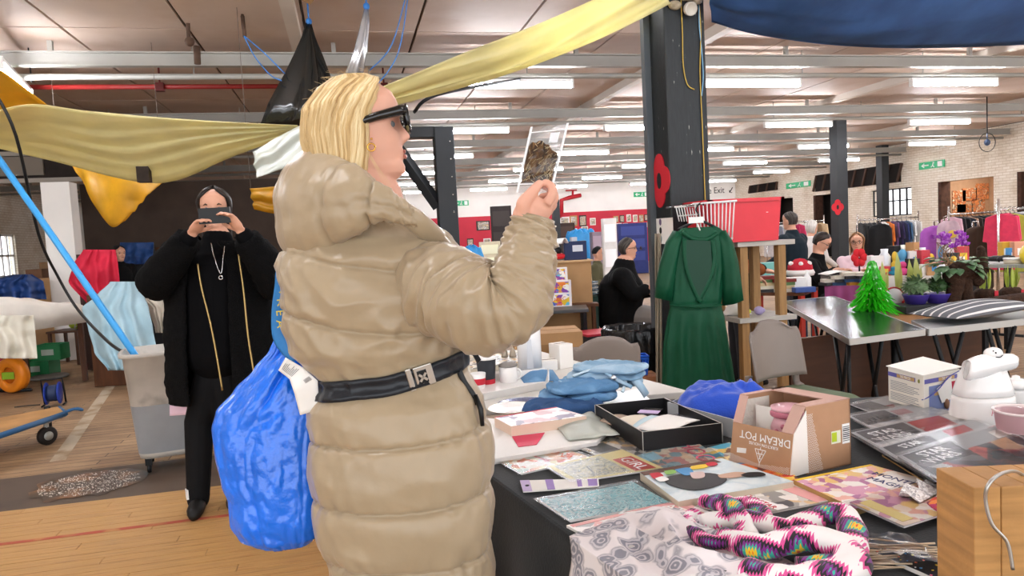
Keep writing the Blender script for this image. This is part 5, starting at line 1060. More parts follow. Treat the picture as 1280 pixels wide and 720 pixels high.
hd = jc+UP*.228+RH*.022-FH*.015; mb = MB(); mb.ell(hd, (.030, .022, .020), None, 18, 12); mb.build('animal_head', CER, lid)
for dx, dz, s_ in ((-.006, .006, .0028), (-.013, .012, .002)): mb = MB(); mb.ell(hd+RH*dx-FH*.0205+UP*dz, (s_,)*3, None, 8, 6); mb.build('painted_eye', INKB, lid)
mb = MB(); mb.tube(crv([hd+RH*-.006-FH*.0205-UP*.007, hd+RH*.006-FH*.022-UP*.0075, hd+RH*.016-FH*.019-UP*.003]), .0014, 6); mb.build('painted_mouth', INKB, lid)
rd = mat('red_script', '#d67a86', .5)
text('script', 'Full of Yarns', .022, jc+RH*.028-FH*.0635+UP*.062, RH*1+UP*.12, UP, rd, jar, .0003, shear=.35, width=.85); text('script', 'Those', .020, jc+RH*.042-FH*.0635+UP*.036, RH*1+UP*.12, UP, rd, jar, .0003, shear=.35, width=.85)
# small white jar behind, and the pale bowl in front
p = Z(1270, 513, ZT); t = thing('lidded_jar', 'plain white lidded jar behind the sack shaped jar', 'jar', p); mb = MB(); mb.lathe([(.035, 0), (.045, .01), (.046, .07), (.044, .078)], p, 24); mb.build('jar_body', CER, t); mb = MB(); mb.lathe([(.05, .079), (.052, .086), (.05, .1), (.03, .106), (.012, .108), (.011, .116), (.001, .119)], p, 24); mb.build('lid', CER, t)
p = Z(1276, 566, ZT+.0); p.z = ZT+.062; t = thing('pale_tub', 'pale pink translucent plastic tub at the right edge on the comics', 'tub', p); mb = MB(); mb.lathe([(.05, 0), (.056, .004), (.062, .05), (.064, .052), (.060, .052), (.054, .006)], p, 28, caps=False); mb.build('tub_wall', sheet('pink_tub', '#e7c9cd', .5, .2, .05), t); mb = MB(); mb.lathe([(.064, .052), (.067, .053), (.067, .058), (.061, .058), (.061, .052)], p, 28, caps=False); mb.build('tub_rim', mat('pale_rim', '#eedfdc', .3), t)
# ---- patterned pouch with lace
pq = [Z(1152, 640, ZT), Z(1228, 596, ZT+.02), Z(1290, 640, ZT+.02), Z(1226, 690, ZT)]
PAT = prints('pouch_print', ['#8e1f4a', '#d8432f', '#f0e6e0', '#c42f6a', '#e78a3c', '#5b1f3c', '#f3efe9'], 55); 
def pil(u, v, s): return pq[0].lerp(pq[3], u).lerp(pq[1].lerp(pq[2], u), v)+UP*(.002+s*(.034*(math.sin(PI*u)*math.sin(PI*v))**.5+.004*fbm((u*5, v*5, 1)))+.014)
mb = MB(); mb.grid(lambda u, v: pil(u, v, 1), 26, 26); mb.grid(lambda u, v: pil(u, v, -.45), 26, 26); pch = solo(mb, 'printed_pouch', PAT, 'padded pouch with a red and pink print beside the wooden block', 'pouch', base=pq[0])
mb = MB(); mb.grid(lambda u, v: pq[0].lerp(pq[3], u).lerp(pq[1].lerp(pq[2], u), .02+v*.3)+UP*(.016+.034*(math.sin(PI*u)*math.sin(PI*min(1, .02+v*.3)))**.5*(.4+u)+.002), 10, 8); mb.build('yellow_lining', mat('mustard', '#c9a032', .8), pch) if False else None
LACE = prints('lace', ['#f2f0ee', '#d9d6d4', '#ffffff', '#b9b6b8'], 200, rough=.8)
mb = MB(); a, b = Z(1150, 642, ZT), Z(1214, 606, ZT)
mb.grid(lambda u, v: a.lerp(b, u)+(-RH*.03+FH*.045)*v*(.8+.2*math.sin(u*20))+UP*(.024+.012*math.sin(u*34+v*3)*v+.01*v), 60, 8); solo(mb, 'lace_trim', LACE, 'ruffled white lace lying along the printed pouch', 'lace', solid=.001, base=(a+b)/2)
# ---- wooden block with wire hook at the right edge
d9 = 1.12; bl0 = V(1217, 610, d9); wz = bl0.z; t = thing('wooden_crate', 'pale pine crate end with a bent wire at the right edge of the picture', 'crate', Vector((bl0.x+.1, bl0.y+.05, ZT)))
for k in range(4):
    mb = MB(); p = bl0+RH*(.0215+.043*k)+FH*.05; mb.box((p.x, p.y, (ZT+wz)/2), (.042, .10, wz-ZT-.001*k), Matrix((RH, FH, UP)).transposed()); mb.build('plank', WOOD, t, bevel=.002)
mb = MB(); P = [V(1228, 740, d9-.012), V(1266, 712, d9-.012), V(1259, 678, d9-.012), V(1240, 655, d9-.012), V(1232, 625, d9-.012), V(1236, 605, d9-.015), V(1252, 592, d9+.0), V(1272, 590, d9+.04), V(1290, 604, d9+.05)]; mb.tube(crv(P[1:]), .0028, 8); mb.build('bent_wire', mat('wire_steel', '#b9b9b6', .3, .9), t)
# ---- black notebook with coloured flecks, and the bundle of sticks
nb = sheetmag('notebook', 'black spiral notebook flecked with coloured shapes near the bottom edge', [(1098, 674), (1188, 712), (1172, 724), (1080, 684)], ZT+.004, .008, mat('black_cover', '#17171a', .4), 'notebook'); P = quadZ([(1098, 674), (1188, 712), (1172, 724), (1080, 684)], ZT+.0135)
for k in range(26): mb = MB(); u, v = U(.03, .97), U(.08, .92); p = bl(P, u, v); mb.box(p, (U(.002, .005), U(.002, .004), .0006), rz=U(0, 3)); mb.build('printed_fleck', (INKY, INKO, INKLB, INKP, INKW)[k % 5], nb)
mb = MB(); mb.slab([bl(P, .22, .5), bl(P, .42, .55), bl(P, .42, .85), bl(P, .22, .8)], .0006); mb.build('label', PAPER, nb)
b0 = Z(1075, 700, ZT); bun = thing('stick_bundle', 'bag of pale thin craft sticks beside the bright headband', 'bundle', b0)
for k in range(44):
    p = b0+RH*U(-.005, .10)+FH*U(-.05, .04)+UP*U(.004, .022); a = U(-.5, .1); d = RH*math.cos(a)+FH*math.sin(a); mb = MB(); mb.tube([p-d*.05, p+d*.06], .0018, 5); mb.build('stick', mat('pale_stick', '#dcc4a6', .7), bun)
mb = MB(); mb.grid(lambda u, v: b0+RH*(-.03+.17*u)+FH*(-.07+.13*v)+UP*(.026+.007*fbm((u*6, v*6, 1))-.02*(abs(u-.5)*2)**4), 20, 20); mb.build('clear_bag', film('sleeve_film'), bun)
# ---- bright patterned headband
def zig_mat():
    m = bpy.data.materials.new('bright_ikat'); m.use_nodes = True; nt = NT(m); co = coords(nt); 
    wv = nt.n('TexVoronoi', i_Scale=13, distance='MANHATTAN'); nt.l(co, wv.inputs['Vector']); n1 = nt.n('TexWave', i_Scale=40, wave_profile='TRI'); n1.inputs['Distortion'].default_value = 0; nt.l(coords(nt, (1, 1.6, .6), (0, .4, .7)), n1.inputs['Vector'])
    ad = nt.n('Math', operation='MULTIPLY_ADD'); nt.l(n1.outputs['Fac'], ad.inputs[0]); ad.inputs[1].default_value = .16; nt.l(wv.outputs['Distance'], ad.inputs[2])
    ms = nt.n('Math', operation='MULTIPLY'); nt.l(ad.outputs[0], ms.inputs[0]); ms.inputs[1].default_value = .62
    cols = ['#e8501e', '#f2c81e', '#2bb39c', '#7c1e84', '#17141a', '#e2559b', '#f4f2f0']
    st = [(0, cols[0]), (.10, cols[1]), (.19, cols[2]), (.27, cols[3]), (.36, cols[4]), (.47, cols[5]), (.57, cols[6])]
    nt.l(ramp(nt, ms.outputs[0], st, True), nt.b.inputs['Base Color']); bs(nt.b, 'Roughness', .8); bs(nt.b, 'Sheen Weight', .2); return m
IK = zig_mat(); hbd = thing('headband', 'twisted white headband with bright zigzag pattern on the black cloth', 'headband', Z(960, 690, ZT))
def band(pts, r, nm, flat=.55, h=.0, k=9, n=14):
    P = crv([Z(a, b, ZT)+UP*(z+r*.5) for a, b, z in pts], k); m = len(P); mb = MB(); R = [r*(.92+.16*fbm((i*.25, r*100, 1)))*(.85+.15*math.sin(PI*i/(m-1))) for i in range(m)]; mb.tube(P, R, n, True, flat, UP)
    for i, v in enumerate(mb.v): mb.v[i] = v+UP*(.003*fbm((v.x*40, v.y*40, 1)))+RH*(.003*fbm((v.x*30, v.y*30, 5)))
    mb.build(nm, IK, hbd)
band([(876, 664, .004), (930, 664, .012), (985, 676, .012), (1030, 662, .016), (1056, 660, .014), (1068, 690, .010), (1060, 716, .006), (1000, 722, .004)], .031, 'upper_loop', .7)
band([(905, 684, .004), (950, 704, .014), (1005, 698, .022), (1050, 706, .018), (1062, 730, .012), (990, 745, .012), (930, 730, .006)], .036, 'lower_loop', .75)
band([(868, 650, .004), (860, 664, .006), (884, 688, .010), (915, 690, .014), (930, 676, .024), (905, 656, .03), (880, 644, .024)], .021, 'knot', .8)
band([(882, 640, .01), (905, 650, .036), (925, 668, .036), (940, 690, .02)], .020, 'knot', .8)
band([(915, 640, .006), (940, 648, .022), (960, 668, .02)], .022, 'knot', .8)
mb = MB(); mb.tube(crv([Z(880, 690, ZT+.01), Z(905, 708, ZT+.016), Z(915, 730, ZT+.01)]), .02, 10, True, .6, UP); solo(mb, 'elastic_loop', mat('black_elastic', '#232326', .7), 'black elastic loop between rose scarf and headband', 'elastic')
# ---- rose print scarf hanging over the table edge
def rose_mat():
    m = bpy.data.materials.new('rose_print'); m.use_nodes = True; nt = NT(m); co = coords(nt); wv = nt.n('TexVoronoi', i_Scale=19); no = nt.n('TexNoise', i_Scale=14, i_Detail=3); nt.l(co, no.inputs['Vector']); ad = nt.n('VectorMath', operation='MULTIPLY_ADD'); ad.inputs[1].default_value = (.05, .05, .05); nt.l(no.outputs['Color'], ad.inputs[0]); nt.l(co, ad.inputs[2]); nt.l(ad.outputs[0], wv.inputs['Vector'])
    sn = nt.n('Math', operation='SINE'); ml = nt.n('Math', operation='MULTIPLY'); ml.inputs[1].default_value = 34; nt.l(wv.outputs['Distance'], ml.inputs[0]); nt.l(ml.outputs[0], sn.inputs[0])
    r1 = ramp(nt, sn.outputs[0], [(.0, '#8f8f9a'), (.6, '#cfcbd0')]); r2 = ramp(nt, wv.outputs['Distance'], [(.44, (1, 1, 1)), (.56, (0, 0, 0))]); mx = nt.n('MixRGB'); nt.l(r2, mx.inputs[0]); mx.inputs[1].default_value = (*lin('#ebe5e6'), 1); nt.l(r1, mx.inputs[2]); nt.l(mx.outputs[0], nt.b.inputs['Base Color']); bs(nt.b, 'Roughness', .8); return m
ed = (B_-A_).normalized(); s0 = B_+ed*.03
def scf(u, v):
    s = v*.62; w_ = u*.47-.16; over = max(0, -w_); ins = max(0, w_); k = fbm((u*2.2, v*2.6, 3)); f = 1-3*abs(fbm((u*3.1+k*.6, v*2.4-u, 8))); f2 = 1-3*abs(fbm((u*7+k, v*4, 2))); 
    lift = (.008+.012*k+.018*f+.018*f2)*min(1, ins*9)*min(1, (1-u)*5)*min(1, v*6+.1)
    p = s0+ed*(s+.03*k-.06*u*(1-v))-nE*(ins*1.0)+nE*(.016+.03*over+.012*f*min(1, over*12))
    return p+UP*(.004+max(0, lift)-max(0, over-.01)*1.0)
mb = MB(); mb.grid(scf, 80, 80); solo(mb, 'rose_scarf', rose_mat(), 'thin white scarf with grey rose print draped over the table edge', 'scarf', solid=.0012, base=s0+ed*.3-nE*.1)
# ================================================================== white table, chairs, pillar corner, middle background
TZ = .7425
def zt(px, py): return Z(px, py, TZ)
DENL, DENM, DEND = mat('denim_light', '#a9c6da', .85, mix='#7fa6c4', mixp=(.42, .62), vsc=9, bump=.2, bsc=200), mat('denim_mid', '#5d8bb5', .85, mix='#7ea8cc', mixp=(.5, .7), vsc=10, bump=.2, bsc=200), mat('denim_dark', '#2c4f7c', .85, var=.25, vsc=10, bump=.2, bsc=200)
# board, book, cards on the near end
P = quadZ([(600, 522), (765, 531), (746, 552), (596, 577)], ZT+.018); mb = MB(); mb.slab([p-UP*.018 for p in P], .018); solo(mb, 'white_board', mat('white_board', '#e4e2de', .5), 'flat white board lying under the thick book by the coat', 'board', bevel=.002)
sheetmag('thick_book', 'thick pink paged book with a pale printed cover on the white board', [(695, 509), (733, 520), (639, 533), (618, 522)], ZT+.0185, .032, prints('book_cover', ['#efe7e6', '#c9a2a6', '#8b7f93', '#f2eeea', '#d9c6c9'], 26), 'book', edge=mat('pink_pages', '#e8cdb8', .8), panels=((.0, .0, .05, 1, INKR),))
P = quadZ([(640, 546), (681, 541), (671, 556), (648, 559)], ZT+.0185); mb = MB(); mb.slab(P, .0015); solo(mb, 'red_card', mat('red_card', '#cf2f55', .5), 'small red card on the white board beside the thick book', 'card')
mb = MB(); P = quadZ([(690, 528), (740, 516), (775, 545), (710, 552)], ZT+.02); mb.grid(lambda u, v: bl(P, u, v)+UP*(.004+.016*math.sin(PI*u)*math.sin(PI*v)+.006*fbm((u*5, v*5, 2))), 18, 18); solo(mb, 'plastic_wallet', WS, 'crumpled translucent white plastic wallet beside the black lid', 'wallet', solid=.001)
mb = MB(); P = quadZ([(735, 494), (800, 490), (812, 502), (755, 508)], ZT+.001); mb.slab(P, .01); solo(mb, 'clear_case', mat('clear_case', '#c9d2d3', .2), 'flat clear plastic case between the jeans and black lid', 'case')
def plate(px, py, r, m1, m2, name, label, sy=1.0):
    p = zt(px, py); t = thing(name, label, 'plate', p); mb = MB(); mb.lathe([(r*.55, 0), (r*.62, .002), (r*.97, .014), (r, .016), (r*.94, .016), (r*.6, .006), (.001, .005)], p, 32); mb.build('plate_body', m1, t)
    mb = MB(); mb.lathe([(r*.9, .0135), (r*1.0, .0168), (r*1.003, .0160)], p, 32, caps=False); mb.build('painted_rim', m2, t)
plate(655, 509, .105, mat('navy_plate', '#1f2a78', .2, coat=.4), mat('navy_rim', '#141c5c', .2), 'blue_plate', 'dark blue plate edge showing behind the oval white plate'); 
p = Z(640, 520, ZT+.0); mb = MB(); t = thing('oval_plate', 'white oval plate with a cream rim leaning behind the thick book', 'plate', Z(640, 512, TZ)); pz = Z(640, 514, TZ+.016); mb.lathe([(.05, .001), (.085, .012), (.09, .015), (.085, .015), (.05, .006), (.001, .005)], pz, 32); mb.build('plate_body', CER, t); mb = MB(); mb.lathe([(.080, .0125), (.0905, .0158), (.091, .015)], pz, 32, caps=False); mb.build('painted_rim', mat('cream_rim', '#d9c9a4', .3), t)
tr = thing('plastic_tray', 'long white plastic tray behind the plates beside the jeans', 'tray', zt(640, 498)); P = quadZ([(596, 480), (682, 470), (682, 486), (600, 502)], TZ)
mb = MB(); mb.slab(P, .004); mb.build('tray_floor', WHITE, tr)
for k in range(4): a, b = P[k], P[(k+1) % 4]; c = sum(P, Vector())/4; o_ = ((a+b)/2-c).normalized()*.02; mb = MB(); i_ = (c-(a+b)/2).normalized()*.004; mb.add([a, b, b+o_+UP*.035, a+o_+UP*.035, a+i_, b+i_, b+o_+i_+UP*.035, a+o_+i_+UP*.035], [(0, 1, 2, 3), (7, 6, 5, 4), (3, 2, 6, 7), (0, 3, 7, 4), (1, 5, 6, 2)]); mb.build('tray_side', WHITE, tr)
def cup(px, py, r, h, m_, name, label, cat='cup', band=None, taper=.8, handle=None, lid=None):
    p = zt(px, py); t = thing(name, label, cat, p); mb = MB(); mb.lathe([(r*taper, 0), (r*taper*1.02, .003), (r, h), (r*.93, h), (r*taper*.9, .006), (.001, .005)], p, 24); mb.build('cup_body', m_, t)
    if band: mb = MB(); k = lambda f: r*(taper+(1-taper)*f)+.0008; mb.lathe([(k(band[0]), h*band[0]), (k(band[1]), h*band[1])], p, 24, caps=False); mb.build('printed_band', band[2], t)
    if handle: mb = MB(); c = p+RH*r*.95+UP*h*.5; mb.tube([c+RH*(.022*math.sin(a)-.004)+UP*(h*.32*math.cos(a)) for a in [PI*k/10 for k in range(11)]], .005, 8); mb.build('handle', m_, t)
    if lid: mb = MB(); mb.lathe([(r*1.03, h), (r*1.05, h+.008), (r*.5, h+.02), (.001, h+.022)], p, 24); mb.build('lid', lid, t)
    return t
cup(609, 480, .045, .115, mat('dark_cup', '#22262c', .5), 'paper_cup', 'dark takeaway cup with a red band beside the coat pocket', band=(.02, .22, INKR), lid=WHITE); cup(636, 478, .042, .075, WHITE, 'white_mug', 'white mug with a handle on the white table', 'mug', handle=True, taper=.92, lid=mat('grey_lid', '#8a8580', .5)); cup(598, 486, .036, .07, WHITE, 'small_pot', 'small white pot with a red mark next to the coat', 'pot', band=(.3, .7, INKR))
# tall white dispenser
p = zt(663, 466); t = thing('drinks_dispenser', 'tall white cylindrical dispenser with a knob on the white table', 'dispenser', p); mb = MB(); mb.lathe([(.058, .03), (.058, .225), (.055, .232), (.02, .236)], p, 28); mb.build('cylinder', mat('dispenser_white', '#f4f4f4', .25), t)
mb = MB(); mb.lathe([(.057, 0), (.0585, .004), (.0585, .03)], p, 28); mb.build('grey_base', mat('dispenser_grey', '#a9acb0', .4), t); mb = MB(); mb.lathe([(.008, .236), (.008, .25), (.017, .256), (.017, .264), (.01, .27), (.001, .272)], p, 18); mb.build('knob', mat('grey_knob', '#d9d9d9', .3), t)
mb = MB(); c = p-FH*.055; mb.slab([c-RH*.016+UP*.03, c+RH*.016+UP*.03, c+RH*.010+UP*.17, c-RH*.010+UP*.17], .004, -FH); mb.build('window_strip', mat('dispenser_strip', '#d5d8dc', .2), t)
def carton(name, label, px, py, d, w_, dp, h, m_, rz=0, z=None, cat='box', tape=None, labelm=None):
    p = V(px, py, d); 
    if z is not None: p.z = z
    t = thing(name, label, cat, p, -YAW+rz); mb = MB(); mb.box((0, 0, h/2), (w_, dp, h)); mb.build('box_body', m_, t, world=False, bevel=.003)
    mb = MB(); mb.box((0, 0, h+.0008), (w_*.99, .003, .0016)); mb.build('flap_seam', tape or mat('seam_brown', '#6e5236', .8), t, world=False)
    if labelm: mb = MB(); mb.box((w_*.1, -dp/2-.001, h*.62), (w_*.45, .002, h*.34)); mb.build('label', labelm, t, world=False)
    return t
carton('small_carton', 'small plain tan box standing on papers at the back of the white table', 602, 446, 3.95, .125, .12, .105, mat('tan_card', '#d8bd8b', .8), .3, z=TZ+.035)
P = quadZ([(585, 452), (655, 446), (662, 458), (588, 468)], TZ); mb = MB(); mb.slab(P, .03); solo(mb, 'cream_case', mat('cream_case', '#e6dcc8', .6), 'flat cream case under a newspaper on the white table', 'case', bevel=.004)
P = quadZ([(586, 449), (650, 441), (652, 452), (588, 462)], TZ+.0305); mb = MB(); mb.slab(P, .004); solo(mb, 'newspaper', c_gr, 'folded newspaper lying on the flat cream case', 'newspaper')
for px, lab in ((631, 'left of two small metal bells on the white table'), (641, 'right of two small metal bells on the white table')): p = Z(px, 446, TZ+.035); mb = MB(); mb.lathe([(.019, 0), (.017, .01), (.014, .03), (.008, .046), (.003, .05), (.004, .056), (.001, .06)], p, 16); solo(mb, 'small_bell', mat('bell_metal', '#a59a8a', .3, .7), lab, 'bell', base=p)
carton('white_carton', 'upright white carton behind the jeans pile', 702, 459, 3.6, .08, .1, .12, WCARD, .5, z=TZ)
mb = MB(); p = zt(693, 462)
carton('white_packet', 'low white packet right of the tall dispenser', 684, 462, 3.55, .09, .08, .05, WCARD, .2, z=TZ)
# jeans
def foldpad(mb, c, e1, e2, r1, r2, t, seed, droop=.02):
    """one folded layer of cloth: a soft rounded pad with creases"""
    def fn(u, v):
        a = 2*PI*u; s_ = math.sin(PI*v-PI/2); k = abs(math.cos(PI*v-PI/2))**.35; x = math.copysign(abs(math.cos(a))**.55, math.cos(a))*k; y = math.copysign(abs(math.sin(a))**.55, math.sin(a))*k
        w_ = fbm((x*1.5, y*1.5, seed)); cr = (1-4*abs(fbm((x*1.8+w_, y*1.1-x*.6, seed+3))))*.5+(1-4*abs(fbm((x*3.6, y*2.8+w_, seed+7))))*.25; z = t*(.5+.5*math.copysign(abs(s_)**.6, s_))
        return c+e1*(r1*x*(1+.08*w_))+e2*(r2*y*(1+.1*fbm((x*2, 1, seed))))+UP*(max(0, z*(1+.22*cr)+.006*cr*(z > t*.4)-droop*(x*x*.5+y*y*.3)*(z/t)))
    mb.grid(fn, 90, 26, wrap=True)
def jeans(c, e1, e2, r1, r2, h, m_, seed, name, label, n_=2):
    for k in range(n_):
        mb = MB(); t_ = h/n_*1.1; a = .22*(k-.3)*(1 if int(seed) % 2 else -1); f1 = e1*math.cos(a)+e2*math.sin(a); f2 = UP.cross(f1); foldpad(mb, c+UP*(h/n_*k)+e1*(.02*k), f1, f2, r1*(1-.10*k), r2*(1-.08*k), t_, seed+k*3.1)
        if k == 0: o = solo(mb, name, m_, label, 'jeans', base=c)
        else: mb.build('fold', m_, o)
    return o
j3 = jeans(zt(706, 518)+UP*.001, RH*.95+FH*.2, FH, .155, .105, .05, DEND, 2.2, 'folded_jeans', 'dark blue jeans at the bottom of the denim pile', 1); j2 = jeans(zt(722, 510)+UP*.035, RH, FH, .15, .095, .065, DENM, 5.1, 'folded_jeans', 'mid blue jeans in the middle of the denim pile'); j1 = jeans(zt(752, 499)+UP*.062, RH*.97-FH*.2, FH, .165, .105, .082, DENL, 8.4, 'folded_jeans', 'pale washed jeans with a metal button on top of the denim pile', 3)
c1 = zt(755, 501)+UP*.052
def jpart(pts, r, m_, nm, flat=.4): mb = MB(); mb.tube(crv([V(*p) for p in pts]), r, 8, True, flat); mb.build(nm, m_, j1)
jpart([(783, 458, 2.82), (790, 470, 2.76), (800, 482, 2.72), (808, 494, 2.72)], .018, DENL, 'waistband'); jpart([(752, 462, 2.78), (770, 474, 2.72), (790, 484, 2.70)], .012, DENL, 'waistband'); jpart([(705, 486, 2.74), (730, 492, 2.69), (758, 494, 2.67)], .016, DENL, 'fold'); jpart([(700, 476, 2.77), (722, 482, 2.72), (750, 480, 2.70)], .013, DENL, 'fold'); jpart([(775, 462, 2.82), (782, 474, 2.74), (778, 490, 2.68)], .006, mat('denim_pale', '#c4dae6', .85), 'seam'); jpart([(716, 470, 2.78), (740, 462, 2.80), (770, 458, 2.84)], .010, mat('denim_pale', '#c4dae6', .85), 'seam'); mb = MB(); mb.ell(V(767, 473, 2.70), (.012, .006, .012), None, 14, 8); mb.build('button', mat('button_metal', '#cfd6da', .25, .9), j1)
mb = MB(); P = quadZ([(648, 470), (690, 462), (700, 476), (655, 480)], TZ); mb.grid(lambda u, v: bl(P, u, v)+UP*(.002+.03*math.sin(PI*u)*math.sin(PI*v)+.01*fbm((u*4, v*4, 2))*math.sin(PI*u)*math.sin(PI*v)), 24, 18); solo(mb, 'denim_leg', DENM, 'blue denim trouser leg lying flat beside the dispenser', 'jeans', solid=.002)
# moulded chairs
TAUPE = mat('taupe_plastic', '#8b8078', .45, var=.05, vsc=6)
def mould_chair(base, face, label, mseat=None):
    f = Vector(face).normalized(); t = thing('moulded_chair', label, 'chair', base, math.atan2(f.y, f.x)); hw = .20
    def bk_(u, v): y = (2*u-1); z = .52+.33*v; wv = hw*(1 if v < .65 else (1-((v-.65)/.35)**2.6*.38)); return Vector((-.20-.06*v+.05*y*y, y*wv, z-(.04*(abs(y)**3) if v > .9 else 0)))
    mb = MB(); mb.grid(bk_, 18, 14); mb.build('backrest', TAUPE, t, world=False, solid=.012)
    mb = MB(); mb.grid(lambda u, v: Vector((-.21+.42*v, (2*u-1)*(.20+.01*v), .455-.018*math.sin(PI*u)*math.sin(PI*v)-.03*max(0, v-.85)*4)), 16, 16); mb.build('seat', mseat or TAUPE, t, world=False, solid=.014)
    for q in (-1, 1): mb = MB(); mb.tube(crv([(-.18, q*.19, .45), (-.215, q*.19, .47), (-.215, q*.185, .55)]), .028, 8, True, .45, (1, 0, 0)); mb.build('back_support', TAUPE, t, world=False)
    for a in (-1, 1):
        for q in (-1, 1): mb = MB(); mb.tube([(a*.15, q*.15, .44), (a*.21, q*.20, 0)], .011, 8); mb.build('leg', DARKM, t, world=False)
    return t
mould_chair(Vector((V(746, 440, 4.08).x, V(746, 440, 4.08).y, 0)), FH*1-RH*.1, 'taupe moulded chair pushed in behind the denim pile')
mould_chair(Vector((V(1003, 440, 3.95).x, V(1003, 440, 3.95).y, 0)), RH*.45-FH*.89, 'taupe moulded chair with a green cushion beside the grey trestle', mat('green_seat', '#5f6f50', .6))
# black bin with liner, blue basket on a carton
p = V(790, 440, 5.35); p.z = 0; t = thing('rubbish_bin', 'black round bin lined with a shiny black bag in front of the seated man', 'bin', p); mb = MB(); mb.lathe([(.17, 0), (.18, .02), (.205, .64), (.215, .66), (.215, .69), (.205, .69), (.17, .05)], p, 28); mb.build('bin_body', mat('bin_black', '#1a1b1c', .5), t)
mb = MB(); mb.loft([[p+Vector(((.217+k[1]+.006*math.sin(9*a)+.005*fbm((a*3, k[0]*9, 1)))*math.cos(a), (.217+k[1]+.006*math.sin(9*a))*math.sin(a), k[0]+.008*fbm((a*4, 2, 2)))) for a in [2*PI*j/60 for j in range(60)]] for k in ((.52, .0), (.60, .004), (.68, .004), (.70, -.006), (.68, -.022), (.5, -.03))], False); mb.build('bin_liner', mat('liner', '#1c1d1f', .12, bump=.4, bsc=30), t)
pb = V(796, 468, 4.75); t = carton('brown_carton', 'small reddish brown carton under the blue basket', 796, 468, 4.75, .26, .2, pb.z, mat('reddish_card', '#a56f4c', .8), .1, z=0)
p = Vector((pb.x, pb.y, pb.z+.001)); t = thing('blue_basket', 'small bright blue plastic basket with slotted sides on a carton', 'basket', p, -YAW); BLUP = mat('basket_blue', '#1f62d6', .35)
mb = MB(); mb.box((0, 0, .004), (.115, .09, .008)); mb.build('basket_floor', BLUP, t, world=False)
for s_ in (-1, 1):
    for (n_, L, ax) in ((9, .118, 0), (7, .092, 1)):
        for k in range(n_): q = (k/(n_-1)-.5); mb = MB(); a = Vector((q*L, s_*.045, .0)) if ax == 0 else Vector((s_*.058, q*L, 0)); b = Vector((a.x*1.2, a.y*1.2, .11)); mb.tube([a, b], .0045, 4); mb.build('slat', BLUP, t, world=False)
mb = MB()
for z, k in ((.055, 1.1), (.11, 1.2), (.125, 1.24)): q = [Vector((a*.058*k, b*.045*k, z)) for a, b in ((-1, -1), (1, -1), (1, 1), (-1, 1), (-1, -1))]; mb.tube(q, .007, 6)
mb.build('rim', BLUP, t, world=False)
# ---- the green dress and what hangs with it
GRN = mat('green_satin', '#0b4a30', .5, spec=.25, bump=.08, bsc=60, var=.12, vsc=5); GRND = mat('green_lining', '#093a27', .55); dd = 4.45
dr = thing('green_dress', 'dark green dress with kimono sleeves hanging on the big black pillar', 'dress', V(873, 490, dd))
DR = [(284, 852, 896), (292, 842, 906), (305, 838, 908), (330, 838, 906), (360, 837, 903), (378, 836, 902), (384, 837, 902), (400, 834, 906), (430, 830, 911), (460, 829, 916), (492, 827, 921)]
dl, drr = [(a, b) for a, b, c in DR], [(a, c) for a, b, c in DR]
def dpt(th, y, off=0):
    a, b = lerp(dl, y), lerp(drr, y); rx = (b-a)/2*dd/F; rz = .055 if y < 380 else .055+.03*(y-380)/110; sk = max(0, min(1, (y-384)/25)); up_ = max(0, min(1, (378-y)/40))*max(0, min(1, (y-330)/20))
    k = .020*sk*math.sin(11*th+1.1*fbm((th*2, y*.02, 2)))*(.6+.5*fbm((th*3, 1, 1)))+.007*up_*math.sin(19*th)+.004*fbm((th*4, y*.05, 7)); k -= .008*math.exp(-((y-381)/3)**2)
    return V((a+b)/2, y, dd)+RH*((rx+k*.4+off)*math.cos(th))+FH*((rz+k+off)*math.sin(th))
mb = MB(); mb.loft([[dpt(2*PI*j/120, 284+208*k/80) for j in range(120)] for k in range(81)]); mb.build('dress_body', GRN, dr)
def dsleeve(path):
    mb = MB(); rings = []
    for k, (x, y, w_, t_) in enumerate(path):
        c = V(x, y, dd); rings.append([c+RH*(w_*dd/F*math.cos(a))+UP*(-w_*.25*dd/F*math.cos(a)*(1 if path[0][0] > 873 else -1)*-1)+FH*((t_+.006*math.sin(5*a+k))*math.sin(a)) for a in [2*PI*j/36 for j in range(36)]])
    mb.loft(rings); mb.build('sleeve', GRN, dr)
dsleeve([(849, 290, 8, .04), (842, 305, 10, .055), (836, 330, 11, .06), (831, 355, 11, .065), (829, 374, 10.5, .066)]); dsleeve([(899, 290, 8, .04), (906, 305, 10, .055), (911, 330, 11.5, .06), (914, 355, 12, .065), (916, 378, 13, .066)])
def patch(pts, m_, nm, lift, th_=.003, nn=0):
    mb = MB(); q = [V(a, b, dd-.062-lift) for a, b in pts]; mb.slab(q, th_, -FH); return mb.build(nm, m_, dr)
patch([(858, 300), (888, 301), (890, 330), (885, 352), (873, 374), (864, 350), (858, 325)], GRND, 'neck_opening', .001)
for pts, r in (([(856, 299), (857, 325), (864, 352), (876, 378)], .016), ([(891, 300), (893, 325), (886, 350), (872, 377)], .016), ([(853, 290), (866, 298), (884, 299), (897, 291)], .012)):
    mb = MB(); mb.tube(crv([V(a, b, dd-.060) for a, b in pts]), r, 8, True, .45, FH); mb.build('neck_band', GRN, dr)
mb = MB(); mb.tube(crv([V(837, 381, dd-.052), V(855, 383, dd-.068), (V(873, 384, dd-.07)), V(890, 383, dd-.068), V(902, 381, dd-.05)]), .011, 8, True, .5, UP); mb.build('waist_band', GRN, dr)
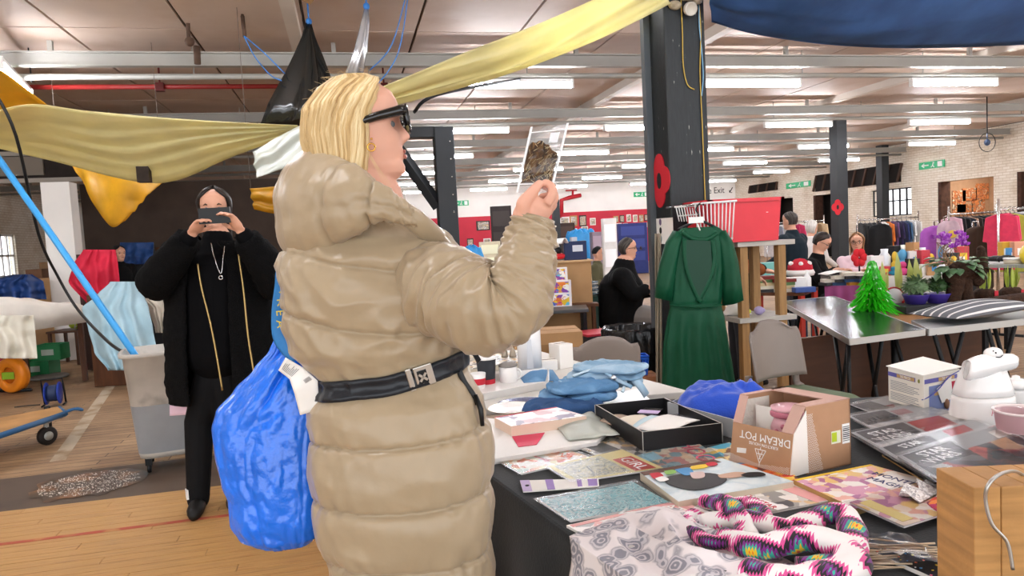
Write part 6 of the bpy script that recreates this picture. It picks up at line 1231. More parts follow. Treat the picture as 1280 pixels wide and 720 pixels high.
hg = thing('black_hanger', 'black plastic hanger with a white tag holding the green dress', 'hanger', V(874, 284, dd)); mb = MB(); mb.tube(crv([V(848, 287, dd), V(862, 280, dd), V(874, 276, dd), V(886, 280, dd), V(900, 287, dd)]), .008, 8); mb.build('hanger_bar', BLACKP, hg)
mb = MB(); mb.tube(crv([V(874, 277, dd), V(873, 268, dd), V(870, 262, dd), V(874, 255, dd), V(880, 256, dd)]), .005, 8); mb.build('hook', BLACKP, hg); mb = MB(); mb.box(V(870, 275, dd-.02), (.092, .004, .038), Matrix((RH, FH, UP)).transposed()); mb.build('white_tag', PAPER, hg)
mb = MB(); mb.tube(crv([V(872, 280, dd-.05), V(875, 288, dd-.06)]), .005, 6); mb.build('loop', PAPER, hg)
mb = MB(); q = []
mb.grid(lambda u, v: V(819+8*u+2*math.sin(6*u+v), 292+192*v, 4.62+.03*math.sin(u*12)), 14, 30); solo(mb, 'beige_garment', mat('beige_cloth', '#a89c88', .85), 'beige garment edge hanging behind the green dress on the left', 'garment', solid=.004, base=V(823, 484, 4.62))
mb = MB(); a = V(877, 254.5, dd); mb.tube([a-FH*.01, Vector((a.x, P1.y-W1/2+.005, a.z))], .008, 8); mb.build('display_arm', CHROME, big_pillar)
# wire baskets fixed to the pillar front
WW = mat('white_wire', '#e4e4e2', .35); yb_ = P1.y-W1/2
wbk = thing('wire_basket', 'white wire basket hooked on the big pillar above the green dress', 'basket', V(858, 276, 4.7)); 
for k in range(8): a, b = V(845+k*3.4, 259+.2*k, 4.65), V(849+k*3.2, 277, 4.65); mb = MB(); mb.tube([V(845+k*3.4, 259+.2*k, 4.85), a, b], .004, 5); mb.build('wire', WW, wbk)
mb = MB(); mb.tube([V(843, 259, 4.65), V(872, 257, 4.65)], .006, 6); mb.tube([V(848, 270, 4.65), V(872, 268, 4.65)], .004, 6); mb.build('rim', WW, wbk)
wb2 = thing('wire_rack', 'white wire rack front standing before the red crate', 'basket', V(895, 300, 4.47))
for k in range(11): mb = MB(); mb.tube([V(869+k*4.9, 255-.35*k, 4.47), V(873+k*4.2, 300, 4.47)], .0045, 5); mb.build('wire', WW, wb2)
mb = MB(); mb.tube([V(866, 255, 4.47), V(921, 251, 4.47)], .007, 6); mb.tube([V(872, 299, 4.47), V(916, 298, 4.47)], .005, 6); mb.tube([V(919, 251, 4.47), V(919, 251, 4.78)], .006, 6); mb.tube([V(866, 255, 4.47), V(868, 255.5, 4.66)], .006, 6); mb.build('rim', WW, wb2)
# ---- wooden shelf stand with red crate
sd_ = 4.85; zs = V(945, 301, sd_).z; e = Vector((1, 0, 0)); ny = Vector((0, 1, 0))
xL, xR_ = V(903, 300, sd_).x, V(983, 300, sd_).x; y0 = V(983, 300, sd_).y-.10; D_ = .42
sh = thing('shelf_stand', 'rough wooden stand with two plank shelves right of the big pillar', 'shelf', ((xL+xR_)/2, y0+D_/2, 0))
SW_ = mat('grey_plank', '#b8b3aa', .6, var=.12, vsc=3, vstretch=(2, 14, 14)); zl = V(945, 394, sd_).z
for z, nm, n_ in ((zs, 'upper_shelf', 2), (zl, 'lower_shelf', 2)):
    for k in range(n_): mb = MB(); mb.box(((xL+xR_)/2, y0+D_*(k+.5)/n_, z-.016), (xR_-xL, D_/n_-.006, .032)); mb.build('plank', SW_, sh, bevel=.003)
PW = mat('post_wood', '#a07a4c', .6, var=.25, vsc=4, vstretch=(12, 12, 1), bump=.1)
xp2, xp1 = V(970, 350, sd_).x, V(917, 350, sd_).x
for x in (xp1, xp2):
    for y in (y0+.05, y0+D_-.06): mb = MB(); mb.box((x, y, (zs-.032)/2), (.056, .056, zs-.032)); mb.build('post', PW, sh, bevel=.004)
mb = MB(); mb.box(((xL+xR_)/2, y0+D_/2, .2), (xR_-xL, D_, .03)); mb.build('bottom_shelf', SW_, sh)
RC = mat('red_crate', '#d8323e', .35, var=.05); p = V(920, 299, sd_+.05); xa_ = V(874, 299, sd_-.1).x; xb_ = V(961, 299, sd_).x; cx_ = (xa_+xb_)/2; cw = (xb_-xa_)
rc = thing('red_crate', 'bright red plastic storage crate on top of the wooden stand', 'crate', (cx_, y0+.15, zs)); hC = .27
for s_, (dx, dy, L, W_) in enumerate(((0, -.16, cw*.92, .006), (0, .16, cw*.92, .006), (-cw*.46, 0, .006, .32), (cw*.46, 0, .006, .32))):
    mb = MB(); c = Vector((cx_+dx, y0+.15+dy, zs+hC/2+.002)); q = 1.08; w2, d2 = L/2, W_/2; mb.add([(c.x-w2, c.y-d2, zs+.002), (c.x+w2, c.y-d2, zs+.002), (c.x+w2, c.y+d2, zs+.002), (c.x-w2, c.y+d2, zs+.002)]+[((x-cx_)*q+cx_, (y-y0-.15)*q+y0+.15, zs+hC) for x, y in ((c.x-w2, c.y-d2), (c.x+w2, c.y-d2), (c.x+w2, c.y+d2), (c.x-w2, c.y+d2))], [(0, 3, 2, 1), (4, 5, 6, 7), (0, 1, 5, 4), (1, 2, 6, 5), (2, 3, 7, 6), (3, 0, 4, 7)]); mb.build('crate_side', RC, rc)
mb = MB(); mb.box((cx_, y0+.15, zs+.005), (cw*.92, .32, .006)); mb.build('crate_floor', RC, rc)
mb = MB(); q = [Vector((cx_+a*cw*.505, y0+.15+b*.178, zs+hC)) for a, b in ((-1, -1), (1, -1), (1, 1), (-1, 1), (-1, -1))]
for a, b in zip(q, q[1:]): mb.box((a+b)/2, (abs(a.x-b.x)+.024, abs(a.y-b.y)+.024, .022))
mb.build('crate_rim', RC, rc); mb = MB(); mb.box((cx_+cw*.30, y0+.15-.170, zs+hC*.72), (.014, .004, .02)); mb.build('price_dot', PAPER, rc)
def onshelf(px, py, z): q = V(px, py, sd_); return Vector((q.x, y0+.12, z))
for px, col, lab in ((929, '#bcc83a', 'yellow green ball on the lower shelf of the wooden stand'), (949, '#a99bc4', 'lilac ball on the lower shelf of the wooden stand')): p = onshelf(px, 384, zl); mb = MB(); mb.ell(p+UP*.03, (.034, .03, .03), None, 16, 10); mb.ell(p+UP*.03+RH*.022, (.02, .02, .018), None, 12, 8); solo(mb, 'small_ball', mat('ball'+col, col, .5), lab, 'ball', base=p)
p = onshelf(925, 384, zl)+Vector((0, .12, 0)); mb = MB(); mb.grid(lambda u, v: p+Vector((-.08+.2*u, -.05+.1*v, .002+.085*math.sin(PI*u)*math.sin(PI*v)+.01*fbm((u*5, v*5, 3)))), 14, 12); solo(mb, 'white_cloth', mat('white_cotton', '#e9e7e2', .9), 'crumpled white cloth behind the balls on the lower shelf', 'cloth', solid=.002, base=p)
# ---- dark table with toy boxes
tz = .74; e1 = (Z(735, 386, tz)-Z(650, 390, tz)).normalized(); a, b = Z(640, 391, tz), Z(736, 386, tz); bk2 = UP.cross(e1); tt = thing('toy_table', 'narrow dark table carrying a stack of bright toy boxes', 'table', ((a+b)/2+bk2*.2)*1.0-UP*tz)
mb = MB(); mb.slab([a-UP*.03, b-UP*.03, b+bk2*.42-UP*.03, a+bk2*.42-UP*.03], .03); mb.build('table_top', mat('grey_top', '#4b4d4e', .4), tt, bevel=.006)
for q in (a+e1*.05+bk2*.04, b-e1*.04+bk2*.04, b-e1*.04+bk2*.38, a+e1*.05+bk2*.38): mb = MB(); mb.box((q.x, q.y, .355), (.035, .035, .71)); mb.build('leg', DARKM, tt)
TOYM = prints('toy_print', ['#c93b78', '#f0efe8', '#e8862c', '#3f6fc4', '#f3f1ec', '#7d3fa0', '#e8c02c', '#63b8d2'], 22)
for k, lab in enumerate(('bottom one of three bright striped toy boxes', 'middle one of three bright striped toy boxes', 'top one of three bright striped toy boxes with an open lid')):
    c = Z(699 - (k == 2)*4, 384, tz)+bk2*.14; w_, h = (.24, .118); t = thing('toy_box', lab, 'box', Vector((c.x, c.y, tz+k*(h+.001))), math.atan2(e1.y, e1.x)); mb = MB(); mb.box((0, 0, h/2), (w_, .16, h)); mb.build('box_body', mat('toy_white', '#e9e3e6', .4), t, world=False)
    mb = MB(); mb.box((-.01, -.0808, h*.5), (w_*.9, .002, h*.84)); mb.build('printed_front', TOYM, t, world=False); mb = MB(); mb.box((w_/2+.0008, 0, h*.5), (.002, .14, h*.84)); mb.build('printed_side', TOYM, t, world=False)
    text('lettering', 'MAGIC', .05, Vector((c.x, c.y, 0))+UP*(tz+k*(h+.001)+h*.55)-bk2*.0818-e1*.01, e1*1+UP*.12, UP, INKO, t, .0006); text('lettering', 'sweets', .028, Vector((c.x, c.y, 0))+UP*(tz+k*(h+.001)+h*.22)-bk2*.0818+e1*.0, e1, UP, INKP, t, .0006)
c = Z(674, 384, tz)+bk2*.06
mb = MB(); t = thing('pink_box', 'tall pink purple box standing left of the toy boxes', 'box', c, math.atan2(e1.y, e1.x)); mb.box((0, 0, .115), (.06, .06, .23)); mb.build('box_body', mat('pinkpurple', '#b455b0', .4), t, world=False); mb = MB(); mb.box((0, -.031, .13), (.03, .002, .12)); mb.build('printed_strip', PAPER, t, world=False)
for k in range(4): p = Z(672, 388, tz)+UP*(.024*k); mb = MB(); mb.lathe([(.038, .0), (.045, .004), (.045, .018), (.038, .022)], p, 16); solo(mb, 'blue_tin', mat('tin_blue', '#4f86c0', .3), ['lowest', 'second', 'third', 'topmost'][k]+' of the stacked blue tins on the toy table', 'tin', base=p)
for k, (px, py, col, lab) in enumerate(((661, 388, '#d8b03a', 'small yellow toy at the left end of the toy table'), (665, 384, '#e8e6e2', 'small white toy at the left end of the toy table'), (668, 390, '#33302c', 'small black toy by the blue tins'))): p = Z(px, py, tz); mb = MB(); mb.ell(p+UP*.022, (.035, .03, .022), None, 10, 8); mb.ell(p+UP*.05, .018, None, 10, 8); solo(mb, 'small_toy', mat('toy'+col, col, .5), lab, 'toy', base=p)
# boxes under it
carton('large_carton', 'large brown cardboard carton under the toy table', 684, 450, 5.0, .46, .35, .36, CARD, .05, z=.39, labelm=mat('brown_tape', '#8f6c45', .5)); carton('large_carton', 'lower brown carton supporting the large carton behind the white table', 684, 450, 5.0, .5, .38, .388, CARD, .05, z=0)
p = V(706, 404, 6.4); p.z = .56; t = carton('printed_case', 'flat dark case with white print below the toy table', 706, 404, 6.45, .20, .12, .06, mat('case_dark', '#2c2b2a', .5), 0, z=.5, labelm=PAPER); carton('small_carton', 'plain brown carton under the printed case below the toy table', 706, 404, 6.45, .22, .2, .497, CARD, 0, z=0); mb = MB(); p = V(745, 417, 6.2); mb.box((p.x, p.y, p.z/2), (.3, .3, p.z), rz=.1); t = solo(mb, 'dark_crate', mat('crate_dark', '#222428', .6), 'dark crate with a red lid between the table and bin', 'crate'); mb = MB(); mb.box((p.x, p.y, p.z+.01), (.31, .31, .018), rz=.1); mb.build('red_lid', mat('red_lid', '#b8283c', .4), t)
# ---- green covered table with glassware behind
tz2 = .74; a, b = Z(716, 371, tz2), Z(747, 369, tz2); e1 = (b-a).normalized(); bk2 = UP.cross(e1); mb = MB(); q = [a, b, b+bk2*.5, a+bk2*.5]; mb.slab([p-UP*.01 for p in q], .01)
mb.grid(lambda u, v: a.lerp(b, u)-bk2*(.02+.03*v*math.sin(u*24))-UP*(.01+.70*v), 50, 10); mb.grid(lambda u, v: a.lerp(a+bk2*.5, u)-e1*(.02+.03*v*math.sin(u*24))-UP*(.01+.70*v), 50, 10); solo(mb, 'green_tablecloth', mat('dark_green_cloth', '#1f3d36', .8, sheen=.2), 'dark green cloth covering the glassware table', 'tablecloth', base=a)
gt = thing('glassware_table', 'table under the dark green cloth behind the toy boxes', 'table', (a+b)/2+bk2*.35-UP*tz2); mb = MB(); mb.slab([p-UP*.04 for p in q], .025); mb.build('table_top', BROWNW, gt)
for p in q: c_ = p.lerp(sum(q, Vector())/4, .15); mb = MB(); mb.box((c_.x, c_.y, .35), (.04, .04, .7)); mb.build('leg', DARKM, gt)
def on2(px, dpt_): p = a.lerp(b, (px-716)/31)+bk2*dpt_; return Vector((p.x, p.y, tz2))
GLS = mat('pressed_glass', '#dfe6ea', .1, spec=.8, bump=.5, bsc=40)
p = on2(721, .2); t = thing('glass_bowl', 'cut glass bowl at the left of the covered table', 'bowl', p); mb = MB(); mb.lathe([(.05, 0), (.08, .03), (.10, .11), (.095, .11), (.07, .03), (.001, .01)], p, 24); mb.build('bowl_body', GLS, t)
k_ = 0
for sx, n_ in ((730, 6), (737, 7), (743, 7)):
    for k in range(n_):
        p = on2(sx, .12)+UP*(.021*k); mb = MB(); mb.lathe([(.04, 0), (.075, .012), (.078, .018), (.03, .018)], p, 20); k_ += 1; o = solo(mb, 'plate', mat('plate_white' if k % 2 else 'plate_blue', '#e6e8ea' if k % 2 else '#6f8698', .25), ['left', 'middle', 'right'][[730, 737, 743].index(sx)]+' stack of small plates, plate '+['lowest', 'second up', 'third up', 'fourth up', 'fifth up', 'sixth up', 'topmost'][k], 'plate', base=p, group='stacked plates on the covered table')
def bottle(p, r, h, m_, name, label, cat, neck=.4): t = thing(name, label, cat, p); mb = MB(); mb.lathe([(r*.92, 0), (r, .01), (r, h*.6), (r*neck, h*.8), (r*neck, h*.92)], p, 16); mb.build('body', m_, t); mb = MB(); mb.lathe([(r*neck*1.15, h*.92), (r*neck*1.15, h), (.001, h)], p, 12); mb.build('cap', DARKM if cat != 'jug' else m_, t); return t
bottle(on2(718, .34), .045, .22, mat('cobalt', '#1a2fb0', .15, coat=.5), 'blue_jug', 'cobalt blue jug standing behind the glass bowl', 'jug', .7); bottle(on2(744, .3), .04, .2, mat('brown_glass', '#5a3a22', .2), 'brown_bottle', 'small brown bottle behind the stacked plates', 'bottle')
c = on2(738, .42); mb = MB(); cc = c+UP*.16; t = thing('merry_sign', 'white sign reading MERRY propped behind the plates', 'sign', c, math.atan2(e1.y, e1.x)); mb.box((0, 0, .15), (.26, .012, .24), Matrix.Rotation(-.15, 3, 'X')); mb.box((-.1, .03, .02), (.02, .06, .04)); mb.box((.1, .03, .02), (.02, .06, .04)); mb.build('sign_board', PAPER, t, world=False)
text('lettering', 'MERRY', .065, c+UP*.21-bk2*.012, e1, UP, INKR, t); text('lettering', 'christmas', .04, c+UP*.14-bk2*.008, e1, UP, mat('faint_pink', '#d9a0a8', .6), t)
# cardboard back panel with black mug, tan tube, white bits and the helmet on it
a3, b3 = Z(676, 384, .74), Z(736, 381, .74); d3 = 7.17
sb = V(706, 350, d3); sb.z = 0; ww = 62*d3/F; t = thing('card_counter', 'tan cardboard counter behind the toy boxes with a helmet on top', 'counter', sb, -YAW); hz = V(706, 327, d3).z
mb = MB(); mb.box((0, 0, hz/2), (ww, .4, hz)); mb.build('counter_body', CARD, t, world=False, bevel=.004); mb = MB(); mb.box((0, 0, hz+.006), (ww+.04, .44, .012)); mb.build('counter_top', mat('card_pale', '#c9a67c', .8), t, world=False)
hz += .012; hp = V(684, 322, d3); hp.z = hz; t = thing('crash_helmet', 'red black and white crash helmet with a peak on the cardboard counter', 'helmet', hp); Mh = frame(RH*.8-FH*.5)
mb = MB(); mb.ell(hp+UP*.125, (.135, .115, .125), Mh, 24, 16); mb.build('shell', prints('helmet_print', ['#c41f28', '#151515', '#e9e9e9', '#c41f28', '#1d1d1d'], 9), t); mb = MB(); mb.ell(hp+UP*.11+Mh @ Vector((.07, 0, -.01)), (.085, .09, .055), Mh, 18, 10); mb.build('face_opening', INKB, t)
mb = MB(); mb.grid(lambda u, v: hp+Mh @ Vector((.05+.16*v, (u-.5)*.2*(1-.3*v), .215+.01*v-.05*(2*u-1)**2)), 12, 8); mb.build('peak', mat('helmet_white', '#e8e8e8', .3), t, solid=.006); mb = MB(); mb.tube(crv([hp+Mh @ Vector((.10, -.10, .05)), hp+Mh @ Vector((.165, 0, .045)), hp+Mh @ Vector((.10, .10, .05))]), .028, 10); mb.build('chin_bar', mat('helmet_red', '#c41f28', .3), t)
hp2 = V(714, 326, d3); hp2.z = hz
carton('navy_box', 'navy blue square box with a white crest on the cardboard counter', 719, 326, d3+.05, .225, .16, .185, mat('navy_card', '#1f2c52', .5), 0, z=hz, labelm=mat('crest_white', '#c9ced8', .6)); p = V(717, 303, d3+.05); mb = MB(); mb.box((p.x, p.y, hz+.186+.02), (.06, .05, .04)); solo(mb, 'grey_camera', mat('grey_box', '#b6b9bf', .4), 'small grey box sitting on the navy box', 'box')
for px, w_, h, col, nm, lab in ((705, .05, .085, '#151515', 'black_mug', 'black mug standing in front of the cardboard counter'), (711, .055, .14, '#c08a3e', 'tan_tube', 'tall tan tube in front of the cardboard counter'), (693, .05, .12, '#e9e9e6', 'white_ornament', 'white ornament above the toy boxes'), (686, .08, .06, '#dfe0de', 'white_teapot', 'white teapot above the toy boxes'), (701, .06, .06, '#e6e3dc', 'white_bowl', 'white bowl above the toy boxes')):
    q = V(px, 352, d3-.30); sb2 = Vector((q.x, q.y, .74))
    r = w_/2; mb = MB(); mb.lathe([(r*.8, 0), (r, h*.15), (r, h*.7), (r*.55, h*.95), (r*.3, h)], sb2, 16); solo(mb, nm, mat(nm+'_m', col, .35), lab, nm.split('_')[-1], base=sb2)
q = V(700, 352, d3-.30); mb = MB(); mb.box((q.x, q.y, .725), (.7, .16, .028), rz=-YAW)
for s_ in (-1, 1): mb.box((q.x+s_*.3, q.y-s_*.066, .355), (.03, .12, .71), rz=-YAW)
solo(mb, 'narrow_bench', BROWNW, 'narrow brown bench holding the black mug and white ornaments', 'bench')
# ================================================================== right side: trestles, plants, clothes rails, people, back wall
SILE = mat('aluminium_edge', '#b9bbb9', .35, .6)
def trestle(name, label, q, z, topm, legs, edge=True, th=.035, apron=None):
    c = sum(q, Vector())/4; t = thing(name, label, 'table', Vector((c.x, c.y, 0))); mb = MB(); mb.slab([Vector((p.x, p.y, z-th)) for p in q], th); mb.build('table_top', topm, t)
    if edge:
        for k in range(4): a, b = q[k], q[(k+1) % 4]; mb = MB(); o = ((a+b)/2-c); o.z = 0; o = o.normalized()*.006; mb.slab([Vector((a.x, a.y, z-th-.006)), Vector((b.x, b.y, z-th-.006)), Vector((b.x, b.y, z-th-.006))+o, Vector((a.x, a.y, z-th-.006))+o], th+.008); mb.build('metal_edge', SILE, t)
    for a, b, r in legs: mb = MB(); mb.tube([a, b], r, 8); mb.build('leg', DARKM, t)
    return t
A1, B1, C1, D1 = Z(1062, 424, .7), Z(1156, 412, .7), Z(1011, 371, .7), Z(974, 375, .7); fl = lambda p, z=0: Vector((p.x, p.y, z))
dirT = (D1-A1).normalized(); A0, B0 = A1, B1; C1 = B1+dirT*2.3; D1 = A1+dirT*2.3
Bi, Ci = A1.lerp(B1, .5), D1.lerp(C1, .5); Ai, Di = A1.lerp(B1, .05), D1.lerp(C1, .05); m1, m2 = Ai.lerp(Di, .05), Bi.lerp(Ci, .05); n1, n2 = Ai.lerp(Di, .2), Bi.lerp(Ci, .2); f1, f2 = Ai.lerp(Di, .95), Bi.lerp(Ci, .95); f3, f4 = Ai.lerp(Di, .7), Bi.lerp(Ci, .7)
trestle('pasting_table', 'black topped folding table with silver edges reflecting the green plastic tree', [A1, B1, C1, D1], .7, mat('black_top', '#1d2321', .16, var=.1, vsc=3), [(fl(m1, .66), fl(n1), .013), (fl(n1, .66), fl(m1), .013), (fl(m2, .66), fl(n2), .013), (fl(n2, .66), fl(m2), .013), (fl(f1, .66), fl(f3), .013), (fl(f3, .66), fl(f1), .013), (fl(f2, .66), fl(f4), .013), (fl(f4, .66), fl(f2), .013), (fl(m1, .66), fl(m1), .012)], th=.03)
E2 = Z(1330, 393, .7); e2 = (E2-B1).normalized(); bk = Vector((-e2.y, e2.x, 0)); B2 = B1+e2*.03
q2 = [B2, E2, E2+bk*.36, B2+bk*.36+e2*.24]; L = []
for u in (.04, .42, .8): a, b = B2.lerp(E2, u), B2.lerp(E2, min(1, u+.2)); L += [(fl(a, .66), fl(b), .014), (fl(b, .66), fl(a), .014), (fl(a, .66)+bk*.33, fl(b)+bk*.33, .014)]
trestle('pasting_table', 'narrow folding table carrying the striped grey cushion', q2, .7, mat('grey_table', '#8b8d8c', .4), L, th=.035)
mb = MB(); a, b = A1+bk*.60+e2*.05, E2+bk*.60; mb.slab([fl(a), fl(b), fl(b)+bk*.03, fl(a)+bk*.03], .62); solo(mb, 'brown_board', mat('brown_board', '#4a2a17', .5, var=.2, vsc=3, vstretch=(1, 1, 8)), 'large dark brown board standing on the floor behind the folding tables', 'board', base=fl((a+b)/2))
# wooden plant table
q3 = [Z(1083, 404, .72), Z(1082, 404, .72)+e2*2.3, Z(1082, 404, .72)+e2*2.3+bk*.75, Z(1083, 404, .72)+bk*.75]; off = bk*.45; q3 = [B1+bk*.40+e2*.14, E2+bk*.40+e2*.5, E2+bk*1.75+e2*.6, B1+bk*1.75+e2*.80]
for p in q3: p.z = .66
TW = mat('table_wood', '#a8794a', .45, var=.15, vsc=3, vstretch=(1, 10, 10))
trestle('plant_table', 'light wooden table holding potted plants and the green plastic tree', q3, .66, TW, [(fl(p.lerp(sum(q3, Vector())/4, .08), .63), fl(p.lerp(sum(q3, Vector())/4, .08)), .025) for p in q3], edge=False)
PSC = 1.12
tp = lambda px, d, z=.6605: Vector((V(px, 380, d*PSC).x, V(px, 380, d*PSC).y, z))
# cushion
c = B2.lerp(E2, .5)+bk*.18; c.z = .702
def cus(u, v, s_): x = (u-.5)*.62; y = (v-.5)*.40; h = (math.sin(PI*u)**.5*math.sin(PI*v)**.5); return c+e2*x*1.12+bk*y+UP*(.045+s_*(.062 if s_ > 0 else .042)*h+.008*s_*fbm((u*5, v*4, 3))*h+.03*u)
def stripe():
    m = bpy.data.materials.new('striped_ticking'); m.use_nodes = True; nt = NT(m); tc = nt.n('TexCoord'); mp = nt.n('Mapping'); mp.inputs['Rotation'].default_value = (0, 0, -math.atan2(e2.y, e2.x)); nt.l(tc.outputs['Object'], mp.inputs[0]); sx = nt.n('SeparateXYZ'); nt.l(mp.outputs[0], sx.inputs[0])
    ml = nt.n('Math', operation='MULTIPLY'); ml.inputs[1].default_value = 95; nt.l(sx.outputs[1], ml.inputs[0]); sn = nt.n('Math', operation='SINE'); nt.l(ml.outputs[0], sn.inputs[0]); nt.l(ramp(nt, sn.outputs[0], [(0, '#66686c'), (.74, '#e6e4e0')], True), nt.b.inputs['Base Color']); bs(nt.b, 'Roughness', .8); return m
mb = MB(); mb.grid(lambda u, v: cus(u, v, 1), 40, 30); t = solo(mb, 'grey_cushion', stripe(), 'grey and white striped cushion lying on the narrow folding table', 'cushion', base=c); mb = MB(); mb.grid(lambda u, v: cus(u, v, -1), 30, 20); mb.build('cushion_underside', mat('cushion_grey', '#77797c', .8), t)
# green plastic tree
gp = tp(1091, 4.95); t = thing('plastic_tree', 'shiny bright green plastic tinsel tree on the wooden plant table', 'tree', gp); mb = MB(); mb.lathe([(.06, 0), (.05, .015), (.012, .02), (.010, .32), (.002, .34)], gp, 10); mb.build('stem', mat('green_stem', '#2f9a28', .4), t)
GT = sheet('green_foil', '#45d92a', .45, .15, .3, 30, .15, 20, gloss=.14); mb = MB()
for k in range(9):
    z = .02+.038*k; r0 = .165*(1-k/9.6)+.01
    for j in range(26):
        a = 2*PI*(j+U(-.3, .3))/26; d = Vector((math.cos(a), math.sin(a), 0)); s_ = d.cross(UP); w_ = U(.010, .018); r = r0*U(.85, 1.1); mb.add([gp+d*.01+UP*(z+.05)-s_*w_*.4, gp+d*.01+UP*(z+.05)+s_*w_*.4, gp+d*r*.6+UP*(z+.035)+s_*w_, gp+d*r+UP*(z-.012+U(-.01, .012)), gp+d*r*.6+UP*(z+.035)-s_*w_], [(0, 1, 2, 3, 4)])
o = mb.build('foil_leaves', GT, t); o['kind'] = 'stuff'
# leaves and plants
def leafmesh(mb, p, d, up, L, w_, bend=.3):
    s_ = d.cross(up).normalized(); n_ = s_.cross(d); pts = []
    prof = ((0, .15), (.25, .8), (.5, 1), (.75, .7), (1, .02)); rows = [(p+d*(L*u)-n_*(bend*L*u*u), w_*k) for u, k in prof]; vs = []
    for c_, k in rows: vs += [c_-s_*k+n_*k*.25, c_, c_+s_*k+n_*k*.25]
    mb.add(vs, [(3*i+j, 3*i+j+1, 3*i+j+4, 3*i+j+3) for i in range(4) for j in range(2)], True)
LF1 = mat('leaf_greygreen', '#6f8a62', .5, var=.3, vsc=12); LF2 = mat('leaf_dark', '#38562f', .45, var=.3, vsc=12); LF3 = mat('leaf_lime', '#a9b84a', .45, var=.2, vsc=12); PURP = mat('purple_pot', '#4a3a9c', .4)
mb = MB(); a = tp(1153, 4.97); mb.box((a.x, a.y, .694), (.38, .22, .066), rz=-YAW); tr_ = solo(mb, 'plant_tray', mat('tray_black', '#222427', .5), 'black plastic plant tray under two purple pots', 'tray', bevel=.008)
for px, lab, lm, n_, R_ in ((1145, 'round grey green leafy plant in a purple pot', LF1, 190, .105), (1172, 'darker green leafy plant in a purple pot right of the grey green one', LF2, 130, .085)):
    p = tp(px, 4.97, .728); t = thing('potted_plant', lab, 'plant', p); mb = MB(); mb.lathe([(.06, 0), (.085, .06), (.088, .065), (.08, .065), (.05, .05)], p, 20); mb.build('pot', PURP, t); mb = MB(); cc = p+UP*.115
    for k in range(n_): d = Vector((U(-1, 1), U(-1, 1), U(-.35, 1))).normalized(); leafmesh(mb, cc+Vector((d.x*R_*.6, d.y*R_*.6, d.z*R_*.45)), d, UP if abs(d.z) < .9 else RH, U(.03, .05), .010)
    mb.ell(cc, (R_*.75, R_*.75, R_*.5), None, 10, 8); o = mb.build('foliage', lm, t); o['kind'] = 'stuff'
for k, (px, d, h) in enumerate(((1104, 5.25, .20), (1123, 5.3, .26), (1138, 5.35, .20), (1146, 5.3, .23))):
    p = tp(px, d); t = thing('spike_plant', ['first', 'second', 'third', 'fourth'][k]+' pale yellow green spear leaved plant from the left behind the plastic tree', 'plant', p); mb = MB(); mb.lathe([(.035, 0), (.045, .07), (.04, .07), (.001, .06)], p, 12); mb.build('pot', BLACKP, t)
    for j in range(3): mb = MB(); a = U(0, 6); dd_ = (UP+Vector((math.cos(a), math.sin(a), 0))*.16*(j > 0)).normalized(); leafmesh(mb, p+UP*.05, dd_, -FH if j == 0 else RH, h*(1 if j == 0 else .7)+.1, .028, .03); mb.build('leaf', mat('leaf_pale', '#c2c877', .45, var=.15, vsc=9), t)
p = tp(1117, 5.12); t = thing('white_heart', 'white round plaque with a red rim behind the plastic tree', 'decoration', p); mb = MB(); mb.lathe([(.001, 0), (.075, 0), (.075, .01), (.001, .01)], p+UP*.09, 24, Matrix.Rotation(PI/2-.2, 3, 'X')); mb.build('plaque', WHITE, t); mb = MB(); mb.tube([p+UP*.09+RH*.076*math.cos(a)+UP*.076*math.sin(a)-FH*.004 for a in [2*PI*k/24 for k in range(25)]], .006, 6); mb.build('rim', mat('plaque_red', '#c23a3a', .5), t); mb = MB(); mb.box(p+UP*.012, (.06, .06, .024)); mb.build('foot', BLACKP, t)
for px in (1107, 1129): mb = MB(); p = tp(px, 5.05); mb.ell(p+UP*.03, .028, None, 10, 8); mb.tube([p+UP*.05, p+UP*.075], .008, 6); solo(mb, 'red_bauble', mat('bauble', '#b01f24', .2), 'red bauble left of the white plaque' if px < 1110 else 'red bauble right of the white plaque', 'bauble', base=p)
# coir animal planter with cyclamen
COIR = mat('coir_fibre', '#3d281b', .95, var=.45, vsc=30, bump=.9, bsc=70); pa = tp(1196, 4.93); t = thing('coir_planter', 'dark brown coir planter shaped like a standing animal holding the purple cyclamen', 'planter', pa); mb = MB(); K = lambda px, py, d=5.52: V(px, py, d)
z0_ = .662
for pts, rs in (([(1191, 390), (1192, 370), (1196, 350)], [.056, .056, .066]), ([(1211, 390), (1208, 370), (1204, 350)], [.05, .048, .06]), ([(1190, 344), (1204, 338), (1222, 345)], [.07, .085, .06]), ([(1222, 350), (1228, 332), (1226, 312)], [.05, .04, .03])):
    P = [K(*k) for k in pts]; P[0].z = max(P[0].z, z0_+.05) if len(pts) == 3 and pts[0][1] == 390 else P[0].z; limb(mb, crv(P, 5), [lerp([(0, rs[0]), (.5, rs[1]), (1, rs[2])], i/10) for i in range(11)], 12)
for i, v in enumerate(mb.v): mb.v[i] = v+Vector((fbm(v*60), fbm(v*60+Vector((5, 5, 5))), fbm(v*60+Vector((9, 1, 1)))))*.006; 
for v in mb.v: v.z = max(v.z, z0_)
mb.build('coir_body', COIR, t)
mb = MB(); limb(mb, crv([K(1215, 384, 5.38), K(1240, 380, 5.42), K(1300, 372, 5.5)], 6), [.055]*13, 12)
for i, v in enumerate(mb.v): mb.v[i] = v+Vector((fbm(v*60), 0, fbm(v*60+Vector((9, 1, 1)))))*.006; mb.v[i].z = max(mb.v[i].z, z0_)
solo(mb, 'coir_log', COIR, 'long brown coir log lying behind the striped cushion', 'log')
